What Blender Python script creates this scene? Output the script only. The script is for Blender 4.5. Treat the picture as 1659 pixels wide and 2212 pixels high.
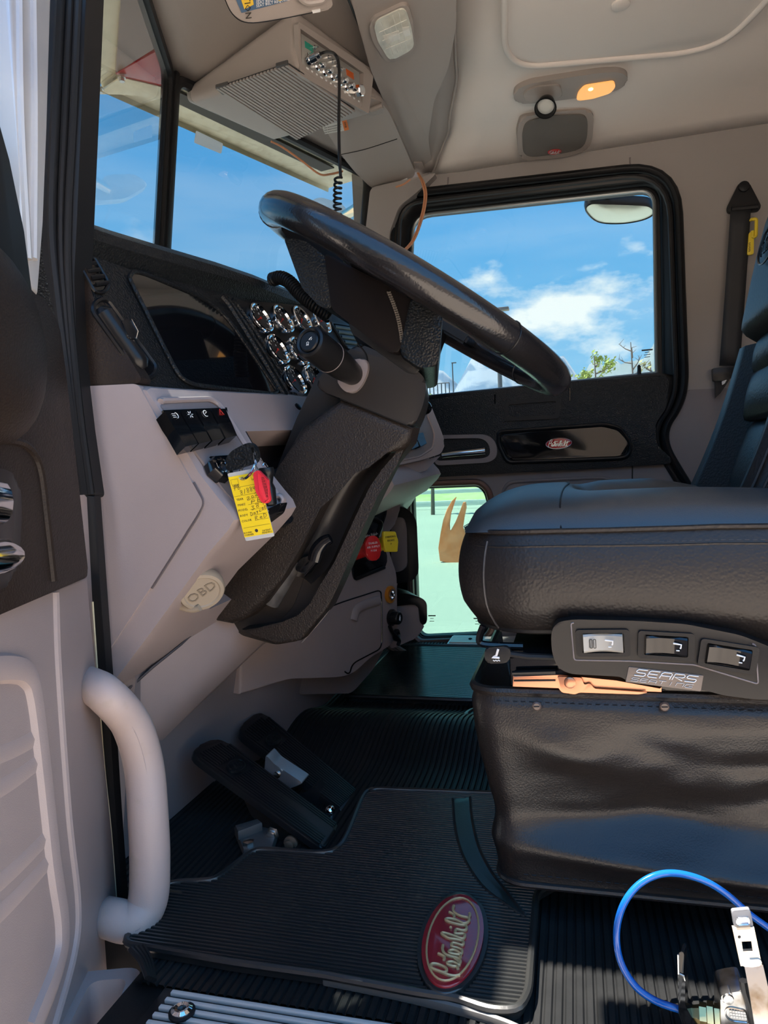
import bpy, bmesh, math, random
from mathutils import Vector as V, Matrix, noise as mnoise
from mathutils.geometry import tessellate_polygon
random.seed(7)
SC = bpy.context.scene
COL = SC.collection
for o in list(bpy.data.objects):
    bpy.data.objects.remove(o)
# ------------------------------------------------------------------ camera
W_, H_, F_ = 1659.0, 2212.0, 1540.0
YAW, PITCH, ROLL = math.radians(15), math.radians(-3.0), math.radians(2.8)
CAM = V((0, 0, 0.5))
_f = V((-math.sin(YAW)*math.cos(PITCH), math.cos(YAW)*math.cos(PITCH), math.sin(PITCH)))
_r0 = V((math.cos(YAW), math.sin(YAW), 0)); _u0 = _r0.cross(_f)
_r = _r0*math.cos(ROLL) - _u0*math.sin(ROLL)
_u = _u0*math.cos(ROLL) + _r0*math.sin(ROLL)
cam_d = bpy.data.cameras.new('camera'); cam = bpy.data.objects.new('camera', cam_d); COL.objects.link(cam)
cam_d.sensor_fit = 'VERTICAL'; cam_d.sensor_height = 36.0; cam_d.lens = F_/H_*36.0
cam_d.clip_start = 0.02; cam_d.clip_end = 9000
M = Matrix((_r, _u, -_f)).transposed().to_4x4(); M.translation = CAM
cam.matrix_world = M
SC.camera = cam
# ------------------------------------------------------------------ light, sky and exposure
SC.view_settings.view_transform = 'Standard'; SC.view_settings.look = 'None'
SC.view_settings.gamma = 1.0; SC.view_settings.use_curve_mapping = False
SC.view_settings.exposure = EXPO = 0.4
SUN_DIR = V((-0.36, -0.002, 0.93)).normalized()
sd = bpy.data.lights.new('sun', 'SUN'); sd.energy = 17.0; sd.angle = 0.009; sd.color = (1.0, 0.94, 0.85)
sun = bpy.data.objects.new('sun', sd); COL.objects.link(sun)
sun.rotation_euler = SUN_DIR.to_track_quat('Z', 'Y').to_euler()
world = bpy.data.worlds.new('sky'); SC.world = world; world.use_nodes = True
def build_sky(strength):
    nt = world.node_tree; nd = nt.nodes; lk = nt.links
    nd.clear()
    out = nd.new('ShaderNodeOutputWorld'); bg = nd.new('ShaderNodeBackground'); lk.new(bg.outputs[0], out.inputs[0])
    bg.inputs[1].default_value = strength
    tc = nd.new('ShaderNodeTexCoord'); sep = nd.new('ShaderNodeSeparateXYZ'); lk.new(tc.outputs['Generated'], sep.inputs[0])
    ramp = nd.new('ShaderNodeValToRGB'); lk.new(sep.outputs[2], ramp.inputs[0])
    el = ramp.color_ramp.elements
    el[0].position = 0.0; el[0].color = (0.56, 0.90, 1.1, 1)
    el[1].position = 1.0; el[1].color = (0.10, 0.34, 0.80, 1)
    e = el.new(0.14); e.color = (0.30, 0.72, 1.12, 1)
    e = el.new(0.32); e.color = (0.155, 0.55, 1.06, 1)
    e = el.new(0.6); e.color = (0.10, 0.43, 0.96, 1)
    # clouds: cumulus band low over the horizon plus thin haze, the same all round
    mp = nd.new('ShaderNodeMapping'); lk.new(tc.outputs['Generated'], mp.inputs[0]); mp.inputs['Scale'].default_value = (1, 1, 2.2)
    mp.inputs['Location'].default_value = SKY_SHIFT
    n1 = nd.new('ShaderNodeTexNoise'); lk.new(mp.outputs[0], n1.inputs['Vector'])
    n1.inputs['Scale'].default_value = 4.2; n1.inputs['Detail'].default_value = 9; n1.inputs['Roughness'].default_value = 0.56
    r2 = nd.new('ShaderNodeValToRGB'); lk.new(n1.outputs[0], r2.inputs[0])
    r2.color_ramp.elements[0].position = 0.535; r2.color_ramp.elements[1].position = 0.63
    # height window of the cumulus deck
    hw = nd.new('ShaderNodeValToRGB'); lk.new(sep.outputs[2], hw.inputs[0])
    h = hw.color_ramp.elements; h[0].position = 0.05; h[0].color = (0.45, 0.45, 0.45, 1); h[1].position = 0.6; h[1].color = (0.15, 0.15, 0.15, 1)
    a = h.new(0.17); a.color = (1, 1, 1, 1); a = h.new(0.27); a.color = (1, 1, 1, 1); a = h.new(0.36); a.color = (0.0, 0.0, 0.0, 1)
    mul = nd.new('ShaderNodeMath'); mul.operation = 'MULTIPLY'; lk.new(r2.outputs[0], mul.inputs[0]); lk.new(hw.outputs[0], mul.inputs[1])
    mp2 = nd.new('ShaderNodeMapping'); lk.new(tc.outputs['Generated'], mp2.inputs[0]); mp2.inputs['Scale'].default_value = (1, 1, 7)
    n2 = nd.new('ShaderNodeTexNoise'); lk.new(mp2.outputs[0], n2.inputs['Vector']); n2.inputs['Scale'].default_value = 2.0; n2.inputs['Detail'].default_value = 5
    r3 = nd.new('ShaderNodeValToRGB'); lk.new(n2.outputs[0], r3.inputs[0])
    r3.color_ramp.elements[0].position = 0.45; r3.color_ramp.elements[1].position = 0.8; r3.color_ramp.elements[1].color = (0.22, 0.22, 0.22, 1)
    mx = nd.new('ShaderNodeMath'); mx.operation = 'MAXIMUM'; lk.new(mul.outputs[0], mx.inputs[0]); lk.new(r3.outputs[0], mx.inputs[1])
    mix = nd.new('ShaderNodeMix'); mix.data_type = 'RGBA'; lk.new(mx.outputs[0], mix.inputs[0]); lk.new(ramp.outputs[0], mix.inputs[6])
    mix.inputs[7].default_value = (1.25, 1.27, 1.28, 1)
    lk.new(mix.outputs[2], bg.inputs[0])
SKY_SHIFT = (7.2, 2.2, 4.53)
build_sky(1.65)
# ------------------------------------------------------------------ helpers
def ray(px, py):
    return _f + _r*((px-W_/2)/F_) - _u*((py-H_/2)/F_)
def plane3(a, b, c):
    return (V(a), (V(b)-V(a)).cross(V(c)-V(a)).normalized())
def off(pl, d):
    return (pl[0] + pl[1]*d, pl[1])
def at(px, py, X=None, Y=None, Z=None, pl=None):
    "point of a real surface (X, Y or Z = const, or a plane) that the survey sight line px,py meets"
    d = ray(px, py)
    if X is not None: t = (X-CAM.x)/d.x
    elif Y is not None: t = (Y-CAM.y)/d.y
    elif Z is not None: t = (Z-CAM.z)/d.z
    else: t = (pl[0]-CAM).dot(pl[1])/d.dot(pl[1])
    return CAM + d*t
def ats(pts, **k):
    return [at(p[0], p[1], **k) for p in pts]
def to_px(p):
    q = V(p)-CAM; z = q.dot(_f)
    return (W_/2+F_*q.dot(_r)/z, H_/2-F_*q.dot(_u)/z)
def lerp(a, b, t): return a+(b-a)*t
def rnd(pts, r, n=5):
    "round the corners of a closed polygon; r one radius or one for each corner"
    out = []; N = len(pts)
    for i, p in enumerate(pts):
        p = V(p); a = V(pts[i-1]); b = V(pts[(i+1) % N]); rr = r[i] if isinstance(r, (list, tuple)) else r
        la, lb = (a-p).length, (b-p).length
        ra, rb = min(rr, la*0.49), min(rr, lb*0.49)
        if rr <= 0 or la < 1e-9 or lb < 1e-9: out.append(p); continue
        s, e = p+(a-p)/la*ra, p+(b-p)/lb*rb
        for k in range(n+1):
            t = k/n; out.append(s*(1-t)**2 + p*2*t*(1-t) + e*t*t)
    return out
def spl(pts, n=8, closed=False):
    "Catmull-Rom curve through the points"
    P = [V(p) for p in pts]; N = len(P); out = []
    for i in range(N if closed else N-1):
        p1, p2 = P[i], P[(i+1) % N]
        p0 = P[i-1] if (closed or i > 0) else p1*2-p2
        p3 = P[(i+2) % N] if (closed or i+2 < N) else p2*2-p1
        for k in range(n):
            t = k/n
            out.append(0.5*((2*p1)+(p2-p0)*t+(2*p0-5*p1+4*p2-p3)*t*t+(3*p1-p0-3*p2+p3)*t**3))
    if not closed: out.append(P[-1].copy())
    return out
def nrm(pts):
    n = V((0, 0, 0)); N = len(pts)
    for i in range(N):
        n += V(pts[i]).cross(V(pts[(i+1) % N]))
    return n.normalized()
BM = bmesh.new
def prism(bm, pts, vec, bev=0.0, seg=2, both=False):
    "closed outline pts pushed along vec; the edges of the first face bevelled"
    vec = V(vec); pts = [V(p) for p in pts]
    if nrm(pts).dot(vec) > 0: pts = pts[::-1]
    a = [bm.verts.new(p) for p in pts]; b = [bm.verts.new(p+vec) for p in pts]; N = len(a)
    f0 = bm.faces.new(a); f1 = bm.faces.new(b[::-1])
    for i in range(N):
        bm.faces.new((a[i], b[i], b[(i+1) % N], a[(i+1) % N]))
    if bev > 0:
        es = list(f0.edges) + (list(f1.edges) if both else [])
        bmesh.ops.bevel(bm, geom=es, offset=bev, segments=seg, affect='EDGES', profile=0.6, clamp_overlap=True)
def plate(bm, outer, holes, vec):
    "flat plate with holes cut through"
    vec = V(vec); loops = [[V(p) for p in outer]] + [[V(p) for p in h] for h in holes]
    tris = tessellate_polygon(loops); flat = [p for l in loops for p in l]
    a = [bm.verts.new(p) for p in flat]; b = [bm.verts.new(p+vec) for p in flat]
    for t in tris:
        try: bm.faces.new([a[i] for i in t]); bm.faces.new([b[i] for i in reversed(t)])
        except ValueError: pass
    k = 0
    for l in loops:
        n = len(l)
        for i in range(n):
            j = (i+1) % n
            bm.faces.new((a[k+i], b[k+i], b[k+j], a[k+j]))
        k += n
    bmesh.ops.recalc_face_normals(bm, faces=bm.faces[:])
def loft(bm, rings, cap=True, closed=True, loop=False):
    R = [[bm.verts.new(V(p)) for p in r] for r in rings]; n = len(R[0])
    for i in range(len(R) if loop else len(R)-1):
        A, B = R[i], R[(i+1) % len(R)]
        for j in range(n if closed else n-1):
            k = (j+1) % n
            bm.faces.new((A[j], A[k], B[k], B[j]))
    if cap and closed and not loop:
        bm.faces.new(R[0][::-1]); bm.faces.new(R[-1])
    bmesh.ops.recalc_face_normals(bm, faces=bm.faces[:])
def frames(path, closed=False, up=None):
    N = len(path); T = []
    for i in range(N):
        a = path[i-1] if (closed or i > 0) else path[0]; b = path[(i+1) % N] if (closed or i < N-1) else path[-1]
        T.append((b-a).normalized())
    u = V(up) if up is not None else (V((0, 0, 1)) if abs(T[0].z) < 0.9 else V((1, 0, 0)))
    out = []
    for t in T:
        if up is not None: u = V(up)
        u = u-t*u.dot(t)
        u = u.normalized() if u.length > 1e-6 else t.orthogonal().normalized()
        out.append((t, u, t.cross(u)))
    return out
def tube(bm, path, r, n=10, closed=False, ry=None, up=None, cap=True):
    path = [V(p) for p in path]; fr = frames(path, closed, up); rings = []
    for i, p in enumerate(path):
        a = r[i] if isinstance(r, (list, tuple)) else r
        b = a if ry is None else (ry[i] if isinstance(ry, (list, tuple)) else ry)
        t, u, w = fr[i]
        rings.append([p+u*(a*math.cos(2*math.pi*k/n))+w*(b*math.sin(2*math.pi*k/n)) for k in range(n)])
    loft(bm, rings, cap=cap, loop=closed)
def lathe(bm, p0, ax, prof, n=24):
    "profile (height, radius) turned about the axis ax through p0"
    ax = V(ax).normalized(); u = ax.orthogonal().normalized(); w = ax.cross(u); p0 = V(p0)
    loft(bm, [[p0+ax*h+(u*math.cos(2*math.pi*k/n)+w*math.sin(2*math.pi*k/n))*max(r, 1e-5) for k in range(n)] for h, r in prof])
def box(bm, c, ax, ay, az, dims, bev=0.0, seg=2):
    c = V(c); ax, ay, az = V(ax).normalized(), V(ay).normalized(), V(az).normalized(); x, y, z = [d/2 for d in dims]
    vs = [bm.verts.new(c+ax*sx*x+ay*sy*y+az*sz*z) for sx in (-1, 1) for sy in (-1, 1) for sz in (-1, 1)]
    fs = [bm.faces.new([vs[i] for i in q]) for q in ((0, 1, 3, 2), (4, 6, 7, 5), (0, 4, 5, 1), (2, 3, 7, 6), (0, 2, 6, 4), (1, 5, 7, 3))]
    bmesh.ops.recalc_face_normals(bm, faces=fs)
    if bev > 0:
        bmesh.ops.bevel(bm, geom=list({e for f in fs for e in f.edges}), offset=bev, segments=seg, affect='EDGES', profile=0.6, clamp_overlap=True)
EX, EY, EZ = V((1, 0, 0)), V((0, 1, 0)), V((0, 0, 1))
def bx(bm, lo, hi, bev=0.0, seg=2):
    lo, hi = V(lo), V(hi); box(bm, (lo+hi)/2, EX, EY, EZ, hi-lo, bev, seg)
def grid(bm, fn, nu, nv, closed_u=False):
    vs = [[bm.verts.new(V(fn(i/nu, j/nv))) for j in range(nv+1)] for i in range(nu+(0 if closed_u else 1))]
    L = len(vs)
    for i in range(nu):
        for j in range(nv):
            bm.faces.new((vs[i][j], vs[(i+1) % L][j], vs[(i+1) % L][j+1], vs[i][j+1]))
def flip_to(bm, d):
    bm.normal_update()
    s = sum((f.normal.dot(V(d))*f.calc_area() for f in bm.faces), 0.0)
    if s < 0: bmesh.ops.reverse_faces(bm, faces=bm.faces[:])
ORG = {}
def thing(name, label, cat, loc, group=None, kind=None):
    o = bpy.data.objects.new(name, None); COL.objects.link(o); o.empty_display_size = 0.02
    o.location = V(loc); o['label'] = label; o['category'] = cat
    if group: o['group'] = group
    if kind: o['kind'] = kind
    ORG[o.name] = V(loc); return o
def out(name, bm, m, parent=None, ang=40, kind=None, label=None, cat=None, group=None, solid=None):
    "link the bmesh as one mesh object, as a part when it has a parent"
    org = ORG[parent.name] if parent is not None else V((0, 0, 0))
    if parent is None:
        zs = [v.co for v in bm.verts]; org = V((sum(p.x for p in zs)/len(zs), sum(p.y for p in zs)/len(zs), min(p.z for p in zs)))
    for v in bm.verts: v.co -= org
    me = bpy.data.meshes.new(name); bm.to_mesh(me); bm.free()
    me.materials.append(m)
    me.polygons.foreach_set('use_smooth', [True]*len(me.polygons)); me.set_sharp_from_angle(angle=math.radians(ang))
    o = bpy.data.objects.new(name, me); COL.objects.link(o)
    if parent is not None: o.parent = parent
    else: o.location = org
    ORG[o.name] = org
    if solid:
        md = o.modifiers.new('thick', 'SOLIDIFY'); md.thickness = solid; md.offset = -1
    if kind: o['kind'] = kind
    if label: o['label'] = label
    if cat: o['category'] = cat
    if group: o['group'] = group
    return o
def copy_tree(o, loc, label=None):
    c = o.copy(); COL.objects.link(c); c.location = loc; ORG[c.name] = V(loc)
    if label: c['label'] = label
    for ch in o.children:
        d = ch.copy(); COL.objects.link(d); d.parent = c
        for g in ch.children:
            e = g.copy(); COL.objects.link(e); e.parent = d
    return c
def text(bm, s, c, xd, yd, size, depth=0.0004, res=2, align='CENTER'):
    "flat lettering s centred on c, reading along xd"
    cu = bpy.data.curves.new('t', 'FONT'); cu.body = s; cu.size = size; cu.extrude = depth; cu.resolution_u = res
    cu.align_x = align; cu.align_y = 'CENTER'
    ob = bpy.data.objects.new('t', cu); COL.objects.link(ob)
    dg = bpy.context.evaluated_depsgraph_get(); me = bpy.data.meshes.new_from_object(ob.evaluated_get(dg))
    xd = V(xd).normalized(); yd = V(yd); yd = (yd-xd*yd.dot(xd)).normalized(); zd = xd.cross(yd)
    mt = Matrix((xd, yd, zd)).transposed().to_4x4(); mt.translation = V(c)
    me.transform(mt); bm.from_mesh(me)
    bpy.data.objects.remove(ob); bpy.data.meshes.remove(me); bpy.data.curves.remove(cu)
# ------------------------------------------------------------------ materials
def mat(name, col, rough=0.5, metal=0.0, bump=None, spec=0.5, coat=0.0, var=None, emit=None, alpha=None, trans=0.0, sheen=0.0):
    m = bpy.data.materials.new(name); m.use_nodes = True
    nt = m.node_tree; nd = nt.nodes; lk = nt.links; b = nd['Principled BSDF']
    b.inputs['Base Color'].default_value = (*col, 1); b.inputs['Roughness'].default_value = rough; b.inputs['Metallic'].default_value = metal
    b.inputs['Specular IOR Level'].default_value = spec; b.inputs['Coat Weight'].default_value = coat; b.inputs['Coat Roughness'].default_value = 0.06
    b.inputs['Transmission Weight'].default_value = trans; b.inputs['Sheen Weight'].default_value = sheen
    tc = nd.new('ShaderNodeTexCoord')
    if bump:                       # (kind, scale, strength, distance)
        kind, sc, st, di = bump
        if kind == 'leather':
            t = nd.new('ShaderNodeTexVoronoi'); t.inputs['Scale'].default_value = sc; t.feature = 'SMOOTH_F1'; o_ = t.outputs['Distance']
        else:
            t = nd.new('ShaderNodeTexNoise'); t.inputs['Scale'].default_value = sc; t.inputs['Detail'].default_value = 3; o_ = t.outputs[0]
        lk.new(tc.outputs['Object'], t.inputs['Vector'])
        bp = nd.new('ShaderNodeBump'); bp.inputs['Strength'].default_value = st; bp.inputs['Distance'].default_value = di
        lk.new(o_, bp.inputs['Height']); lk.new(bp.outputs[0], b.inputs['Normal'])
    if var:                        # (other colour, noise scale, low, high): wear and dirt
        c2, sc, lo, hi = var
        t = nd.new('ShaderNodeTexNoise'); t.inputs['Scale'].default_value = sc; t.inputs['Detail'].default_value = 6; lk.new(tc.outputs['Object'], t.inputs['Vector'])
        r = nd.new('ShaderNodeValToRGB'); r.color_ramp.elements[0].position = lo; r.color_ramp.elements[1].position = hi
        r.color_ramp.elements[0].color = (*col, 1); r.color_ramp.elements[1].color = (*c2, 1)
        lk.new(t.outputs[0], r.inputs[0]); lk.new(r.outputs[0], b.inputs['Base Color'])
    if emit:
        b.inputs['Emission Color'].default_value = (*emit[0], 1); b.inputs['Emission Strength'].default_value = emit[1]
    return m
def glass(name, tint, refl=0.06, rough=0.0):
    m = bpy.data.materials.new(name); m.use_nodes = True; nt = m.node_tree; nd = nt.nodes; lk = nt.links
    nd.remove(nd['Principled BSDF']); o = nd['Material Output']
    t = nd.new('ShaderNodeBsdfTransparent'); t.inputs[0].default_value = (*tint, 1)
    g = nd.new('ShaderNodeBsdfGlossy'); g.inputs['Roughness'].default_value = rough; g.inputs[0].default_value = (1, 1, 1, 1)
    fr = nd.new('ShaderNodeFresnel'); fr.inputs[0].default_value = 1.45
    mx = nd.new('ShaderNodeMixShader'); ge = nd.new('ShaderNodeNewGeometry'); iv = nd.new('ShaderNodeMath'); iv.operation = 'SUBTRACT'; iv.inputs[0].default_value = 1.0; lk.new(ge.outputs['Backfacing'], iv.inputs[1])
    ml = nd.new('ShaderNodeMath'); ml.operation = 'MULTIPLY'; lk.new(fr.outputs[0], ml.inputs[0]); lk.new(iv.outputs[0], ml.inputs[1])   # the outer skin of the pane reflects once
    lk.new(ml.outputs[0], mx.inputs[0]); lk.new(t.outputs[0], mx.inputs[1]); lk.new(g.outputs[0], mx.inputs[2])
    lk.new(mx.outputs[0], o.inputs[0]); return m
GREY = mat('grey_plastic', (0.355, 0.292, 0.282), 0.48, bump=('noise', 900, 0.25, 0.0006), var=((0.31, 0.256, 0.25), 6, 0.35, 0.8))
GREYD = mat('dark_grey_plastic', (0.20, 0.17, 0.17), 0.5, bump=('noise', 800, 0.3, 0.0006))
HEAD = mat('headliner', (0.72, 0.67, 0.63), 0.7, bump=('noise', 700, 0.15, 0.0006))
HEADD = mat('overhead_plastic', (0.33, 0.29, 0.265), 0.5, bump=('noise', 900, 0.3, 0.0006))
WALLM = mat('wall_vinyl', (0.31, 0.283, 0.27), 0.6, bump=('noise', 700, 0.2, 0.0006))
BLK = mat('black_plastic', (0.010, 0.010, 0.011), 0.42, spec=0.25, bump=('noise', 700, 0.25, 0.0005))
BLKG = mat('black_grain', (0.010, 0.011, 0.012), 0.36, spec=0.28, bump=('leather', 420, 0.9, 0.0012))
BROWN = mat('black_brown_grain', (0.020, 0.014, 0.0115), 0.45, spec=0.22, bump=('leather', 480, 0.5, 0.0009))
COLG = mat('column_grain', (0.027, 0.0205, 0.017), 0.45, spec=0.33, bump=('leather', 480, 0.7, 0.0010))
SHROUD = mat('column_plastic', (0.022, 0.019, 0.018), 0.38, spec=0.35, bump=('noise', 900, 0.2, 0.0004))
GLOSS = mat('gloss_black', (0.006, 0.006, 0.007), 0.08)
SATIN = mat('satin_black', (0.009, 0.009, 0.010), 0.30, spec=0.32)
LENS = mat('instrument_lens', (0.004, 0.004, 0.005), 0.03, spec=0.7, coat=0.6)
RUB = mat('rubber', (0.009, 0.0095, 0.010), 0.45, spec=0.3, bump=('noise', 300, 0.2, 0.0005), var=((0.018, 0.018, 0.018), 12, 0.5, 0.75))
RUBM = mat('mat_rubber', (0.012, 0.013, 0.0135), 0.33, spec=0.8, bump=('noise', 250, 0.25, 0.0005), var=((0.026, 0.025, 0.022), 9, 0.5, 0.8))
SEAL = mat('door_seal', (0.010, 0.010, 0.011), 0.42, spec=0.3)
LEA = mat('black_leather', (0.016, 0.013, 0.012), 0.44, spec=0.42, bump=('leather', 330, 0.45, 0.0010))
LEAT = mat('skylit_leather', (0.033, 0.034, 0.035), 0.40, spec=0.9, bump=('noise', 800, 0.35, 0.0006))  # lighter than the side leather, standing in for skylight on the top
VINYL = mat('skirt_vinyl', (0.016, 0.013, 0.012), 0.34, spec=0.5, bump=('leather', 600, 0.35, 0.0007))
RIML = mat('wheel_leather', (0.012, 0.011, 0.012), 0.22, bump=('leather', 380, 0.35, 0.0006), coat=0.25)
CHROME = mat('chrome', (0.85, 0.85, 0.86), 0.06, metal=1.0)
ALU = mat('aluminium', (0.80, 0.79, 0.77), 0.42, metal=1.0, bump=('noise', 400, 0.15, 0.0004))
STEEL = mat('worn_steel', (0.62, 0.6, 0.57), 0.25, metal=1.0, var=((0.35, 0.27, 0.18), 60, 0.5, 0.72))
BRASS = mat('brass', (0.75, 0.56, 0.25), 0.28, metal=1.0)
RUBP = mat('glossy_rubber', (0.012, 0.013, 0.0135), 0.20, spec=1.0, bump=('noise', 250, 0.15, 0.0004))
COPPER = mat('zinc_copper', (0.50, 0.24, 0.15), 0.3, metal=1.0)
ORANGEW = mat('copper_wire', (0.55, 0.25, 0.13), 0.4)
RED = mat('red_plastic', (0.62, 0.02, 0.02), 0.35)
REDP = mat('red_tag_plastic', (0.75, 0.03, 0.05), 0.4)
YEL = mat('yellow_plastic', (0.8, 0.6, 0.03), 0.4)
YELT = mat('yellow_paper', (0.85, 0.62, 0.01), 0.5)
WHITE = mat('white_print', (0.75, 0.75, 0.75), 0.5)
INK = mat('black_ink', (0.03, 0.025, 0.02), 0.6)
CLEAR = mat('tag_laminate', (0.5, 0.5, 0.48), 0.2)
TAN = mat('port_cap_rubber', (0.32, 0.265, 0.20), 0.55)
BLUE = mat('blue_hose', (0.005, 0.1, 0.42), 0.15, coat=0.5)
GLASSW = glass('windshield_glass', (0.54, 0.57, 0.57))
GLASSS = glass('side_glass', (0.56, 0.60, 0.60))
GLASSG = glass('green_glass', (0.47, 0.60, 0.53))
# ================================================================== SETTING: cab shell
def tab(t, x):
    for (a, b), (c, d) in zip(t, t[1:]):
        if x <= c or (c, d) == t[-1]:
            k = max(0, min(1, (x-a)/(c-a))); k = k*k*(3-2*k)*0.5+k*0.5
            return b+(d-b)*k
YD, YP, YM = 0.66, 2.06, 1.40          # driver side, passenger side, centre line
# floor: ribbed rubber over the tunnel
def floor_z(y):
    return 0.032*max(0, math.cos((y-1.30)/0.17*math.pi/2))**2 if abs(y-1.30) < 0.17 else 0.0
bm = BM(); xs = []; x = -0.72; k = 0
while x < 0.8:
    xs += [(x, 0), (x+0.0016, 0.0024), (x+0.0066, 0.0024), (x+0.0082, 0)]; x += 0.0094
ys = [0.662, 0.7, 0.9, 1.1, 1.13]+[1.13+0.34*i/14 for i in range(1, 15)]+[1.7, 2.06]
grid(bm, lambda u, v: (lambda q, y: (q[0]+0.02*max(0, y-1.1)*math.sin(y*9)*(1 if y < 1.47 else 0), y, q[1]+floor_z(y)))(xs[round(u*(len(xs)-1))], ys[round(v*(len(ys)-1))]), len(xs)-1, len(ys)-1)
flip_to(bm, EZ); bx(bm, (-0.74, 0.662, -0.05), (0.8, 2.08, -0.004)); bx(bm, (-0.452, 0.52, -0.05), (0.8, 0.662, -0.004))
xs2 = [q for q in xs if q[0] > -0.45]
b2 = BM(); grid(b2, lambda u, v: (lambda q: (q[0], lerp(0.60, 0.662, v), q[1]))(xs2[round(u*(len(xs2)-1))]), len(xs2)-1, 1); flip_to(b2, EZ); me_ = bpy.data.meshes.new('t'); b2.to_mesh(me_); bm.from_mesh(me_); b2.free(); bpy.data.meshes.remove(me_)
out('floor', bm, RUB, kind='structure', ang=30)
# firewall and driver's footwell sides
bm = BM()
sec = [(-0.44, 0.62), (-0.46, 0.40), (-0.53, 0.25), (-0.60, 0.10), (-0.61, -0.02)]
rings = []
for y in (0.80, 0.9, 1.05, 1.12, 1.2, 2.06):
    dx = 0.0 if y < 1.06 else (0.055 if y > 1.15 else 0.03)
    rings.append([(-0.52+dx, y, 0.55), (-0.535+dx, y, 0.40), (-0.56+dx, y, 0.25), (-0.585+dx, y, 0.12), (-0.60+dx, y, 0.0), (-0.68, y, 0.0), (-0.68, y, 0.55)])
loft(bm, rings); out('wall_front', bm, GREYD, kind='structure', ang=50)
# ceiling (moulded headliner)
CZ = [(0.60, 1.345), (0.72, 1.375), (0.95, 1.43), (1.40, 1.452), (1.72, 1.425), (1.93, 1.39), (2.03, 1.36), (2.06, 1.343)]
CX = [(0.60, -0.39), (0.77, -0.35), (0.9, -0.29), (1.1, -0.235), (1.4, -0.19), (1.7, -0.232), (1.9, -0.285), (2.03, -0.345), (2.06, -0.375)]
bm = BM()
grid(bm, lambda u, v: (lambda y: (lerp(tab(CX, y), 0.8, u), y, tab(CZ, y)+(0.004 if u == 0 else 0)))(0.63+1.43*v), 10, 40)
flip_to(bm, -EZ); out('ceiling', bm, HEAD, kind='structure', solid=0.02)
ceil_ = bpy.data.objects['ceiling']
def on_ceil(px, py):
    z = 1.42
    for _ in range(25): z = tab(CZ, max(0.6, min(2.06, at(px, py, Z=z).y)))
    return at(px, py, Z=z)
hat = ats([(1090, -260), (1090, 110), (1128, 143), (1490, 112), (1570, 85), (1640, 20), (1720, -80), (1760, -260)], Z=1.412)
bm = BM(); prism(bm, rnd(hat, [0.02, 0.05, 0.05, 0.06, 0.06, 0.06, 0.06, 0.02]), (0, 0, 0.04), 0.010, 3)
out('roof_panel', bm, HEAD, ceil_, label='shallow raised rectangular panel in the headliner')
bm = BM(); tube(bm, [p+V((0, 0, -.001)) for p in rnd(hat, [0.02, 0.05, 0.05, 0.06, 0.06, 0.06, 0.06, 0.02], 8)], 0.007, 10, closed=True); out('panel_lip', bm, HEAD, ceil_)
bm = BM(); tube(bm, [V((tab(CX, y)+.002, y, tab(CZ, y)-.003)) for y in [.66+1.38*i/60 for i in range(61)]], .0035, 8); out('headliner_edge', bm, HEADD, ceil_)
bm = BM(); lathe(bm, at(1341, 8, Z=1.412)+V((0, 0, 0.002)), -EZ, [(0, 0.018), (0.006, 0.018), (0.008, 0.014), (0.008, 0.0)], 20); out('trim_plug', bm, HEAD, ceil_)
# overhead header between the windshields and the headliner
def wtop(y): return V((-0.543-0.255*(1-abs(y-YM)/0.65), y, 1.372))
bm = BM()
def hdr(u, v):
    y = 0.70+1.345*u; a = wtop(y); b = V((tab(CX, y), y, tab(CZ, y)-0.004))
    p = a.lerp(b, v); p.z += 0.03*math.sin(math.pi*v)*(1-abs(y-YM)/0.7); return p
grid(bm, hdr, 40, 10); flip_to(bm, -EZ); out('trim_1', bm, HEADD, kind='structure', solid=0.015)
trim1 = bpy.data.objects['trim_1']
HP = plane3((-0.798, 1.4, 1.372), (-0.543, 2.05, 1.372), (-0.238, 1.7, 1.42))
if HP[1].z > 0: HP = (HP[0], -HP[1])            # faces down and rearwards
bm = BM()
pg = ats([(742, -60), (985, -60), (985, 60), (968, 150), (938, 215), (925, 300), (936, 374), (905, 380), (880, 338), (800, 150)], pl=off(HP, 0.030))
prism(bm, rnd(pg, 0.03), HP[1]*-0.05, 0.016, 3)
out('header_beam', bm, HEADD, trim1, label='sculpted beam running from the header down to the pillar')
bm = BM(); pg = spl(ats([(745, -20), (800, 118), (868, 292), (884, 330)], pl=off(HP, 0.026)), 6); tube(bm, pg, 0.0022, 6); out('seam', bm, BLK, trim1)
bm = BM(); pg = rnd(ats([(893, 352), (912, 352), (922, 374), (902, 378)], pl=off(HP, 0.034)), 0.004); prism(bm, pg, HP[1]*-0.01, 0.003); out('clip', bm, HEADD, trim1)
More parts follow.
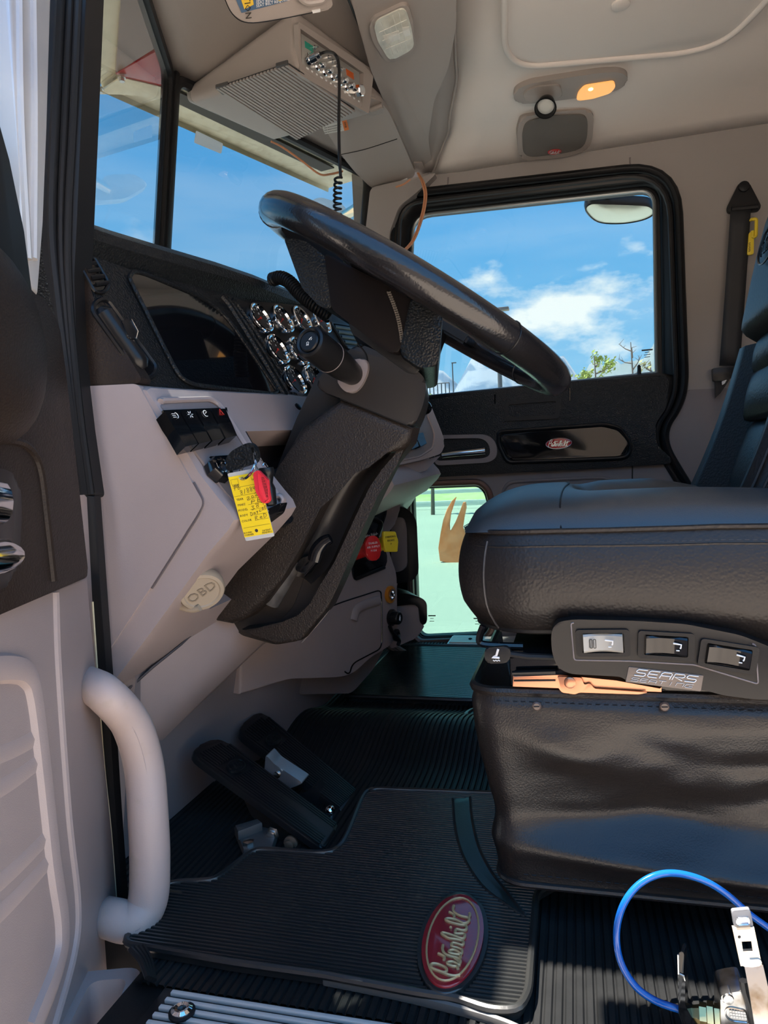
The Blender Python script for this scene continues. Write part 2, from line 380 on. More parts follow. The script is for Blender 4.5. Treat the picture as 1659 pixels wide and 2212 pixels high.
# passenger wall with the door opening
def py(pts, y=2.06): return ats(pts, Y=y)
opening = [(834, 1432), (838, 560), (848, 480), (868, 440), (902, 415), (1375, 366), (1425, 378), (1455, 420), (1466, 480), (1478, 835), (1462, 880), (1436, 920), (1434, 960), (1460, 1010), (1492, 1060), (1510, 1432)]
def opn(dx, dy, y, rr=1.0):
    q = [(834+dx, 1432), (840+dx, 700), (846+dx, 424+dy), (1461-dx, 355+dy), (1478-dx, 835), (1462-dx, 884), (1436-dx, 920), (1434-dx, 962), (1462-dx, 1012), (1494-dx, 1062), (1510-dx, 1432)]
    return rnd(py(q, y), [0, .1, .075*rr, .13*rr, .05, .05, .05, .05, .05, .05, 0], 7)
op3 = opn(0, 0, 2.06)
bm = BM(); plate(bm, [V((-0.60, 2.06, op3[0].z)), V((-0.60, 2.06, 1.385)), V((0.8, 2.06, 1.36)), V((0.8, 2.06, op3[-1].z))]+op3[::-1], [], (0, 0.05, 0)); bx(bm, (-0.60, 2.06, -0.03), (0.8, 2.11, min(op3[0].z, op3[-1].z)))
wp = out('wall_passenger', bm, WALLM, kind='structure')
bm = BM(); tube(bm, [p+V((0, -0.004, 0)) for p in op3], 0.0165, 10, ry=0.012, up=EY)
tube(bm, opn(17, 16, 2.046, .9), 0.007, 8)
out('door_seal', bm, SEAL, wp, label='black rubber seal round the passenger door opening')
bm = BM()
p = py([(1361, 340), (1362, 372)], 2.057); tube(bm, p, 0.0016, 6); p = py([(968, 383), (967, 400)], 2.057); tube(bm, p, 0.0016, 6)
out('seam', bm, GREYD, wp)
bm = BM(); pg = py([(1480, 842), (1580, 838), (1580, 1100), (1478, 1100), (1446, 980), (1440, 930)], 2.058); prism(bm, rnd(pg, 0.012), (0, 0.01, 0), 0.004); out('lower_trim', bm, GREYD, wp)
# rear wall and the driver side behind the door
bm = BM(); bx(bm, (0.78, 0.6, -0.05), (0.82, 2.11, 1.45)); out('wall_rear', bm, WALLM, kind='structure')
bm = BM(); bx(bm, (0.66, 0.60, -0.05), (0.78, 0.66, 1.36)); bx(bm, (-0.50, 0.625, 1.30), (0.78, 0.665, 1.37), 0.01)
bx(bm, (-1.05, 0.62, -0.05), (-0.62, 0.73, 1.40)); 
out('wall_driver', bm, WALLM, kind='structure')
# passenger front pillar
bm = BM(); pg = [at(800, 405, Y=2.03), at(945, 372, Y=2.03), at(900, 416, Y=2.03), at(862, 445, Y=2.03), at(842, 500, Y=2.03), at(836, 580, Y=2.03), at(780, 580, Y=2.03)]
prism(bm, rnd(pg, 0.015), (0, 0.03, 0), 0.008); out('trim_2', bm, WALLM, kind='structure')
# passenger sill plate
bm = BM(); pg = ats([(884, 1413), (1080, 1409), (1080, 1424), (880, 1430)], Z=0.02); pg = [V((-0.36, 1.955, 0.018)), V((0.5, 1.955, 0.018)), V((0.5, 2.05, 0.018)), V((-0.36, 2.05, 0.018))]
prism(bm, pg, (0, 0, -0.02), 0.003)
for i in range(8): bx(bm, (-0.355, 1.962+i*0.011, 0.017), (0.49, 1.967+i*0.011, 0.021))
out('trim_3', bm, ALU, kind='structure')
bm = BM(); lathe(bm, (-0.30, 2.0, 0.019), EZ, [(0, 0.006), (0.003, 0.006), (0.005, 0.003), (0.005, 0)], 10); out('screw', bm, BLK, bpy.data.objects['trim_3'])
# ---- windshields
def wpt(y, z): # point of the raked V windshield
    k = (1.372-z)/0.57; p = wtop(y); p.x -= 0.078*k; p.z = z; return p
for nm, ya, yb, lab in (('window_3', YM+0.012, 2.045, 'passenger half of the split windshield'), ('window_4', 0.755, YM-0.012, 'driver half of the split windshield')):
    bm = BM(); q = [wpt(ya, 0.79), wpt(yb, 0.79), wpt(yb, 1.366), wpt(ya, 1.366)]
    prism(bm, q, nrm(q)*0.005); w = out(nm, bm, GLASSW, kind='structure'); w['label'] = lab
    bm = BM(); ins = rnd(q, 0.03, 5); tube(bm, ins, 0.013, 8, closed=True); out('gasket', bm, SEAL, w)
bm = BM(); a, b = wpt(YM, 0.78), wpt(YM, 1.37); ax = (b-a).normalized()
box(bm, (a+b)/2+V((0.006, 0, 0)), ax, EY, ax.cross(EY), ((b-a).length, 0.036, 0.022), 0.004)
box(bm, (a+b)/2+V((0.018, 0, 0)), ax, EY, ax.cross(EY), ((b-a).length, 0.014, 0.008), 0.003)
out('trim_4', bm, SEAL, kind='structure')
# ---- driver's door opening: front pillar seal
bm = BM()
pil = ats([(108, -60), (188, -60), (176, 240), (166, 480), (160, 600), (166, 760), (186, 930), (207, 1075), (184, 1078), (160, 1000), (138, 820), (120, 690), (92, 560), (92, 300)], Y=0.712)
prism(bm, rnd(pil, 0.006), (0, 0.03, 0), 0.003)
for dx in (-14, -30, -52):
    tube(bm, spl(ats([(186+dx, -60), (172+dx, 260), (160+dx*0.9, 480), (158+dx*0.6, 640), (176+dx*0.35, 880), (200+dx*0.3, 1068)], Y=0.711), 5), 0.0042 if dx > -50 else 0.006, 8)
out('trim_5', bm, SEAL, kind='structure')
bm = BM(); strip = ats([(186, 1070), (203, 1072), (232, 1480), (250, 1760), (268, 2000), (285, 2230), (262, 2230), (246, 1950), (224, 1640), (205, 1400)], Y=0.708)
prism(bm, strip, (0, 0.012, 0), 0.002); o = out('trim_6', bm, SEAL, kind='structure')
bm = BM(); tube(bm, spl(ats([(200, 1300), (222, 1620), (240, 1800), (258, 2040), (270, 2225)], Y=0.7065), 4), 0.0012, 6); out('sealing_bead', bm, YELT if False else mat('bead', (0.5, 0.45, 0.3), 0.5), o)
# ---- passenger door
gl = [(p.x, p.y) for p in rnd([V((*p, 0)) for p in ((884, 650), (890, 466), (1416, 409), (1421, 806), (888, 860))], [0, 40, 36, 3, 0], 6)]
lw = [(893, 1062), (905, 1056), (1032, 1051), (1046, 1064), (1053, 1090), (1053, 1350), (1040, 1368), (915, 1374), (904, 1362)]
g3 = py(gl, 2.085); l3 = rnd(py(lw, 2.085), 0.012, 3)
outer = py([(820, 1440), (826, 560), (846, 430), (900, 400), (1375, 356), (1470, 380), (1500, 480), (1500, 1440)], 2.085)
zc = at(1100, 960, Y=2.085).z
bm = BM(); plate(bm, [V((outer[0].x, 2.085, zc)), *outer[1:7], V((outer[7].x, 2.085, zc))], [g3], (0, 0.03, 0)); b2 = BM(); plate(b2, [outer[0], V((outer[0].x, 2.085, zc)), V((outer[7].x, 2.085, zc)), outer[7]], [l3], (0, 0.03, 0))
me_ = bpy.data.meshes.new('t'); b2.to_mesh(me_); bm.from_mesh(me_); b2.free(); bpy.data.meshes.remove(me_)
d1 = out('door_1', bm, BLK, kind='structure')
fr_o = rnd([V((*p, 0)) for p in ((840, 870), (846, 650), (856, 434), (1448, 368), (1462, 640), (1464, 812))], [0, 0, 48, 78, 0, 0], 6); fr_o = [(p.x, p.y) for p in fr_o]
fr_i = rnd([V((*p, 0)) for p in ((876, 866), (879, 650), (886, 462), (1424, 400), (1428, 640), (1430, 806))], [0, 0, 42, 44, 0, 0], 6); fr_i = [(p.x, p.y) for p in fr_i]
bm = BM(); loft(bm, [[at(*a, Y=2.055), at((a[0]+b[0])/2, (a[1]+b[1])/2, Y=2.062), at(*b, Y=2.085), at(*a, Y=2.085)] for a, b in zip(fr_o, fr_i)])
out('window_frame', bm, SATIN, d1)
bm = BM(); tube(bm, py([(x+(3 if x < 1100 else -3), y) for x, y in gl], 2.078), 0.005, 8, closed=True); out('window_channel', bm, mat('bright_channel', (0.25, 0.27, 0.27), 0.3, metal=0.6), d1)
bm = BM(); prism(bm, py([(x, y) for x, y in gl], 2.092), (0, 0.005, 0)); w1 = out('window_1', bm, GLASSS, kind='structure')
bm = BM(); prism(bm, py(lw, 2.092), (0, 0.005, 0)); w2 = out('window_2', bm, GLASSG, kind='structure')
wq = at(1398, 757, Y=2.0915); dx_ = (at(1420, 755, Y=2.0915)-wq)
bm = BM()
for r_, (w_, h_) in enumerate(((24, 1.6), (10, .7), (14, .7), (12, .7))):
    q = ats([(1398-w_/2, 757+r_*5-h_), (1398+w_/2, 755+r_*5-h_), (1398+w_/2, 755+r_*5+h_), (1398-w_/2, 757+r_*5+h_)], Y=2.0915); prism(bm, q, (0, 0.0003, 0))
out('glass_mark', bm, INK, w1)
bm = BM()
for cx, cy in ((933, 1330), (1031, 1336)):
    for r_, (w_, h_) in enumerate(((16, 1.2), (7, .6), (10, .6))):
        q = ats([(cx-w_/2, cy+r_*6-h_), (cx+w_/2, cy+r_*6-h_), (cx+w_/2, cy+r_*6+h_), (cx-w_/2, cy+r_*6+h_)], Y=2.0915); prism(bm, q, (0, 0.0003, 0))
out('glass_mark', bm, INK, w2)
# inner door panels
up = [(890, 868), (1120, 836), (1180, 828), (1432, 812), (1446, 815), (1440, 880), (1416, 915), (1418, 960), (1450, 990), (1450, 1002), (890, 1034)]
bm = BM(); prism(bm, rnd(py(up, 2.03), 0.01), (0, 0.06, 0), 0.018, 4); out('upper_panel', bm, BLKG, d1, label='black upper door panel')
lo = [(880, 1022), (1450, 986), (1475, 1030), (1490, 1420), (880, 1440)]
bm = BM(); plate(bm, py(lo, 2.05), [rnd(py([(885, 1062), (905, 1046), (1035, 1041), (1054, 1056), (1063, 1090), (1063, 1360), (1046, 1380), (908, 1386), (894, 1368)], 2.05), 0.012, 3)], (0, 0.035, 0)); out('lower_panel', bm, GREYD, d1, label='dark grey lower door panel')
bm = BM(); tube(bm, rnd(py([(882, 1066), (905, 1046), (1035, 1041), (1054, 1056), (1063, 1090), (1063, 1360), (1046, 1381), (908, 1387), (892, 1370)], 2.048), 0.014, 3), 0.010, 8, closed=True, ry=0.014)
out('lower_window_frame', bm, mat('copper_brown', (0.16, 0.085, 0.065), 0.35), d1, label='brown moulded frame of the low door window')
bm = BM(); tube(bm, rnd(py([(890, 1062), (905, 1052), (1034, 1047), (1049, 1062), (1057, 1090), (1057, 1355), (1042, 1373), (910, 1380), (899, 1364)], 2.056), 0.012, 3), 0.006, 8, closed=True); out('lower_window_gasket', bm, SEAL, d1)
bm = BM(); tube(bm, rnd(py([(1084, 1090), (1086, 1060), (1100, 1041), (1300, 1031), (1335, 1041), (1345, 1080)], 2.049), 0.02), 0.005, 8); out('panel_ridge', bm, GREYD, d1)
bm = BM(); tube(bm, py([(1366, 995), (1366, 1045)], 2.049), 0.0018, 6); out('panel_seam', bm, BLK, d1)
pk = [(1082, 938), (1302, 922), (1334, 930), (1356, 954), (1354, 977), (1338, 985), (1105, 994), (1096, 985), (1082, 954)]
bm = BM(); prism(bm, rnd(py(pk, 2.024), 0.01), (0, 0.02, 0), 0.005, 3); pl_ = out('door_plaque', bm, GLOSS, d1, label='gloss black plaque with a red oval badge')
bm = BM(); tube(bm, rnd(py([(x+(-5 if x < 1200 else 6), y+(-5 if y < 950 else 5)) for x, y in pk], 2.027), 0.012), 0.006, 8, closed=True); out('plaque_rim', bm, SATIN, d1)
def ell(cx, cy, a, b, th, n=28):
    return [(cx+a*math.cos(t)*math.cos(th)-b*math.sin(t)*math.sin(th), cy+a*math.cos(t)*math.sin(th)+b*math.sin(t)*math.cos(th)) for t in [2*math.pi*k/n for k in range(n)]]
GOLD = mat('badge_gold', (0.72, 0.5, 0.25), 0.35, metal=0.5)
SILV = mat('badge_silver', (0.75, 0.74, 0.72), 0.25, metal=0.8)
BADGE = mat('badge_red', (0.5, 0.01, 0.015), 0.15, coat=0.6)
SCRIPT = [[(895, 1630), (800, 1645), (690, 1625), (560, 1570), (430, 1520), (395, 1475), (430, 1438), (530, 1450), (640, 1500), (672, 1550), (640, 1585), (580, 1580)],
          [(862, 1525), (840, 1490), (770, 1480), (690, 1450), (690, 1415), (760, 1405), (830, 1430), (885, 1460), (870, 1400), (800, 1345)],
          [(610, 1120), (600, 1190), (640, 1270), (760, 1320), (870, 1350), (905, 1400), (880, 1450)], [(525, 1262), (600, 1300), (632, 1330), (625, 1375)],
          [(905, 1330), (900, 1290), (830, 1280), (720, 1255), (720, 1215), (790, 1205), (860, 1235), (915, 1270), (930, 1210), (860, 1170), (755, 1140), (770, 1085), (850, 1095), (940, 1120), (950, 1060), (860, 1030), (700, 1000), (590, 930), (620, 910), (760, 950), (930, 1010), (980, 970), (960, 930), (830, 925), (815, 900), (838, 850), (940, 870), (1005, 850), (990, 790), (880, 770), (700, 720), (655, 680), (700, 665), (830, 690), (960, 750), (1040, 720), (1045, 660), (900, 620), (800, 560), (780, 500), (795, 445)],
          [(1045, 660), (1070, 600), (1060, 575)], [(715, 555), (790, 600), (800, 650)], [(732, 812), (740, 818), (748, 812)]]
def script(bm, fn, r, ny=3):
    "the oval badge's script; fn maps badge coordinates (u along the word, v up it, both about -1..1) to space"
    for s in SCRIPT:
        # the word reads up the mat badge: along (y falling), up (x falling)
        q = [fn(-(y-1065)/700.0, -(x-770-(1065-y)*0.14)/700.0) for x, y in s]
        tube(bm, spl(q, ny), r, 6)
def badge(parent, c, xd, yd, n, a, b, name='badge'):
    c = V(c); xd, yd, n = V(xd).normalized(), V(yd).normalized(), V(n).normalized()
    bm = BM(); prism(bm, [c+n*0.0015+xd*a*math.cos(t)+yd*b*math.sin(t) for t in [2*math.pi*k/28 for k in range(28)]], n*-0.003, 0.0008); o = out(name, bm, BADGE, parent, label='red oval maker badge with silver script')
    bm = BM(); script(bm, lambda u, v: c+n*0.0018+xd*u*a*0.95+yd*v*a*0.95, a*0.028, 2); tube(bm, [c+n*0.0016+xd*a*0.93*math.cos(t)+yd*b*0.92*math.sin(t) for t in [2*math.pi*k/28 for k in range(28)]], a*0.022, 5, closed=True)
    out('badge_script', bm, SILV, o); return o
bc = at(1207, 958, Y=2.022)
badge_o = BM(); c = bc; a_, b_ = 0.036, 0.0155; xd = V((1, 0, 0.02)).normalized()
prism(badge_o, [c+xd*a_*math.cos(t)+EZ*b_*math.sin(t) for t in [2*math.pi*k/28 for k in range(28)]], (0, 0.004, 0), 0.0015); bo = out('badge', badge_o, BADGE, pl_, label='red oval maker badge with silver script')
bm = BM(); script(bm, lambda u, v: c+V((0, -0.0008, 0))+xd*u*a_*0.92+EZ*v*a_*0.72, 0.0011, 2); tube(bm, [c+V((0, -0.0005, 0))+xd*a_*0.95*math.cos(t)+EZ*b_*0.92*math.sin(t) for t in [2*math.pi*k/28 for k in range(28)]], 0.0008, 5, closed=True)
out('badge_script', bm, SILV, d1)
bz = [(938, 940), (1052, 938), (1072, 955), (1075, 985), (1058, 999), (938, 1006)]
bm = BM(); plate(bm, rnd(py(bz, 2.022), 0.02), [rnd(py([(938, 948), (1040, 946), (1056, 958), (1060, 982), (1046, 990), (938, 996)], 2.022), 0.02)], (0, 0.02, 0)); out('latch_bezel', bm, GREYD, d1)
bm = BM(); prism(bm, rnd(py([(938, 948), (1040, 946), (1056, 958), (1060, 982), (1046, 990), (938, 996)], 2.032), 0.02), (0, 0.02, 0)); out('latch_recess', bm, GLOSS, d1)
bm = BM(); q = spl(py([(955, 984), (985, 980), (1020, 977), (1048, 974)], 2.018), 4); tube(bm, q, [0.008+0.002*(i/len(q)) for i in range(len(q))], 10, ry=0.006, up=EZ); out('latch_handle', bm, CHROME, d1, label='chrome inner latch handle of the passenger door')
bm = BM(); plate(bm, rnd(py([(1088, 868), (1212, 858), (1208, 904), (1088, 910)], 2.024), 0.008), [rnd(py([(1098, 874), (1202, 866), (1199, 896), (1098, 901)], 2.024), 0.006)], (0, 0.012, 0)); out('pull_cup', bm, BLK, d1)
bm = BM(); tube(bm, py([(1069, 852), (1069, 872)], 2.03), 0.002, 6); tube(bm, py([(1231, 838), (1231, 866)], 2.03), 0.002, 6); out('panel_seam', bm, GLOSS, d1)
bm = BM(); lathe(bm, at(1381, 812, Y=2.065), EZ, [(0, 0.006), (0.026, 0.0045), (0.030, 0.002)], 10); out('lock_pin', bm, SATIN, d1)
bm = BM(); prism(bm, py([(888, 857), (1424, 804), (1428, 812), (888, 868)], 2.05), (0, 0.03, 0), 0.003); out('window_wiper', bm, SATIN, d1)
# ---- driver's door, swung open beside the camera
DH = (V((-0.539, 0.70, 0)), V((0.948, 0.3176, 0)).normalized())
DN = DH[1]
L = V((0.067, -0.2, 0)).normalized()
def dpt(a, o, z): # a along the door from the hinge towards its free edge
    p = DH[0]+L*a+DN*o; p.z = z; return p
def dd(pts, o=0.0):
    "points on the door face; a point left of the frame runs on to the free edge of the door"
    r = []
    for p in pts:
        if p[0] > -200: r.append(at(p[0], p[1], pl=off(DH, o)))
        else: r.append(dpt(0.88, o, at(0, p[1], pl=off(DH, o)).z))
    return r
bm = BM(); prism(bm, dd([(-220, 1300), (190, 1240), (207, 1460), (250, 1900), (283, 2300), (-220, 2400)]), DN*-0.05, 0.006, 3)
d2 = out('door_2', bm, GREY, kind='structure')
bm = BM(); prism(bm, rnd(dd([(-220, 540), (30, 596), (95, 645), (128, 700), (142, 800), (166, 1010), (191, 1238), (186, 1248), (0, 1328), (-220, 1420)], 0.010), 0.006), DN*-0.05, 0.008, 3)
out('upper_panel', bm, BROWN, d2, label='black grained upper panel of the open door')
# elbow pad, a swelling in the upper panel
bm = BM(); c = at(-60, 740, pl=DH)
def pad(u, v):
    th = 2*math.pi*u; ph = math.pi/2*v
    return c+(L*-0.088*math.cos(th)+EZ*0.084*math.sin(th))*math.sin(ph)**0.8+DN*(0.036*math.cos(ph)**0.7+0.004)
grid(bm, pad, 40, 12, True); out('elbow_pad', bm, BROWN, d2, label='rounded black elbow pad')
def ridge(name, pts, r, m, o=0.0, ry=None, **k):
    bm = BM(); tube(bm, spl(dd(pts, o), 6), r, 8, ry=ry, up=DN); return out(name, bm, m, d2, **k)
ridge('panel_seam', [(-60, 938), (0, 948), (55, 962), (85, 1010), (100, 1120), (115, 1255)], 0.004, BROWN, 0.010)
bm = BM(); prism(bm, rnd(dd([(-150, 1000), (10, 1012), (42, 1030), (48, 1090), (44, 1180), (30, 1262), (-150, 1330)], 0.014), 0.012), DN*-0.03, 0.006, 3); out('latch_bezel', bm, SATIN, d2)
bm = BM(); prism(bm, rnd(dd([(-150, 1030), (14, 1040), (30, 1060), (30, 1150), (22, 1232), (-150, 1300)], 0.0155), 0.01), DN*-0.01, 0.002); out('latch_recess', bm, GLOSS, d2)
bm = BM(); q = spl(dd([(-120, 1085), (-40, 1080), (4, 1085)], 0.026), 4); tube(bm, q, 0.017, 12, ry=0.009, up=EZ); q = spl(dd([(-120, 1205), (-40, 1206), (14, 1200)], 0.032), 4); tube(bm, q, [0.014]*(len(q)-1)+[0.010], 14, ry=0.014, up=EZ)
out('latch_handle', bm, CHROME, d2, label='chrome inner latch handle of the open door')
# moulded ridges of the lower panel
ridge('moulded_ridge', [(-60, 1448), (14, 1444), (48, 1456), (66, 1500), (84, 1640), (108, 1860), (126, 1990), (118, 2080), (60, 2230)], 0.010, GREY, -0.002, ry=0.014)
ridge('moulded_ridge', [(118, 1280), (124, 1450), (146, 1760), (166, 1950), (158, 2060), (112, 2230)], 0.0045, GREY, 0.0)
for a, b in (((-40, 1640), (74, 1590)), ((-40, 1720), (80, 1640)), ((-40, 1930), (98, 1800)), ((-40, 2000), (104, 1850))):
    ridge('moulded_crease', [a, ((a[0]+b[0])/2, (a[1]+b[1])/2+4), b], 0.007, GREY, -0.0052, ry=.012)
# grab handle
bm = BM()
pth = [at(190, 1478, pl=off(DH, -0.004)), at(228, 1500, pl=off(DH, 0.022)), at(282, 1562, pl=off(DH, 0.040)), at(310, 1650, pl=off(DH, 0.048)), at(320, 1760, pl=off(DH, 0.052)), at(324, 1870, pl=off(DH, 0.052)), at(318, 1950, pl=off(DH, 0.048)), at(286, 1990, pl=off(DH, 0.034)), at(244, 1984, pl=off(DH, 0.012)), at(226, 1978, pl=off(DH, -0.004))]
q = spl(pth, 7); n = len(q)
tube(bm, q, [0.0205+0.002*math.sin(math.pi*i/n) for i in range(n)], 18, ry=[0.0185+0.003*math.sin(math.pi*i/n) for i in range(n)])
GRAB = mat('worn_grab_handle', (0.45, 0.36, 0.33), 0.5, bump=('noise', 700, 0.2, 0.0005), var=((0.34, 0.28, 0.20), 22, 0.56, 0.8))
gh = out('grab_handle', bm, GRAB, d2, label='grey plastic grab handle, scuffed along its outer side')
bm = BM(); tube(bm, [p+(DN*0.4-L*-0.9).normalized()*0.0205 for p in q[12:-14]], 0.0007, 5); out('mould_line', bm, GREY, gh)
# map pocket at the foot of the door
bm = BM(); o_ = [(172, 2108), (195, 2078), (215, 2080), (292, 2104), (320, 2142), (326, 2300)]
rim = [at(172, 2110, pl=off(DH, 0.0)), at(200, 2080, pl=off(DH, 0.006)), at(285, 2102, pl=off(DH, 0.050)), at(318, 2145, pl=off(DH, 0.062)), at(318, 2320, pl=off(DH, 0.062))]
zt = at(250, 2100, pl=off(DH, 0.03)).z
a0 = (at(190, 2092, pl=DH)-DH[0]).dot(L)
ringo = rnd([dpt(a0, 0, zt), dpt(a0, 0.058, zt), dpt(a0+0.40, 0.058, zt), dpt(a0+0.40, 0, zt)], [0, 0.02, 0.02, 0], 5)
ringi = rnd([dpt(a0+0.016, 0.008, zt), dpt(a0+0.016, 0.046, zt), dpt(a0+0.39, 0.046, zt), dpt(a0+0.39, 0.008, zt)], 0.012, 5)
plate(bm, ringo, [ringi], (0, 0, -0.22)); out('map_pocket', bm, GREY, d2, label='open-topped grey map pocket')
# window frame of the door
bm = BM(); prism(bm, dd([(20, -80), (114, -80), (100, 280), (92, 480), (84, 640), (66, 622), (50, 520), (42, 380)], 0.012), DN*-0.04, 0.006, 3)
for x0, x1 in ((36, 60), (66, 72)):
    tube(bm, spl(dd([(x0+4, -80), (x0+8, 240), (x1, 560)], 0.013), 4), 0.004, 8)
out('window_frame', bm, mat('bright_frame', (0.60, 0.58, 0.57), 0.42, metal=0.35, var=((0.42, 0.43, 0.47), 5, 0.45, 0.7)), d2, label='bright aluminium window frame')
bm = BM(); prism(bm, dd([(-30, 150), (2, 262), (20, 345), (52, 500), (76, 650), (40, 640), (-40, 560)], 0.02), DN*-0.03, 0.006); out('vent_window_post', bm, SEAL, d2)
bm = BM(); prism(bm, dd([(-200, -80), (40, -80), (60, 560), (-200, 560)], -0.012), DN*-0.004); w5 = out('window_5', bm, GLASSS, kind='structure')
# ================================================================== DASHBOARD
dash = thing('dashboard', 'black and grey truck dashboard with gauges below the split windshield', 'dashboard', (-0.5, 1.4, 0.3))
DX = [(0.70, -0.005), (0.74, 0.0), (1.10, 0.062), (1.45, 0.085), (1.62, 0.075), (1.80, 0.03), (1.99, -0.02), (2.03, -0.06)]
B0, A0 = at(299, 826, Y=0.74), at(168, 545, Y=0.74)
def dxy(y): return V((tab(DX, y), 0, 0.05*(min(y, 1.5)-0.74)))
def sect(y, pts): # section given in px on Y=0.74, slid along the dash
    o = dxy(y)
    return [V((p.x+o.x, y, p.z+o.z)) for p in pts]
# padded hood and black fascia
s0 = [B0, B0.lerp(A0, 0.97)]
hl = [V((A0.x+0.006, 0, A0.z+0.004)), V((A0.x+0.013, 0, A0.z+0.016)), V((A0.x+0.010, 0, A0.z+0.030)), V((A0.x-0.004, 0, A0.z+0.041)), V((A0.x-0.03, 0, A0.z+0.046))]
sec = s0+hl+[V((-0.92, 0, 0.82)), V((-0.92, 0, 0.60)), V((-0.62, 0, 0.60))]
def hood_sec(y):
    r = sect(y, sec)
    for i in (-1, -2, -3): # rear keeps to the windshield line
        r[i].x = min(r[i].x, wpt(max(min(y, 2.04), 0.76), 0.82).x+0.02) if i != -1 else r[i].x
        r[i].z = sec[i].z
    return r
bm = BM(); ys = [0.735, 0.745, 0.8, 0.9, 1.0, 1.1, 1.2, 1.3, 1.4, 1.5, 1.6, 1.7, 1.8, 1.9, 2.02]
loft(bm, [hood_sec(y) for y in ys]); out('upper_dash', bm, BLKG, dash, ang=35, label='black padded hood and fascia')
FA = plane3(B0+dxy(0.74), A0+dxy(0.74), B0+V((0, 0.36, 0))+dxy(1.10))
if FA[1].x < 0: FA = (FA[0], -FA[1])
FN = FA[1]
def fa(pts, o=0.0): return ats(pts, pl=off(FA, o))
# black end cap facing the door
bm = BM(); prism(bm, rnd(ats([(150, 520), (178, 556), (200, 640), (306, 818), (300, 828), (150, 836)], Y=0.730), 0.006), (0, 0.02, 0), 0.004); out('end_cap', bm, BROWN, dash, label='black grained end cap')
# fascia plate with raised grain edge
bm = BM(); prism(bm, rnd(fa([(168, 548), (200, 552), (330, 600), (470, 640), (492, 655), (622, 864), (420, 848), (330, 836), (302, 822), (215, 670)], 0.002), 0.01), FN*-0.004, 0.002)
out('fascia_plate', bm, BLKG, dash)
# air outlets
def capsule(p, q, r, k=8):
    a = math.atan2(q[1]-p[1], q[0]-p[0]); o = []
    for i in range(k+1): t = a+math.pi/2+math.pi*i/k; o.append((p[0]+r*math.cos(t), p[1]+r*math.sin(t)))
    for i in range(k+1): t = a-math.pi/2+math.pi*i/k; o.append((q[0]+r*math.cos(t), q[1]+r*math.sin(t)))
    return o
bm = BM(); cp = fa(capsule((192, 572), (216, 614), 17), 0.0035); prism(bm, cp, FN*-0.004, 0.001); v1 = out('air_vent', bm, GLOSS, dash)
bm = BM(); tube(bm, fa(capsule((192, 572), (216, 614), 18), 0.004), 0.0022, 6, closed=True); out('vent_rim', bm, SATIN, v1)
for k in range(4):
    bm = BM(); c0 = (184+k*9, 566+k*14); q = fa([(c0[0]-4, c0[1]+6), (c0[0]+24, c0[1]+2)], 0.006); tube(bm, q, 0.0025, 6, ry=0.001); out('vent_slat', bm, SATIN, v1)
bm = BM(); tube(bm, fa(capsule((222, 668), (316, 796), 21), 0.004), 0.003, 6, closed=True); pv = out('door_vent', bm, SATIN, dash, label='closed oval side air outlet with a small tab')
bm = BM(); prism(bm, fa(capsule((222, 668), (316, 796), 20), 0.0045), FN*-0.004, 0.001); out('vent_recess', bm, GLOSS, pv)
bm = BM(); q = [at(lerp(216, 310, i/12), lerp(666, 798, i/12), pl=off(FA, 0.006)) for i in range(13)]
tube(bm, q, [0.006]+[0.0118]*11+[0.006], 14); out('vent_shutter', bm, SATIN, pv)
bm = BM(); prism(bm, rnd(fa([(262, 690), (284, 690), (298, 716), (294, 732), (278, 730)], 0.019), 0.004), FN*-0.012, 0.003); out('vent_tab', bm, SATIN, pv, label='chrome-edged tab')
bm = BM(); tube(bm, fa([(284, 690), (298, 716), (294, 732)], 0.019), 0.0009, 6); out('tab_trim', bm, CHROME, pv)
# glossy instrument lens
lens = rnd(fa([(279, 600), (287, 586), (310, 590), (430, 640), (478, 672), (512, 716), (600, 846), (590, 851), (420, 832), (392, 818), (374, 790)], 0.0050), [0.004, 0.006, 0.01, 0.03, 0.03, 0.05, 0.006, 0.004, 0.02, 0.012, 0.02], 5)
bm = BM(); prism(bm, lens, FN*-0.003, 0.0); ln = out('instrument_lens', bm, LENS, dash, label='dark glossy instrument lens reflecting the cab')
bm = BM(); tube(bm, lens, 0.0030, 8, closed=True); out('lens_rim', bm, BLKG, ln)
# divider ribs between lens and gauge panel
bm = BM()
for dx, r in ((0, 0.006), (12, 0.0035), (22, 0.005)):
    tube(bm, spl(fa([(478+dx, 640+dx*0.4), (500+dx, 668+dx*0.2), (560+dx, 764), (618+dx, 862)], 0.003), 4), r, 8)
out('divider_rib', bm, BLKG, dash)
bm = BM(); prism(bm, rnd(fa([(508, 646), (690, 664), (800, 700), (820, 800), (660, 868), (640, 866)], 0.0035), 0.006), FN*-0.004, 0.0015); gp = out('gauge_panel', bm, BLK, dash)
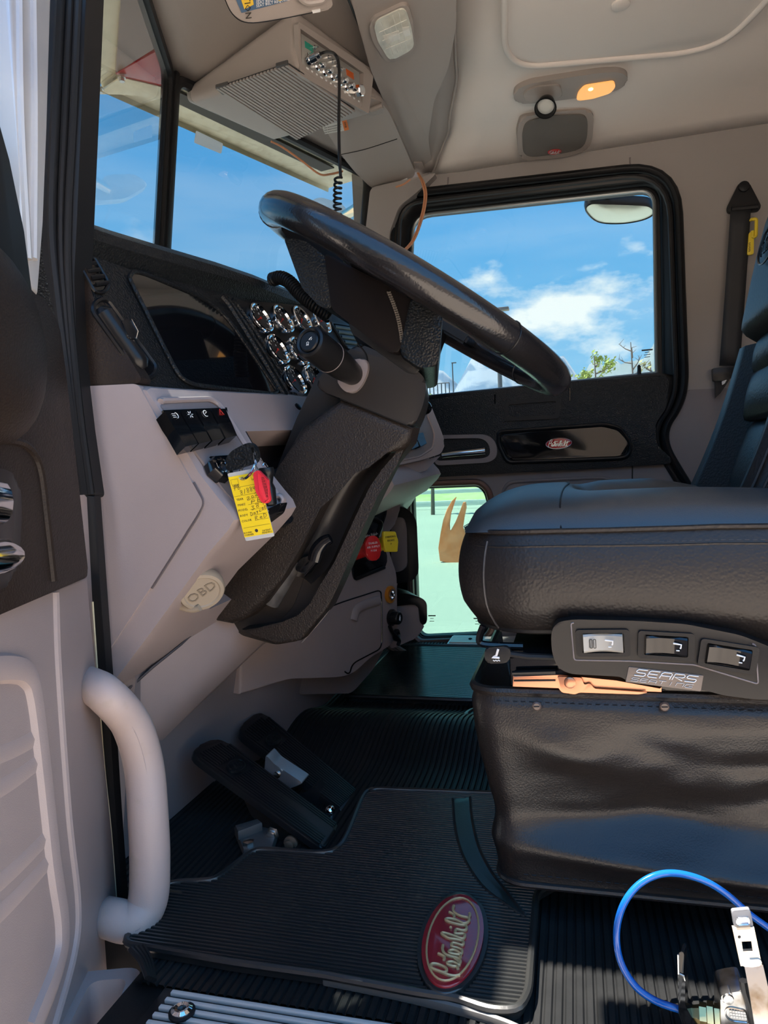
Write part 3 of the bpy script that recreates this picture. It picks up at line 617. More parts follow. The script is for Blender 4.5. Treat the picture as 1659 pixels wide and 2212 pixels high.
# eight round gauges
DIAL = mat('dial_face', (0.02, 0.018, 0.018), 0.35)
NEED = mat('red_needle', (0.7, 0.03, 0.02), 0.4)
fy = FA[1].cross(EZ).normalized()
if fy.y < 0: fy = -fy
fz = FN.cross(fy).normalized()
if fz.z < 0: fz = -fz
gpos = [(560.5, 689), (607.5, 691.5), (649, 692), (691.5, 695.5), (597, 757), (643, 760), (634, 823.5), (676, 820)]
for i, (px, py_) in enumerate(gpos):
    c = at(px, py_, pl=off(FA, 0.006))
    bm = BM(); lathe(bm, c, FN, [(-0.006, 0.0268), (0.004, 0.0268), (0.0065, 0.0260), (0.0074, 0.0240), (0.0062, 0.0215), (0.002, 0.0200), (0.0015, 0.0)], 32)
    g = out('gauge', bm, CHROME, dash)
    bm = BM(); lathe(bm, c, FN, [(0.0016, 0.0204), (0.0024, 0.0204), (0.0025, 0.0)], 28); out('dial', bm, DIAL, g)
    bm = BM()
    for k in range(9):
        t = math.radians(-30+k*30); d_ = fy*math.cos(t)+fz*math.sin(t); box(bm, c+FN*0.0029+d_*0.0165, d_, FN.cross(d_), FN, (0.003 if k % 2 else 0.0045, 0.0007, 0.0006))
    text(bm, ('0', '8', '4', '2', '6', '1', '5', '3')[i], c+FN*0.0029+fz*0.008, fy, fz, 0.006, 0.0002)
    out('dial_marks', bm, WHITE, g)
    t = math.radians(205+12*(i % 3)); d_ = fy*math.cos(t)+fz*math.sin(t)
    bm = BM(); box(bm, c+FN*0.0034+d_*0.006, d_, FN.cross(d_), FN, (0.016, 0.0012, 0.0008)); lathe(bm, c+FN*0.003, FN, [(0, 0.0022), (0.0012, 0.002), (0.0014, 0)], 10); out('needle', bm, NEED, g)
# centre air outlet right of the gauges
bm = BM(); q = rnd(fa([(714, 698), (800, 712), (830, 760), (748, 752)], 0.0045), 0.006); tube(bm, q, 0.0035, 6, closed=True); cv = out('air_vent', bm, SATIN, dash)
for k in range(4):
    bm = BM(); tube(bm, fa([(724+k*7, 706+k*11), (810+k*6, 718+k*11)], 0.005), 0.004, 6, ry=0.0012); out('vent_slat', bm, SATIN, cv)
# ---- grey lower body
px_sec = [(300, 826), (335, 842), (392, 935), (440, 1018), (487, 1078), (508, 1103), (516, 1122), (505, 1142), (462, 1192), (400, 1276), (330, 1372), (262, 1462), (222, 1500)]
sec2 = [at(x, y, Y=0.74) for x, y in px_sec]+[V((-0.66, 0, 0.26)), V((-0.66, 0, 0.64))]
sec2[0] = B0+V((-0.01, 0, 0.0)); sec2[1] = at(326, 838, Y=0.74)
def low_sec(y):
    r = sect(y, sec2); o = dxy(y)
    for i in range(9, 13):
        r[i].x -= o.x*0.7
    if 0.868 < y < 1.2:               # open shelf beside the steering column
        for i in range(3, 10): r[i].x -= 0.12
    return r
bm = BM(); ys2 = [0.732, 0.74, 0.76, 0.81, 0.866, 0.869, 0.95, 1.05, 1.15, 1.198, 1.202, 1.25, 1.35, 1.45, 1.55, 1.62, 1.7, 1.8, 1.9, 2.0]
rg = [low_sec(y) for y in ys2]
cc = sum(rg[0], V((0, 0, 0)))/len(rg[0]); rg[0] = [p.lerp(V((cc.x, p.y, cc.z)), 0.02) for p in rg[0]]
loft(bm, rg); out('lower_dash', bm, GREY, dash, ang=28, label='grey lower dash body')
FL = plane3(sec2[1]+V((0, .74-sec2[1].y, 0)), sec2[4], sec2[1]+V((0, .36, 0))+dxy(1.10))
if FL[1].x < 0: FL = (FL[0], -FL[1])
LN = FL[1]
def fl(pts, o=0.0): return ats(pts, pl=off(FL, o))
# flat end panel with its seam
bm = BM(); prism(bm, rnd(ats([(150, 836), (290, 829), (300, 833), (420, 1052), (436, 1080), (436, 1092), (425, 1112), (330, 1262), (222, 1424), (190, 1440), (150, 1300)], Y=0.7285), 0.004), (0, 0.01, 0), 0.0015)
out('end_panel', bm, GREY, dash, label='flat grey end panel facing the door')
bm = BM(); tube(bm, rnd(ats([(299, 832), (424, 1052), (441, 1085), (428, 1114), (334, 1262), (218, 1432)], Y=0.7305), 0.006)[6:-6], 0.0016, 6); out('panel_seam', bm, mat('seam_grey', (0.09, 0.075, 0.08), 0.6), dash)  # dark joint round the end panel
# switch recess
rec = [(345, 872), (452, 868), (470, 878), (602, 1084), (606, 1098), (596, 1106), (520, 1096), (486, 1060)]
bm = BM(); prism(bm, rnd(fl(rec, 0.0015), 0.006), LN*-0.003, 0.001); sp = out('switch_panel', bm, GREYD, dash, label='darker recessed switch and ignition panel')
bm = BM(); tube(bm, rnd(fl([(340, 866), (454, 862), (474, 874), (608, 1084)], 0.002), 0.01)[3:-3], 0.004, 8); out('panel_rim', bm, GREY, sp)
bm = BM(); prism(bm, rnd(fl([(530, 950), (700, 940), (680, 1010), (630, 1130), (560, 1140), (540, 1060)], -0.045), 0.006), LN*-0.01, 0.001); out('slot_shade', bm, GLOSS, sp, label='black plate standing in for the shade inside the open shelf')  # black plate set deep in the shelf to paint its shade
# four rocker switches
rk0 = [(354, 888), (392, 888), (446, 958), (412, 968)]
u_ = [((382+30*k), 889-1.5*k) for k in range(5)]; b_ = [((414+26*k), 966-5*k) for k in range(5)]
bm = BM(); prism(bm, fl([(352, 886), (490, 880), (504, 936), (492, 950), (412, 972), (402, 962)], 0.003), LN*-0.003); out('switch_well', bm, GLOSS, sp)
sym = ['~', ')', '*', '(', '^']
for k in range(4):
    x0 = 354+34*k; q0 = [(x0, 888-k*1.5), (x0+33, 887-k*1.5), (x0+33+42-6*k, 958-k*6), (x0+46-5*k, 965-k*6)]
    a = fl(q0, 0.012); mid = [(q0[0][0]*.5+q0[3][0]*.5, q0[0][1]*.5+q0[3][1]*.5), (q0[1][0]*.5+q0[2][0]*.5, q0[1][1]*.5+q0[2][1]*.5)]
    bm = BM()
    t0, t1, b1, b0 = fl([q0[0]], 0.010)[0], fl([q0[1]], 0.010)[0], fl([q0[2]], 0.017)[0], fl([q0[3]], 0.017)[0]
    m0, m1 = fl([mid[0]], 0.007)[0], fl([mid[1]], 0.007)[0]
    ra = [t0, t0.lerp(m0, .6)+LN*-.0006, m0, m0.lerp(b0, .5), b0]; rb = [t1, t1.lerp(m1, .6)+LN*-.0006, m1, m1.lerp(b1, .5), b1]
    ra, rb = [p.lerp(q, 0.04) for p, q in zip(ra, rb)], [q.lerp(p, 0.04) for p, q in zip(ra, rb)]
    dn = LN*-0.016
    loft(bm, [[p, q, q+dn, p+dn] for p, q in zip(ra, rb)])
    r_ = out('rocker_switch', bm, GLOSS, sp, ang=25)
    cx = ra[0].lerp(rb[1], .5)+LN*0.0012; xd = (rb[0]-ra[0]).normalized(); yd = (ra[0]-ra[1]).normalized()
    bm = BM()
    if k == 3:
        for s_ in (0.0048, 0.0028): tube(bm, [cx+yd*s_, cx-yd*s_*.7+xd*s_, cx-yd*s_*.7-xd*s_], 0.0004, 5, closed=True)
    elif k == 0:
        tube(bm, [cx+xd*(0.002+0.003*math.cos(t))+yd*0.0035*math.sin(t) for t in [math.pi*(-.5+i/8) for i in range(9)]], 0.0005, 5)
        for j in (-1, 0, 1): tube(bm, [cx+yd*j*0.0022+xd*0.001, cx+yd*j*0.0022-xd*0.0045], 0.0004, 5)
    elif k == 1:
        for j in range(6): t = math.pi*j/3; tube(bm, [cx+(xd*math.cos(t)+yd*math.sin(t))*.0018, cx+(xd*math.cos(t)+yd*math.sin(t))*.0045], 0.0005, 5)
    else:
        tube(bm, [cx+xd*0.004*math.cos(t)+yd*0.004*math.sin(t) for t in [math.pi*(.3+i/6) for i in range(9)]], 0.0005, 5); tube(bm, [cx-xd*.001, cx+xd*.003+yd*.002], 0.0005, 5)
    out('switch_symbol', bm, NEED if k == 3 else WHITE, r_ and sp)
# ignition lock
ig = at(470, 1018, pl=off(FL, 0.003))
bm = BM(); lathe(bm, ig, LN, [(-0.004, 0.0165), (0.006, 0.0165), (0.010, 0.015), (0.011, 0.0115), (0.008, 0.0105), (0.008, 0.0)], 8); il = out('ignition_lock', bm, GLOSS, sp, ang=25)
bm = BM(); lathe(bm, ig+LN*0.007, LN, [(0, 0.0105), (0.003, 0.0105), (0.0035, 0.0095), (0.001, 0.009), (0.001, 0)], 24); out('lock_ring', bm, CHROME, sp)
# little black socket and hooks next to the tag
bm = BM(); prism(bm, fl([(455, 985), (500, 982), (520, 1010), (492, 1012)], 0.0045), LN*-0.003, 0.001); out('blank_plate', bm, GLOSS, sp)
bm = BM(); q = ats([(470, 1170), (524, 1122), (560, 1108), (608, 1085), (600, 1110), (560, 1140), (515, 1158), (480, 1172)], Y=0.80); prism(bm, rnd(q, 0.004), (0, 0.02, 0), 0.002); out('hook_bracket', bm, GLOSS, dash, label='gloss black triangular bracket under the key')
bm = BM(); q = spl(ats([(570, 1120), (604, 1094), (612, 1080), (606, 1071), (592, 1074)], Y=0.835), 5); tube(bm, q, 0.0035, 8, ry=0.006); out('bracket_rim', bm, GREY, dash)
# small round plug on the grey face
bm = BM(); lathe(bm, at(642, 880, pl=off(FL, 0.001)), LN, [(0, 0.006), (0.003, 0.006), (0.004, 0.004), (0.004, 0)], 14); out('round_plug', bm, BLK, dash)
# knee panel under the dash
bm = BM()
ra = [at(x, y, Y=yy) for x, y, yy in ((216, 1500, .80), (272, 1492, .80), (330, 1440, .82), (392, 1390, .86), (470, 1316, .95), (560, 1240, 1.05))]
rb = [at(x, y, Y=yy) for x, y, yy in ((236, 1664, .87), (300, 1640, .87), (336, 1614, .875), (430, 1520, .93), (560, 1396, 1.02), (660, 1300, 1.09))]
rc = [p+V((-0.05, 0.5, 0.02)) for p in rb]
mid = [a.lerp(b, .5)+V((0.012, -0.012, 0)) for a, b in zip(ra, rb)]
ra2 = [p+V((-0.05, 0.3, 0.06)) for p in ra]
grid(bm, lambda u, v: (lambda R, i: R[i])([ra2, ra, mid, rb, [p+V((-.006, .012, -.002)) for p in rb], rc][round(v*5)], round(u*5)), 5, 5)
flip_to(bm, (1, -1, -0.3)); kp = out('knee_panel', bm, GREY, dash, ang=60, label='grey sloping knee panel below the dash')
bm = BM(); tube(bm, [p+V((0.002, -0.004, 0)) for p in ra], 0.0018, 6); out('panel_seam', bm, mat('seam_dark', (0.05, 0.045, 0.05), 0.6), dash)
# ---- centre console, lower stack right of the column
CB = (at(700, 1300, Y=1.30), at(857, 1200, Y=1.56)); CBx = (CB[1]-CB[0]); CBx.z = 0
CN = V((CBx.y, -CBx.x, 0)).normalized()
if CN.x < 0: CN = -CN
CP = (CB[0], CN)
def cs(pts, o=0.0): return ats(pts, pl=off(CP, o))
bm = BM(); q = rnd(cs([(520, 1120), (700, 1060), (868, 1050), (862, 1120), (832, 1160), (846, 1210), (857, 1240), (858, 1385), (800, 1420), (756, 1462), (622, 1466), (520, 1500)]), [0, 0, .01, .02, .02, .02, .02, .03, .02, .05, .02, 0], 4)
prism(bm, q, CN*-0.22, 0.012, 3); cst = out('centre_console', bm, GREY, dash, label='grey lower centre console')
bm = BM(); q = rnd(cs([(640, 1440), (760, 1400), (846, 1370), (806, 1446), (760, 1498), (640, 1500)], -0.05), 0.02); prism(bm, q, CN*-0.15, 0.01); out('console_foot', bm, GREYD, dash)
bm = BM(); tube(bm, rnd(cs([(630, 1346), (735, 1302), (822, 1274), (824, 1290), (825, 1400), (760, 1434), (755, 1460)], 0.001), 0.02), 0.0016, 6); out('fuse_door_seam', bm, GLOSS, cst)
bm = BM(); tube(bm, spl(cs([(764, 1340), (770, 1318), (790, 1306), (818, 1297)], 0.001), 6), 0.011, 10, ry=0.007); out('finger_grip', bm, GREY, cst)
# air valve well
bm = BM(); q = rnd(cs([(780, 1096), (836, 1090), (836, 1110), (818, 1160), (838, 1200), (834, 1226), (768, 1256), (762, 1240), (760, 1150)], 0.003), 0.012); prism(bm, q, CN*-0.004, 0.0015); vw = out('valve_panel', bm, GLOSS, cst, label='gloss black panel behind the air valve knobs')
bm = BM(); tube(bm, cs([(770, 1250), (830, 1226)], 0.005), 0.004, 8); out('panel_rim', bm, SATIN, cst); bm = BM(); tube(bm, spl(cs([(800, 1120), (822, 1130), (814, 1160)], 0.003), 5), 0.006, 8); out('panel_rim', bm, SATIN, cst)
bm = BM(); cxd = CBx.normalized(); text(bm, 'Before Leaving Vehicle', at(792, 1158, pl=off(CP, 0.006)), cxd+V((0, 0, 0.03)), EZ, 0.0095, 0.0003, 1); out('valve_lettering', bm, WHITE, cst)
# red and yellow push-pull valves
def knob(name, px0, px1, hexa, m, lab, lines):
    a = at(*px0, pl=off(CP, 0.0)); b = at(*px1, pl=off(CP, 0.062))
    ax = (b-a).normalized(); bm = BM(); lathe(bm, a, ax, [(0, 0.014), ((b-a).length, 0.0135)], 18)
    u = CN.cross(EZ).normalized(); u = u if u.y > 0 else -u
    w = ax; hx = V((0, 1, 0.05)).normalized(); fn = (CAM-b).normalized()*0.65+CN*0.75; fn.normalize(); hx = (u-fn*u.dot(fn)).normalized(); hy = fn.cross(hx); hy = hy if hy.z > 0 else -hy
    pts = [b+hx*x*0.0185+hy*y*0.0245 for x, y in hexa]
    prism(bm, [p+fn*0.012 for p in rnd(pts, 0.004, 3)], fn*-0.008, 0.003); o = out(name, bm, m, cst, label=lab)
    bm = BM()
    for k, s in enumerate(lines): text(bm, s, b+fn*0.0125+hy*(0.010-0.0075*k), hx, hy, 0.0058, 0.0002, 1)
    return o, bm
oc = [(-.45, 1), (.45, 1), (.95, .45), (.95, -.45), (.45, -1), (-.45, -1), (-.95, -.45), (-.95, .45)]
o, bm = knob('trailer_valve_knob', (766, 1196), (800, 1184), oc, RED, 'red octagonal air valve knob', ['TRAILER', 'AIR SUPPLY', 'PUSH'])
out('knob_lettering', bm, WHITE, cst)
o, bm = knob('parking_valve_knob', (800, 1184), (838, 1170), [(-.8, .95), (.8, .8), (.95, .0), (.8, -.95), (-.8, -.8), (-.95, 0)], YEL, 'yellow parking brake valve knob', ['PARKING', 'BRAKE', 'P'])
out('knob_lettering', bm, INK, cst)
# cigar lighter with amber ring, power socket cap on its strap
c = at(841, 1284, pl=off(CP, 0.001)); bm = BM(); lathe(bm, c, CN, [(0, 0.019), (0.005, 0.019), (0.006, 0.014), (0.004, 0.013), (0.003, 0)], 24); out('lighter_ring', bm, mat('amber_plastic', (0.55, 0.2, 0.02), 0.3), cst, label='amber ring of the lighter socket')
bm = BM(); lathe(bm, c+CN*0.003, CN, [(0, 0.012), (0.006, 0.012), (0.006, 0.009), (0.001, 0.008), (0.001, 0)], 20); out('lighter_socket', bm, CHROME, cst)
c = at(845, 1334, pl=off(CP, 0.001)); bm = BM(); lathe(bm, c, CN, [(0, 0.019), (0.004, 0.019), (0.006, 0.015), (0.020, 0.0145), (0.022, 0.013), (0.022, 0)], 20); sc_ = out('socket_cap', bm, SATIN, cst)
bm = BM(); tube(bm, [c+CN*0.0225+V((0, -.003, -.004)), c+CN*.0225+V((0, .003, .006))], 0.0012, 5); tube(bm, [c+CN*0.0225+V((0, .001, -.006)), c+CN*.0225+V((0, .004, .002))], 0.0012, 5); out('cap_symbol', bm, WHITE, cst)
bm = BM(); tube(bm, spl(cs([(842, 1352), (848, 1366), (862, 1382), (860, 1394)], 0.006), 4), 0.0045, 8); lathe(bm, at(855, 1372, pl=off(CP, 0.004)), CN, [(0, 0.014), (0.004, 0.014), (0.006, 0.009), (0.003, 0.007), (0.003, 0)], 16); out('cap_strap', bm, SATIN, cst)
# ---- right hand dash switches beside the column
RP = (at(905, 940, Y=1.42), V((0.93, -0.25, 0.27)).normalized())
def rq(pts, o=0.0): return ats(pts, pl=off(RP, o))
bm = BM(); prism(bm, rnd(rq([(770, 1020), (830, 872), (880, 850), (919, 854), (931, 876), (956, 938), (962, 959), (953, 980), (909, 994), (838, 1009)], 0.012), [.0, .01, .02, .02, .01, .02, .015, .015, .01, .01]), RP[1]*-0.06, 0.010, 4)
rw_ = out('switch_wing', bm, GREY, dash, label='rounded grey switch wing right of the column')
bm = BM(); prism(bm, rnd(rq([(800, 1052), (836, 1010), (908, 996), (952, 984), (921, 1016), (860, 1036), (812, 1054)], -0.004), 0.006), RP[1]*-0.05, 0.004); out('wing_underside', bm, GREY, dash)
bm = BM(); prism(bm, rnd(rq([(800, 1008), (850, 890), (900, 876), (920, 893), (937, 938), (933, 966), (905, 984), (845, 998)], 0.0125), 0.010), RP[1]*-0.002, 0.0008); rp = out('switch_panel', bm, GREYD, dash)
bm = BM(); tube(bm, rnd(rq([(800, 1009), (850, 889), (900, 875), (921, 892), (939, 938), (935, 968), (906, 986), (844, 1000)], 0.0125), 0.010), 0.0022, 6, closed=True); out('panel_rim', bm, GREY, rp)
for (xa, ya, xb, yb_, w) in ((868, 944, 880, 978, 14), (884, 928, 896, 972, 20), (902, 925, 914, 966, 18)):
    bm = BM(); q = [rq([(xa-w*.5, ya)], .010)[0], rq([(xa+w*.5, ya-3)], .010)[0], rq([(lerp(xa, xb, .5)+w*.5, lerp(ya, yb_, .5)-4)], .014)[0], rq([(xb+w*.5, yb_-8)], .026)[0], rq([(xb-w*.3, yb_)], .026)[0], rq([(lerp(xa, xb, .5)-w*.5, lerp(ya, yb_, .5))], .014)[0]]
    ra = [q[0], q[5], q[4]]; rb = [q[1], q[2], q[3]]; dn = RP[1]*-.022
    loft(bm, [[p, r_, r_+dn, p+dn] for p, r_ in zip(ra, rb)]); bmesh.ops.bevel(bm, geom=bm.edges[:], offset=.0012, segments=2, affect='EDGES'); out('rocker_switch', bm, SATIN, rp)
bm = BM(); a = at(900, 902, pl=off(RP, .012)); k_ = at(918, 881, pl=off(RP, .040)); tube(bm, [a, k_], .004, 8); bmesh.ops.create_uvsphere(bm, u_segments=20, v_segments=14, radius=.0138, matrix=Matrix.Translation(k_)); out('valve_ball_knob', bm, GLOSS, dash, label='black ball knob of the hand valve')
# black moulded grab pad and cup tray on the passenger side
bm = BM(); q = rnd(ats([(840, 1096), (876, 1094), (900, 1120), (905, 1240), (890, 1256), (850, 1262), (838, 1250)], Y=1.74), 0.02); prism(bm, q, (-0.03, 0.10, 0), 0.02, 4); gpd = out('side_pad', bm, BLK, dash, label='rounded black pad on the passenger footwell side')
bm = BM(); q = rnd(ats([(845, 1120), (872, 1116), (878, 1140), (880, 1226), (862, 1236), (845, 1236)], Y=1.736), 0.014); prism(bm, q, (0, 0.02, 0), 0.003); out('pad_face', bm, GREYD, dash)
bm = BM(); q = rnd(ats([(845, 1282), (880, 1282), (908, 1290), (922, 1300), (923, 1342), (916, 1352), (908, 1346), (904, 1308), (888, 1306), (850, 1310)], Y=1.66), 0.008); prism(bm, q, (-0.05, 0.09, 0), 0.006); out('cup_tray', bm, SATIN, dash, label='black rim of the cup tray')
bm = BM(); q = rnd(ats([(842, 1308), (904, 1306), (912, 1350), (918, 1352), (900, 1378), (850, 1400), (842, 1400)], Y=1.665), 0.012); prism(bm, q, (-0.06, 0.1, 0), 0.008); out('tray_body', bm, GREY, dash)
# ---- heater hose bundle behind the tray
bm = BM()
for k in range(3): tube(bm, spl(ats([(836+k*8, 1395), (856+k*8, 1408), (880+k*6, 1420)], Y=1.88), 5), 0.008, 8)
bh = out('hose_bundle', bm, mat('bundle_grey', (0.12, 0.11, 0.11), 0.5), dash)
# ================================================================== STEERING COLUMN
col = thing('steering_column', 'dark grained steering column cover rising from the knee panel to the wheel', 'steering column', (-0.4, 1.02, 0.3))
YC = 0.965
def cy(pts, o=0.0): return ats(pts, Y=YC+o)
def SM(pts, n=4): return spl(pts, n, True)
body = [(690, 800), (640, 905), (598, 1012), (548, 1150), (470, 1290), (440, 1335), (500, 1348), (520, 1372), (596, 1393), (648, 1384), (702, 1312), (742, 1240), (796, 1110), (850, 990), (893, 925), (905, 820), (790, 770)]
bm = BM(); prism(bm, rnd(cy(body), 0.008), (-0.032, 0.12, 0), 0.010, 3); out('lower_cover', bm, SHROUD, col)
# raised left lobe of the grained cover
lobe = [(736, 860), (892, 922), (884, 955), (868, 972), (836, 978), (790, 988), (754, 1004), (724, 1040), (692, 1098), (650, 1182), (612, 1246), (570, 1304), (530, 1338), (498, 1350), (428, 1337), (470, 1280), (545, 1150), (600, 1010), (650, 920)]
bm = BM(); prism(bm, cy(lobe, -0.040), (0, 0.045, 0), 0.014, 4); out('grained_cover', bm, COLG, col, label='raised leather-grained cover panel')
# right ridge
rr = [(893, 925), (884, 960), (852, 1000), (816, 1072), (782, 1146), (758, 1204), (732, 1262), (708, 1314), (650, 1384), (597, 1393), (548, 1378), (520, 1360), (566, 1354), (612, 1350), (646, 1336), (668, 1306), (690, 1266), (722, 1215), (752, 1150), (780, 1090), (800, 1050), (824, 1015), (850, 985), (872, 950)]
bm = BM(); prism(bm, cy(rr, -0.030), (0, 0.035, 0), 0.010, 3); out('side_ridge', bm, COLG, col, label='grained ridge along the right of the cover')
lobe_e = spl(cy([(868, 972), (836, 978), (790, 988), (754, 1004), (724, 1040), (692, 1098), (650, 1182), (618, 1238)]), 4)
ridge_e = spl(cy([(874, 962), (850, 985), (824, 1015), (800, 1050), (780, 1090), (752, 1150), (722, 1215), (684, 1256)]), 4)
bm = BM()
def chan(u, v):
    i = round(u*(len(lobe_e)-1)); a, b = lobe_e[i], ridge_e[i]; k = min(1, u/.18)
    p = a.lerp(b, v*1.06-.03); dep = lerp(-.036, lerp(-.036, lerp(-.036, -.026, v)+.030*math.sin(math.pi*v**.8), k), 1); p.y = YC+dep; return p
grid(bm, chan, len(lobe_e)-1, 14); flip_to(bm, -EY); out('cover_channel', bm, SHROUD, col, ang=80, label='smooth concave channel down the cover')
bm = BM(); tube(bm, spl(cy([(894, 935), (806, 1110), (752, 1236), (712, 1316), (652, 1388)], -0.002), 5), 0.0012, 5); out('cover_seam', bm, GREYD, col)
# opening with the pivot tube, and tilt lever
bm = BM(); prism(bm, rnd(cy([(604, 1226), (660, 1232), (652, 1262), (634, 1310), (608, 1338), (548, 1322), (560, 1300)], -0.0015), 0.008), (0, 0.004, 0)); out('cover_opening', bm, mat('opening_brown', (0.012, 0.007, 0.004), 0.6), col)
bm = BM(); tube(bm, cy([(636, 1204), (604, 1262), (582, 1300)], -0.004), 0.0155, 16); out('pivot_tube', bm, mat('worn_tube', (0.09, 0.085, 0.08), 0.55, var=((0.04, 0.035, 0.035), 60, 0.4, 0.7)), col)
bm = BM(); prism(bm, rnd(cy([(648, 1208), (672, 1196), (690, 1210), (664, 1242), (636, 1232)], -0.018), 0.004), (0, 0.02, 0), 0.003); q = spl(cy([(678, 1212), (684, 1190), (698, 1172), (714, 1163)], -0.034), 5)
n = len(q); tube(bm, q, [0.0065+0.0035*math.sin(math.pi*(1-i/n)*0.7) for i in range(n)], 12, ry=[0.005]*n); tube(bm, cy([(690, 1206), (658, 1244)], -0.02), 0.0016, 6); out('tilt_lever', bm, GLOSS, col, label='gloss black tilt lever')
# upper shroud
up_ = [(786, 742), (760, 752), (740, 778), (716, 812), (693, 806), (737, 858), (893, 923), (912, 880), (921, 842), (919, 818), (896, 796)]
sh = [(770, 738), (742, 770), (700, 800), (676, 838), (735, 860), (893, 924), (913, 880), (921, 842), (918, 815), (892, 794)]
bm = BM(); prism(bm, rnd(cy(sh, -0.044), [.02, .02, .02, .02, 0, .01, .02, .02, .02, .02]), (-0.022, 0.13, 0), 0.016, 4); out('upper_shroud', bm, SHROUD, col, label='smooth upper column shroud')
bm = BM(); tube(bm, cy([(735, 861), (893, 925)], -0.042), 0.0012, 5); tube(bm, spl(cy([(772, 742), (790, 764), (796, 790)], -0.044), 4), 0.0012, 5); out('shroud_seam', bm, BLK, col)
# turn stalk
bm = BM(); q = rnd(cy([(722, 812), (745, 780), (792, 772), (796, 800), (780, 836), (760, 852), (738, 842)], -0.052), 0.010); prism(bm, q, (0, 0.014, 0), 0.005, 3); out('stalk_boot', bm, GREYD, col)
s0, s1 = at(668, 738, Y=0.815), at(764, 810, Y=0.918)
ax = (s0-s1).normalized(); ln_ = (s0-s1).length
bm = BM(); lathe(bm, s1, ax, [(0, 0.0145), (ln_*.30, 0.0185), (ln_*.55, 0.0195), (ln_*.562, 0.0195), (ln_*.565, 0.0202), (ln_*.97, 0.0202), (ln_, 0.0192), (ln_+0.0015, 0.0165), (ln_, 0.0140), (ln_-0.004, 0.0138), (ln_-0.004, 0)], 36)
st = out('turn_stalk', bm, SATIN, col, label='thick black multifunction stalk'); 
bm = BM(); lathe(bm, s1+ax*(ln_-0.004), ax, [(0, 0.0130), (0.0045, 0.0128), (0.0058, 0.0112), (0.0052, 0)], 28); out('stalk_button', bm, SATIN, st)
bm = BM(); lathe(bm, s1+ax*ln_*.562, ax, [(-0.0006, 0.0197), (0, 0.0206), (0.0008, 0.0206), (0.0014, 0.0197)], 36); out('stalk_ring', bm, GREYD, st)
bm = BM(); bc = s1+ax*(ln_+0.0016); hx = ax.cross(EZ).normalized(); hx = hx if hx.dot(_r) > 0 else -hx; hy = ax.cross(hx); hy = hy if hy.z > 0 else -hy
tube(bm, [bc+hx*(-.001+.0016*math.cos(t))+hy*(-.0025+.0016*math.sin(t)) for t in [math.pi*i/5 for i in range(6)]], 0.00035, 5)
for j in (-1, 0, 1): tube(bm, [bc+hx*(-.001+j*.0012)+hy*-.003, bc+hx*(-.001+j*.0014)+hy*-.0055], 0.0003, 5)
tube(bm, [bc+hx*.0005+hy*.0015, bc+hx*.0015+hy*.003, bc+hx*.004+hy*.0048], 0.0004, 5); tube(bm, [bc+hx*.003+hy*.001, bc+hx*.0045+hy*.0028], 0.0003, 5); out('button_symbol', bm, WHITE, st)
# neck under the wheel
bm = BM(); prism(bm, rnd(cy([(772, 742), (800, 735), (900, 790), (908, 798), (896, 812), (800, 790)], 0.0), 0.008), (0, 0.12, 0), 0.006); out('column_neck', bm, SATIN, col)
# ================================================================== STEERING WHEEL
WC = V((-0.208, 1.015, 0.748)); E1 = EY; E2 = V((0.422, 0, -0.288)).normalized(); WN = E2.cross(E1).normalized()
if WN.z < 0: WN = -WN
whl = thing('steering_wheel', 'black leather-wrapped steering wheel tilted over the driver seat', 'steering wheel', WC)
RW, RT = 0.228, 0.0212
path = [WC+(E1*math.cos(t)+E2*math.sin(t))*RW for t in [2*math.pi*k/96 for k in range(96)]]
bm = BM(); tube(bm, path, RT, 18, closed=True, up=WN); out('rim', bm, RIML, whl)
for t in (-2.62, -0.52, 0.52, 2.62): # leather joints
    c = WC+(E1*math.cos(t+math.pi/2*0)+E2*math.sin(t))*RW
for t in (math.radians(-128), math.radians(-58+180+0), math.radians(128), math.radians(-107)):
    pass
for t in (math.radians(133), math.radians(-112), math.radians(47), math.radians(-70)):
    rd = E1*math.cos(t)+E2*math.sin(t); c = WC+rd*RW
    bm = BM(); tube(bm, [c+(rd*math.cos(a)+WN*math.sin(a))*(RT+0.0003) for a in [2*math.pi*k/20 for k in range(20)]], 0.0009, 5, closed=True); out('rim_joint', bm, SATIN, whl)
YH = 0.90
def hy_(pts, o=0.0): return ats(pts, Y=YH+o)
bm = BM(); prism(bm, rnd(hy_([(612, 512), (660, 520), (722, 570), (716, 668), (690, 662), (652, 622)]), 0.006), (0, 0.23, 0), 0.006, 3); out('front_spoke', bm, BLKG, whl, label='leather-grained front face of the hub')
bm = BM(); prism(bm, rnd(hy_([(700, 545), (900, 650), (885, 690), (862, 764), (836, 760), (716, 668)], -0.002), 0.008), (0, 0.234, 0), 0.008, 3); hp = out('hub_cover', bm, mat('hub_plastic', (0.008, 0.006, 0.006), 0.45, spec=0.12, bump=('noise', 300, 0.15, 0.0006)), whl)
bm = BM(); prism(bm, rnd(hy_([(888, 640), (957, 680), (946, 790), (908, 796), (862, 764)], -0.006), 0.008), (-0.042, 0.22, 0), 0.008, 3); out('rear_pad', bm, BLKG, whl, label='leather-grained rear block of the hub')
bm = BM(); prism(bm, rnd(hy_([(752, 696), (862, 762), (908, 796), (900, 808), (880, 806), (760, 720)], 0.02), 0.004), (-0.035, 0.17, 0), 0.004); out('hub_base', bm, SATIN, whl)
bm = BM() # herringbone stitching
st_ = [(840+5*math.sin(math.pi*i/22)+i*1.3, 630+i*4.8) for i in range(23)]
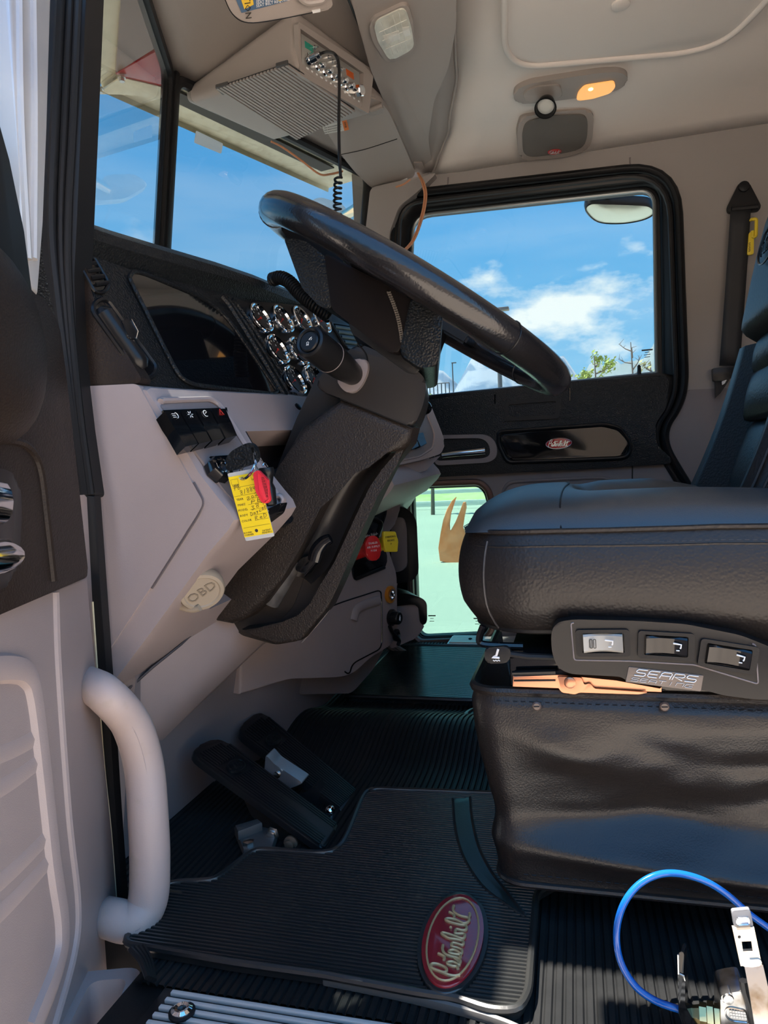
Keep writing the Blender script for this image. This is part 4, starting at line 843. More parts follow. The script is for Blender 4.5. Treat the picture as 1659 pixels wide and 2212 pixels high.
for i, (x, y) in enumerate(st_):
    tube(bm, hy_([(x-4, y), (x+4, y+3)], -0.0035), 0.0009, 5); tube(bm, hy_([(x+4, y), (x-4, y+3)], -0.0035), 0.0009, 5)
out('stitching', bm, mat('thread', (0.10, 0.085, 0.07), 0.5), hp)
for sgn in (-1, 1): # short spokes that carry the rim
    bm = BM(); a = WC+E1*sgn*0.09+WN*-0.008; b = WC+E1*sgn*(RW-0.004)+E2*0.01
    loft(bm, [[p+E2*w+WN*h for w, h in ((-ww, -hh), (ww, -hh), (ww, hh), (-ww, hh))] for p, ww, hh in ((a, 0.075, 0.008), (a.lerp(b, .5), 0.065, 0.007), (b, 0.06, 0.006))]); bmesh.ops.bevel(bm, geom=bm.edges[:], offset=0.004, segments=2, affect='EDGES'); out('spoke', bm, SATIN, whl)
bm = BM(); a = WC-E2*0.10+WN*-0.03; b = WC-E2*(RW-0.004)
loft(bm, [[p+E1*w+WN*h for w, h in ((-ww, -hh), (ww, -hh), (ww, hh), (-ww, hh))] for p, ww, hh in ((a, 0.06, 0.02), (b, 0.05, 0.010))]); out('spoke', bm, SATIN, whl)
# ================================================================== KEYS
kloc = at(500, 1010, Y=0.75)
def ky(pts, y): return ats(pts, Y=y-.024)
key = thing('ignition_key', 'black-headed ignition key standing in the dash lock', 'key', kloc)
bm = BM(); a = ig+LN*0.008; b = at(494, 1014, Y=0.743)
d_ = (b-a).normalized(); sv = d_.cross(EY).normalized(); box(bm, (a+b)/2, d_, sv, d_.cross(sv), ((b-a).length+0.006, 0.0075, 0.0022), 0.0004); out('key_blade', bm, STEEL, key)
bm = BM(); hd = [(488, 1010), (487, 990), (500, 974), (525, 960), (541, 955), (552, 964), (558, 984), (555, 998), (540, 1004), (500, 1017), (491, 1017)]
plate(bm, rnd(ky(hd, 0.762), 0.004), [rnd(ky([(542, 966), (547, 966), (552, 984), (548, 990), (544, 980)], 0.762), 0.0015, 3)], (0, 0.007, 0)); out('key_head', bm, BLKG, key)
bm = BM(); tube(bm, ky(ell(522, 985, 11, 9, 0.2), 0.7615), 0.0006, 5, closed=True); out('key_emblem', bm, BLK, key)
rgc = [(536, 1003), (527, 1008), (521, 1020), (520, 1034), (524, 1042), (530, 1036), (536, 1022), (545, 1000), (549, 984), (547, 978), (541, 986)]
ring = thing('key_ring', 'steel split ring joining the key to its tags', 'key ring', at(530, 1010, Y=0.734))
rc_ = at(535, 1012, Y=0.738); ru = (at(522, 1036, Y=0.732)-rc_); rl = ru.length; ru.normalize(); rw = V((0.9, -0.42, 0.1)); rw = (rw-ru*rw.dot(ru)).normalized()
bm = BM()
for o_ in (-0.0006, 0.0007): tube(bm, [rc_+ru*rl*math.cos(t)+rw*rl*0.8*math.sin(t)+ru.cross(rw)*o_ for t in [2*math.pi*k/36 for k in range(36)]], 0.0010, 6, closed=True)
out('split_ring', bm, CHROME, ring)
bm = BM(); tube(bm, spl(ky([(547, 978), (549, 996), (553, 1014), (556, 1022)], 0.757), 5), 0.0005, 6); tube(bm, spl(ky([(558, 990), (566, 996), (568, 1006)], 0.772), 4), 0.0005, 6); out('wire_loop', bm, CHROME, ring)
# yellow paper tag in its clear sleeve
TL, TR, BR_, BL = [at(x, y, Y=yy) for x, y, yy in ((491, 1023, .734), (553, 1011, .736), (594, 1155, .742), (531, 1169, .740))]
tag = thing('key_tag', 'yellow handwritten paper tag in a clear sleeve hanging from the key', 'tag', (TL+BR_)/2)
tx = (TR-TL); ty = (BL-TL); tn = tx.cross(ty).normalized()
if tn.y > 0: tn = -tn
def tp(u, v, o=0.0): return TL+tx*u+ty*v+tn*o
bm = BM(); hole = [tp(.46+.055*math.cos(t), .115+.026*math.sin(t)) for t in [2*math.pi*k/14 for k in range(14)]]
plate(bm, rnd([tp(0, 0), tp(1, 0), tp(1, 1), tp(0, 1)], 0.002), [hole], tn*-0.0012); out('sleeve', bm, CLEAR, tag, label='clear plastic sleeve')
bm = BM(); _h = [tp(.46+.06*math.cos(t), .115+.028*math.sin(t), .0004) for t in [2*math.pi*k/14 for k in range(14)]]; h3 = [tp(.46+.055*math.cos(t), .875+.026*math.sin(t), .0004) for t in [2*math.pi*k/14 for k in range(14)]]
plate(bm, [tp(0, .055, .0004), tp(1, .055, .0004), tp(1, .945, .0004), tp(0, .945, .0004)], [_h, h3], tn*-0.0003); pap = out('paper', bm, YELT, tag)
bm = BM(); o_ = .0006; txn, tyn = tx.normalized(), -ty.normalized(); twl = tx.length
def tl(u0, v0, u1, v1, r=.00012): tube(bm, [tp(u0, v0, o_), tp(u1, v1, o_)], r, 4)
for s, u, v, sz in (('NEW', .17, .195, .0030), ('USED', .86, .155, .0030), ('YEAR', .19, .395, .0036), ('MAKE', .20, .475, .0036), ('MODEL', .20, .552, .0036), ('BODY', .18, .632, .0036), ('COLOR', .22, .712, .0036), ('ROUND', .16, .885, .0028), ('CORNER', .18, .918, .0028), ('PATENT', .80, .895, .0028), ('PENDING', .80, .925, .0028)):
    text(bm, s, tp(u, v, o_), txn, tyn, sz, .0001, 1)
for u, v, w, h in ((.06, .10, .24, .075), (.76, .085, .2, .06)):
    tl(u, v, u+w, v); tl(u+w, v, u+w, v+h); tl(u+w, v+h, u, v+h); tl(u, v+h, u, v)
for v, u0 in ((.222, .05), (.345, .02), (.41, .42), (.49, .42), (.568, .45), (.648, .42), (.728, .5), (.81, .05)): tl(u0, v, .97, v)
prism(bm, [tp(.46+.052*math.cos(t), .875+.024*math.sin(t), .0005) for t in [2*math.pi*k/14 for k in range(14)]], tn*.0002)
out('form_print', bm, INK, pap)
bm = BM()
G = {'8': [(.8, .1), (.3, 0), (.2, .25), (.7, .6), (.6, .95), (.2, .9), (.2, .65), (.8, .3), (.75, .1)], '1': [(.7, 0), (.3, 1)], '4': [(.3, .1), (.1, .55), (.8, .5), (.75, .1), (.55, 1)], '7': [(.2, .1), (.9, 0), (.4, 1)], '2': [(.1, .3), (.5, .05), (.8, .25), (.1, .95), (.95, .85)], '0': [(.5, .3), (.2, .6), (.5, .95), (.85, .6), (.5, .3)],
     'P': [(.3, 0), (.1, 1), (.3, 0), (.8, .1), (.75, .4), (.2, .5)], 'B': [(.3, 0), (.1, 1), (.3, 0), (.75, .15), (.3, .5), (.8, .65), (.6, .95), (.1, 1)], '3': [(.2, .1), (.8, .1), (.4, .45), (.8, .7), (.3, 1), (.1, .8)], '9': [(.8, .2), (.4, .1), (.3, .4), (.75, .35), (.85, .1), (.7, 1)], 'D': [(.3, .05), (.1, 1), (.7, .8), (.9, .4), (.6, .1), (.1, .1)], 'a': [(.8, .45), (.3, .5), (.2, .9), (.7, .7), (.8, .45), (.85, .95)], 'y': [(.2, .45), (.4, .75), (.8, .45), (.3, 1.3)], 'c': [(.8, .5), (.3, .6), (.3, .95), (.9, .85)], 'R': [(.25, 0), (.1, 1), (.25, 0), (.8, .15), (.3, .5), (.9, 1)], 'e': [(.2, .7), (.8, .6), (.5, .4), (.2, .8), (.8, .95)], 'A': [(.1, 1), (.6, .1), (.8, 1), (.7, .65), (.2, .7)]}
def hand(s, u, v, w, h, sl=-.03):
    for i, ch in enumerate(s):
        if ch in G: tube(bm, spl([tp(u+w*(i+x*.85), v+h*y+sl*w*i*2.2, .0007) for x, y in G[ch]], 3), .00022, 5)
hand('PB', .10, .19, .12, .07); hand('818847', .26, .27, .115, .065); hand('202', .42, .375, .15, .055, -.06); hand('PB', .52, .435, .22, .055); hand('389', .48, .515, .17, .06, -.06); hand('DaycAD', .40, .60, .105, .055, -.05); hand('ReD', .52, .67, .15, .06)
out('handwriting', bm, INK, pap)
# red plastic tag
rt = thing('red_tag', 'small red plastic tag lying over the yellow paper tag', 'tag', at(565, 1050, Y=0.728))
bm = BM(); q = [(546, 1022), (557, 1015), (578, 1036), (580, 1060), (583, 1080), (576, 1088), (565, 1086), (552, 1062)]
prism(bm, rnd(ky(q, 0.7525), 0.002), (0, 0.005, 0), 0.0012); rb_ = out('tag_body', bm, REDP, rt)
bm = BM(); q = ky([(557, 1019), (578, 1038), (581, 1078), (572, 1084), (561, 1062)], 0.7518); tube(bm, q, 0.0007, 6, closed=True); out('tag_rim', bm, REDP, rt)
bm = BM()
for i in range(7):
    x, y = 566+i*1.7, 1031+i*6.4
    tube(bm, ky([(x-2, y+2), (x+5, y), (x+5, y+3), (x-1, y+5)], 0.7518), .0003, 5)
out('tag_marks', bm, mat('tag_dark_red', (0.15, 0.005, 0.01), 0.5), rt)
fob = thing('key_fob', 'small black plastic cylinder hanging behind the red tag', 'fob', at(575, 1050, Y=0.752))
bm = BM(); a = at(575, 1010, Y=0.752); b = at(582, 1088, Y=0.754); lathe(bm, a, b-a, [(0.002, 0), (0.001, 0.006), (0, 0.008), (0.003, 0.0088), (0.008, 0.0088), (0.010, 0.0075), (0.018, 0.006), (0.024, 0.0085), (0.042, 0.0085), (0.044, 0.006), (0.044, 0)], 18); out('fob_body', bm, SATIN, fob)
bm = BM(); q = spl([at(568, 1006, Y=0.747), at(572, 1000, Y=0.75), at(578, 1008, Y=0.753)], 4); tube(bm, q, 0.0007, 6); out('fob_ring', bm, CHROME, fob)
# OBD port cap
ob = thing('port_cap', 'round beige rubber port cap lettered OBD under the dash', 'cap', at(437, 1272, Y=0.765))
oc_ = at(434, 1272, Y=0.768); ox = (at(474, 1246, Y=0.776)-oc_).normalized(); oz = V((0.62, -0.62, -0.42)); oz = (oz-ox*oz.dot(ox)).normalized(); oy = oz.cross(ox); oy = oy if oy.z > 0 else -oy
bm = BM(); loft(bm, [[oc_+oz*h+ox*r*1.0*math.cos(t)+oy*r*math.sin(t) for t in [2*math.pi*k/36 for k in range(36)]] for h, r in ((-.012, .025), (-.004, .0285), (.004, .0285), (.008, .026), (.0085, .022), (.007, .0205), (.007, .0001))]); out('cap_disc', bm, TAN, ob)
bm = BM(); text(bm, 'OBD', oc_+oz*.0075, ox, oy, .018, .0006, 2); out('cap_lettering', bm, mat('cap_emboss', (0.20, 0.16, 0.115), .5), ob)
bm = BM(); box(bm, oc_+oy*.026-ox*.004, ox, oy, oz, (.016, .008, .012), .003); out('cap_tab', bm, TAN, ob)
bm = BM(); q = spl([at(384, 1306, Y=.77), at(394, 1311, Y=.768), at(416, 1316, Y=.768), at(432, 1312, Y=.768)], 5); tube(bm, q, [.0075, .0078, .0075, .006, .005]+[.0045]*(len(q)-5), 10, ry=.005); out('cap_tether', bm, TAN, ob)
# ================================================================== DRIVER'S SEAT
seat = thing('driver_seat', 'black leather air-ride driver seat with a vinyl skirt in the foreground', 'seat', (0.15, 1.02, 0.0))
X0, X1, Y0, Y1 = -0.118, 0.46, 0.785, 1.275
def ctop(u, v):
    x = X0+(X1-X0)*u; y = Y0+(Y1-Y0)*v
    e = max(0.0, 1-abs(2*v-1)**6)**0.5                # falls off to both sides
    f = max(0.0, 1-(max(0, 0.16-u)/0.16)**2.2)**0.5      # rolls over at the front
    z = 0.431+0.034*e*f+0.012*f*e*math.sin(math.pi*min(1, v*1.02))
    if x > -0.005:                                     # dished middle between the bolsters
        k = min(1, (x+0.005)/0.06); k = k*k*(3-2*k); b = math.exp(-((v-0.52)/0.27)**4)
        z -= 0.040*k*b; z += 0.012*k*(1-b)*e*(1 if v > .5 else 0.25)
        z -= 0.055*max(0, (x-.12)/.2)**1.2*(1 if v > .45 else .25)*(1-b*.6)
        z -= 0.004*math.exp(-((x-0.03)/0.012)**2)*b
    return V((x-0.012*(1-abs(2*v-1)**4)*(1-u), y, z))
bm = BM(); grid(bm, ctop, 60, 40); flip_to(bm, EZ); cu = out('cushion', bm, LEAT, seat, label='matt leather cushion top, lightened as if skylit')
cr = 0.075
plan = [V((X1, Y0-0.004, 0)), V((X0+cr, Y0-0.004, 0))]
plan = [V((lerp(X1, X0+cr, i/14), Y0-0.004, 0)) for i in range(15)]+[V((X0+cr-cr*math.sin(t), Y0-0.004+cr-cr*math.cos(t), 0)) for t in [math.pi/2*k/10 for k in range(1, 11)]]+[V((X0, lerp(Y0+cr, Y1, i/6), 0)) for i in range(1, 7)]
def cside(u, v):
    i = u*(len(plan)-1); k = int(round(i)); p = plan[k]; a = plan[max(0, k-1)]; b = plan[min(len(plan)-1, k+1)]; t = (b-a).normalized(); n = V((t.y, -t.x, 0)) if True else 0
    n = V((-t.y, t.x, 0)); n = n if n.dot(V((-1, -1, 0))) > 0 else -n
    z = lerp(0.433, 0.318-0.010*max(0, min(1, (p.x-0.0)/0.2)), v); bul = 0.020*math.sin(math.pi*min(1, v*0.92+0.06))**0.7-0.010*max(0, v-0.75)*4*0.8
    q = p+n*bul; q.z = z+0.0012*mnoise.noise(V((p.x*18, p.y*18, z*26))); return q
bm = BM(); grid(bm, cside, len(plan)-1, 20); flip_to(bm, (-0.3, -1, 0)); out('cushion_side', bm, LEA, seat, label='grained leather cushion side')
bm = BM(); prism(bm, [p+V((0, 0, 0.330)) for p in plan]+[V((X1, Y1, 0.330))], (0, 0, -0.01)); out('cushion_pan', bm, BLK, seat)
def seam_z(k): return cside(k/(len(plan)-1), 0.0)
PIPE = mat('seam_thread', (0.06, 0.055, 0.055), 0.45)
for dz, r, nm in ((0.002, 0.0028, 'piping'), (-0.006, 0.0016, 'piping')):
    bm = BM(); tube(bm, [cside(k/(len(plan)-1), 0.03 if dz > 0 else 0.10)+V((0, -0.0012, dz)) for k in range(len(plan))], r, 6); pp = out(nm, bm, LEA, seat)
bm = BM()
pl_pts = [cside(k/(len(plan)-1), 0.03) for k in range(len(plan))]; L0 = 0
for row, dz in ((0, 0.0042), (1, -0.011)):
    for a, b in zip(pl_pts, pl_pts[1:]):
        n_ = max(1, int((b-a).length/0.006))
        for j in range(n_):
            p, q = a.lerp(b, j/n_), a.lerp(b, (j+.6)/n_); o_ = V((0, -0.004 if row else -0.001, dz)) if a.y < 0.8 else V((-0.003, -0.002, dz)); tube(bm, [p+o_, q+o_], 0.0006, 4)
out('stitches', bm, PIPE, seat, kind='stuff')
bm = BM(); tube(bm, [cside(18/(len(plan)-1), v/10)+V((-0.0004, -0.0004, 0)) for v in range(1, 11)], 0.0012, 6); out('side_seam', bm, PIPE, seat)
bm = BM(); tube(bm, [ctop((0.005-X0+0.018*math.sin(i/20*math.pi)-.02)/(X1-X0), i/20)+V((0, 0, 0.0002)) for i in range(0, 21)], 0.0012, 6); out('cushion_seam', bm, BLK, seat)
# backrest edge of the driver's seat, mostly out of frame
def plan_seat(x0, yc, w, bol):
    "plan outline of a backrest, front towards -x, with bolsters standing forward at both edges"
    h = w/2
    return [(x0+x, yc+y) for x, y in [(0.12, -h*.8), (0.05, -h), (-.01, -h*.98), (-bol, -h*.86), (-bol*.9, -h*.70), (-.004, -h*.52), (0, -h*.3), (0, 0), (0, h*.3), (-.004, h*.52), (-bol*.9, h*.70), (-bol, h*.86), (-.01, h*.98), (.05, h), (.12, h*.8)]]
def bx0(t): return 0.216+0.062*t+0.008*math.sin(math.pi*t)
def bz(t): return 0.425+0.24*t
YB = 1.055
bm = BM(); rings = []
for i in range(15):
    t = i/14; rings.append([V((x, y, bz(t))) for x, y in plan_seat(bx0(t), YB, 0.405-0.06*t**2, 0.050*(1-.5*t)+.002)])
loft(bm, rings); out('backrest', bm, LEA, seat, ang=65)
bm = BM() # quilted centre panel, three pads
for a, b in ((.06, .52), (.55, .80), (.83, 1.0)):
    loft(bm, [[V((bx0(t)-.002-.013*(max(0, math.sin(math.pi*(t-a)/(b-a)))**.5)*(1-abs(y/.13)**3), YB+y*(1-.12*t), bz(t))) for y in (-.115, -.10, -.05, 0, .05, .10, .115)] for t in [a+(b-a)*k/10 for k in range(11)]], closed=False, cap=False)
flip_to(bm, -EX); out('centre_panel', bm, LEA, seat, solid=0.01)
bm = BM()
for k in range(3):
    tube(bm, [V((bx0(t)-(0.050*(1-.5*t)+.002)*.9+.004+k*.010, YB-(0.2025-.03*t*t)*(.90+.045*k)-.0005, bz(t))) for t in [.06+.9*j/12 for j in range(13)]], .0018, 5)
out('bolster_piping', bm, BLK, seat)
bm = BM()
def dh(u, v):
    th = 2*math.pi*u; c, s_ = math.cos(th), math.sin(th); sg = lambda q, e: math.copysign(abs(q)**e, q)
    w = .142*(1-max(0, (v-.40)/.60)**2.4*.62)**.5*(.94+.06*min(1, v*6)); d = .05*(1-max(0, (v-.78)/.22)**2*.9)**.5*(1-max(0, (.10-v)/.10)**2*.5)
    return V((.284+.045*v+d*sg(c, .5), YB-.01+w*sg(s_, .45), lerp(.668, .868, v)))
grid(bm, dh, 44, 24, True); bmesh.ops.holes_fill(bm, edges=bm.edges[:]); bmesh.ops.recalc_face_normals(bm, faces=bm.faces[:]); hr = out('headrest', bm, LEA, seat, ang=70, label='padded headrest with an embossed oval maker badge')
ec = V((0.2525, 1.03, 0.775)); bm = BM(); tube(bm, [ec+V((-.0005+.006*math.sin(t), .050*math.cos(t), .026*math.sin(t))) for t in [2*math.pi*k/30 for k in range(30)]], .0016, 6, closed=True)
script(bm, lambda u, v: ec+V((-.001+v*.004, -u*.043, v*.036)), .0012, 2); out('embossed_badge', bm, SATIN, hr)
# switch panel on the side
YS = 0.748
def ys_(pts, o=0.0): return ats(pts, Y=YS+o)
pan = [(1190, 1366), (1202, 1344), (1240, 1338), (1370, 1341), (1480, 1348), (1600, 1372), (1720, 1420), (1720, 1510), (1640, 1512), (1560, 1502), (1528, 1492), (1350, 1470), (1345, 1462), (1230, 1456), (1204, 1442), (1192, 1410)]
bm = BM(); prism(bm, rnd(ys_(pan), 0.008), (0, 0.04, 0), 0.009, 4); swp = out('switch_panel', bm, SATIN, seat, label='black moulded switch panel')
bm = BM(); tube(bm, rnd(ys_([(1233, 1345), (1240, 1426), (1360, 1428), (1500, 1436), (1638, 1478), (1632, 1392)], -0.0003), 0.003), 0.0008, 5); out('panel_groove', bm, GREYD, swp)
CREAM = mat('light_grey_rocker', (0.33, 0.325, 0.30), 0.3)
for i, (cx, cy_, sl, m) in enumerate(((1302, 1388, 0.0, CREAM), (1438, 1394, 0.05, GLOSS), (1572, 1417, 0.16, GLOSS))):
    c = at(cx, cy_, Y=YS-0.001); xd = V((math.cos(sl), 0, -math.sin(sl))); zd = V((math.sin(sl), 0, math.cos(sl)))
    if i == 0: xd = V((1, 0, 0.02)).normalized(); zd = V((-.02, 0, 1)).normalized()
    w, h = 0.0525, 0.0275
    def lp(sx, sz): return [c+xd*x*sx/2+zd*z*sz/2 for x, z in ((-1, -1), (1, -1), (1, 1), (-1, 1))]
    bm = BM(); plate(bm, rnd([p+V((0, -.003, 0)) for p in lp(w, h)], .004), [rnd([p+V((0, -.003, 0)) for p in lp(.041, .0205)], .002)], (0, .006, 0)); out('switch_bezel', bm, BLK, swp)
    bm = BM(); rings = []
    for t in [k/10 for k in range(11)]:
        x = (t-.5)*.038; y = -.006+.006*(1-(2*t-1)**2)*1.0-0.004*(abs(2*t-1)**6 < .5)*0
        rings.append([c+xd*x+zd*z*.0185/2+V((0, yy, 0)) for z, yy in ((-1, .004), (-1, y), (-.8, y-.0015), (.8, y-.0015), (1, y), (1, .004))])
    loft(bm, rings); rk = out('rocker_switch', bm, m, swp, ang=30, label='light grey rocker switch' if i == 0 else None)
    bm = BM(); wc = c+V((0, -.0052 if i == 0 else -.004, 0)); sx = xd*(.006 if i == 0 else .010)
    p0 = c+sx+V((0, -.0068, 0))
    tube(bm, [p0+xd*-.004+zd*.004, p0+zd*.0035, p0+xd*.0035+zd*.003, p0+xd*.003, p0+xd*.0025-zd*.001], .0008, 5)
    tube(bm, [p0-xd*.001-zd*.003, p0+xd*.002-zd*.003], .0006, 5); out('switch_symbol', bm, WHITE, swp)
    if i == 0:
        bm = BM()
        for dx in (-.0115, -.008): tube(bm, rnd([c+xd*(dx+a)+zd*b+V((0, -.0052, 0)) for a, b in ((-.0012, -.0045), (.0012, -.0045), (.0012, .0045), (-.0012, .0045))], .001, 3), .0004, 5, closed=True)
        out('rocker_mark', bm, INK, swp)
PL = mat('nameplate', (0.13, 0.11, 0.10), 0.35, metal=0.3)
bm = BM(); pq = ys_([(1358, 1440), (1520, 1459), (1514, 1494), (1351, 1473)], -.0012); prism(bm, rnd(pq, .001, 2), (0, .004, 0), .0005); npt = out('nameplate', bm, PL, swp, label='dark metal nameplate with white lettering')
bm = BM(); xd = (pq[1]-pq[0]).normalized(); zd = (pq[0]-pq[3]); c = sum(pq, V((0, 0, 0)))/4
hw = (pq[1]-pq[0]).length; zn = zd.normalized(); hh = zd.length
def letters(b_, strs, w, z0, h, r):
    "square wide-set capitals drawn as strokes"
    n = len(strs); cell = w/n
    for i, ss in enumerate(strs):
        for s_ in ss: tube(b_, [c+V((0, -.0006, 0))+xd*(-w/2+cell*(i+.08+.80*x)+ (z0+h*y)*.35)+zn*(z0+h*y) for x, y in s_], r, 5, ry=r*.5, up=EY)
LS = {'S': [[(1, 1), (.1, 1), (0, .8), (0, .6), (.1, .52), (.9, .48), (1, .4), (1, .15), (.9, 0), (0, 0)]], 'E': [[(1, 1), (.15, 1), (0, .8), (0, .2), (.15, 0), (1, 0)], [(0, .5), (.9, .5)]], 'A': [[(0, 0), (0, .8), (.15, 1), (.85, 1), (1, .8), (1, 0)], [(0, .45), (1, .45)]], 'R': [[(0, 0), (0, 1), (.85, 1), (1, .85), (1, .62), (.85, .48), (.1, .48), (1, 0)]], 'T': [[(0, 1), (1, 1)], [(.5, 1), (.5, 0)]], 'I': [[(.5, 1), (.5, 0)]], 'N': [[(0, 0), (0, 1), (.85, 1), (1, .85), (1, 0)]], 'G': [[(1, 1), (.15, 1), (0, .8), (0, .2), (.15, 0), (1, 0), (1, .45), (.5, .45)]]}
letters(bm, [LS[k] for k in 'SEARS'], hw*.84, hh*.02, hh*.40, .00105)
b2 = BM(); letters(b2, [LS[k] for k in 'SEATING'], hw*.84, -hh*.36, hh*.22, .00045)
me_ = bpy.data.meshes.new('t'); b2.to_mesh(me_); bm.from_mesh(me_); b2.free(); bpy.data.meshes.remove(me_)
out('nameplate_lettering', bm, WHITE, swp)
# slide rail and lever
bm = BM(); prism(bm, ys_([(1107, 1458), (1210, 1458), (1330, 1470), (1430, 1484), (1430, 1496), (1107, 1484)], .012), (0, .02, 0), .002); rl = out('slide_rail', bm, COPPER, seat, label='copper-toned slide rail')
bm = BM(); prism(bm, rnd(ys_([(1204, 1462), (1256, 1464), (1262, 1480), (1274, 1476), (1284, 1488), (1400, 1496), (1380, 1500), (1252, 1496), (1242, 1500), (1214, 1496), (1206, 1486)], .008), .002), (0, .003, 0), .0006); lathe(bm, at(1231, 1474, Y=YS+.008), -EY, [(0, .006), (.002, .006), (.003, .004), (.003, 0)], 12); out('rail_bracket', bm, COPPER, seat)
bm = BM(); tube(bm, ys_([(1107, 1455), (1200, 1452)], .016), .003, 6); tube(bm, ys_([(1110, 1471), (1200, 1470)], .011), .0008, 6); out('rail_edge', bm, SATIN, seat)
bm = BM(); prism(bm, rnd(ys_([(1048, 1400), (1096, 1396), (1104, 1408), (1100, 1428), (1090, 1433), (1052, 1434), (1046, 1420)], .01), .004), (0, .006, 0), .002); tube(bm, ys_([(1100, 1412), (1140, 1418), (1200, 1420)], .014), .0036, 8); lv = out('slide_lever', bm, BLK, seat, label='black slide lever with a seat symbol')
bm = BM(); tube(bm, ys_([(1076, 1402), (1072, 1416), (1063, 1420), (1079, 1421)], .0095), .0013, 5); tube(bm, ys_([(1065, 1426), (1068, 1428), (1071, 1426), (1074, 1428), (1077, 1426), (1080, 1428)], .0095), .0006, 5); out('lever_symbol', bm, WHITE, lv)
bm = BM(); bx(bm, (-0.075, 0.775, 0.255), (0.5, 1.24, 0.30), .006); out('rail_carrier', bm, GLOSS, seat)
bm = BM(); tube(bm, spl(ys_([(1044, 1352), (1036, 1376), (1040, 1390), (1075, 1394), (1130, 1396)], .04), 5), .004, 8); out('front_bar', bm, GLOSS, seat)
# skirt with folds
tl_, bl_ = at(1070, 1496, Y=0.778), at(1120, 1922, Y=0.762)
SX0 = tl_.x; zt_, zb_ = tl_.z, at(1400, 1957, Y=0.755).z
def skirt(u, v):
    # u runs rear -> front corner -> across the front
    s = u*0.95
    z = lerp(zt_, zb_, v)-0.006*0
    if s < 0.55: x = SX0+0.55-s; y = 0.772; nx, ny = 0, -1
    elif s < 0.60: t = (s-0.55)/0.05*math.pi/2; x = SX0+0.0-0.03*math.sin(t)*1; y = 0.772+0.03*(1-math.cos(t)); nx, ny = -math.sin(t), -math.cos(t)
    else: x = SX0-0.03; y = 0.802+(s-0.60); nx, ny = -1, 0
    x += 0.024*v; edge = min(1, max(0, (s-.40)/.15))
    env = math.sin(math.pi*min(1, v*1.05))
    k = (x-SX0)/0.5
    d = 0.016*env*math.sin(7.2*v+2.2*k+0.4)*(0.5+k)+0.010*math.exp(-((v-(0.12+0.42*k*1.3+0.12*math.sin(6*k)))/0.10)**2)*env
    d += 0.010*math.exp(-((v-0.80-0.10*k)/0.06)**2)-0.012*math.exp(-((v-0.64-0.16*(k-.3)**2-0.05*k)/0.10)**2)
    d += 0.006*mnoise.noise(V((x*9, v*3.5, y*9)))*env+0.003*mnoise.noise(V((x*22, v*9, 3)))*env
    d = 1.35*d*(1-.75*edge)-0.004*max(0, 0.06-v)/0.06
    return V((x+nx*d, y+ny*d, z))
bm = BM(); grid(bm, skirt, 110, 70); flip_to(bm, (-0.3, -1, 0)); sk = out('skirt', bm, VINYL, seat, ang=80, label='black vinyl skirt with soft folds')
bm = BM(); tube(bm, [skirt(i/110, 0.0)+V((0, -.001, .003)) for i in range(111)], .0055, 8); tube(bm, [skirt(i/110, 1.0)+V((0, -.0005, 0)) for i in range(111)], .0038, 8); out('skirt_hem', bm, VINYL, sk)
bm = BM()
for vv in (0.035, 0.945):
    for i in range(0, 64): tube(bm, [skirt((i+.0)/110, vv)+V((0, -.0006, 0)), skirt((i+.55)/110, vv)+V((0, -.0006, 0))], .0005, 4)
out('skirt_stitching', bm, BLK, sk, kind='stuff')
for x_, y_ in ((1159, 1527), (1436, 1528)):
    c = at(x_, y_, Y=0.757); bm = BM(); lathe(bm, c+V((0, .006, 0)), -EY, [(0, .0048), (.004, .0048), (.0055, .0035), (.0055, 0)], 18); sn = out('snap_button', bm, mat('snap_brown', (0.10, 0.07, 0.06), .3), seat)
    bm = BM(); tube(bm, [c+V((-.003, -.0004, 0)), c+V((.003, -.0004, .0004))], .0004, 5); out('snap_slot', bm, BLK, seat)
# pedestal
bm = BM(); yb_ = 0.835
def yb(pts): return ats(pts, Y=yb_)
plate(bm, yb([(1140, 1880), (1700, 1900), (1700, 2075), (1240, 2046), (1222, 2036)]), [rnd(yb([(1362, 1910), (1472, 1915), (1473, 2014), (1460, 2026), (1376, 2018), (1363, 2008)]), .006)], (0, .36, 0)); out('pedestal', bm, mat('pedestal_black', (0.008, 0.009, 0.011), 0.5), seat, label='black steel pedestal with a square opening')
bm = BM(); bx(bm, (0.0, 0.9, 0.0), (0.35, 1.15, 0.27)); out('air_spring_housing', bm, BLK, seat)
# ---- seat belt on the far wall
sb = thing('seat_belt', 'black passenger seat belt hanging from a triangular wall anchor', 'seat belt', at(1610, 430, Y=2.05))
def yw(pts, y=2.045): return ats(pts, Y=y)
bm = BM(); prism(bm, rnd(yw([(1596, 395), (1618, 393), (1645, 445), (1640, 455), (1573, 460), (1570, 448)]), .008), (0, .012, 0), .004, 3); lathe(bm, at(1607, 403, Y=2.045), -EY, [(0, .014), (.004, .013), (.006, .009), (.006, 0)], 16); tube(bm, yw([(1580, 452), (1637, 446)], 2.04), .007, 8); out('anchor', bm, BLK, sb)
bm = BM(); a, b = yw([(1578, 455), (1622, 452)], 2.036), yw([(1554, 790), (1598, 790)], 2.03); c_ = yw([(1552, 850), (1580, 846)], 2.0)
n_ = 10; grid(bm, lambda u, v: a[0].lerp(a[1], u).lerp(b[0].lerp(b[1], u), v)+V((0, -.006*math.sin(math.pi*v), 0)), 3, n_); flip_to(bm, -EY); out('webbing', bm, mat('belt_webbing', (0.022, 0.023, 0.026), .6, bump=('noise', 900, .3, .0005)), sb, solid=.002)
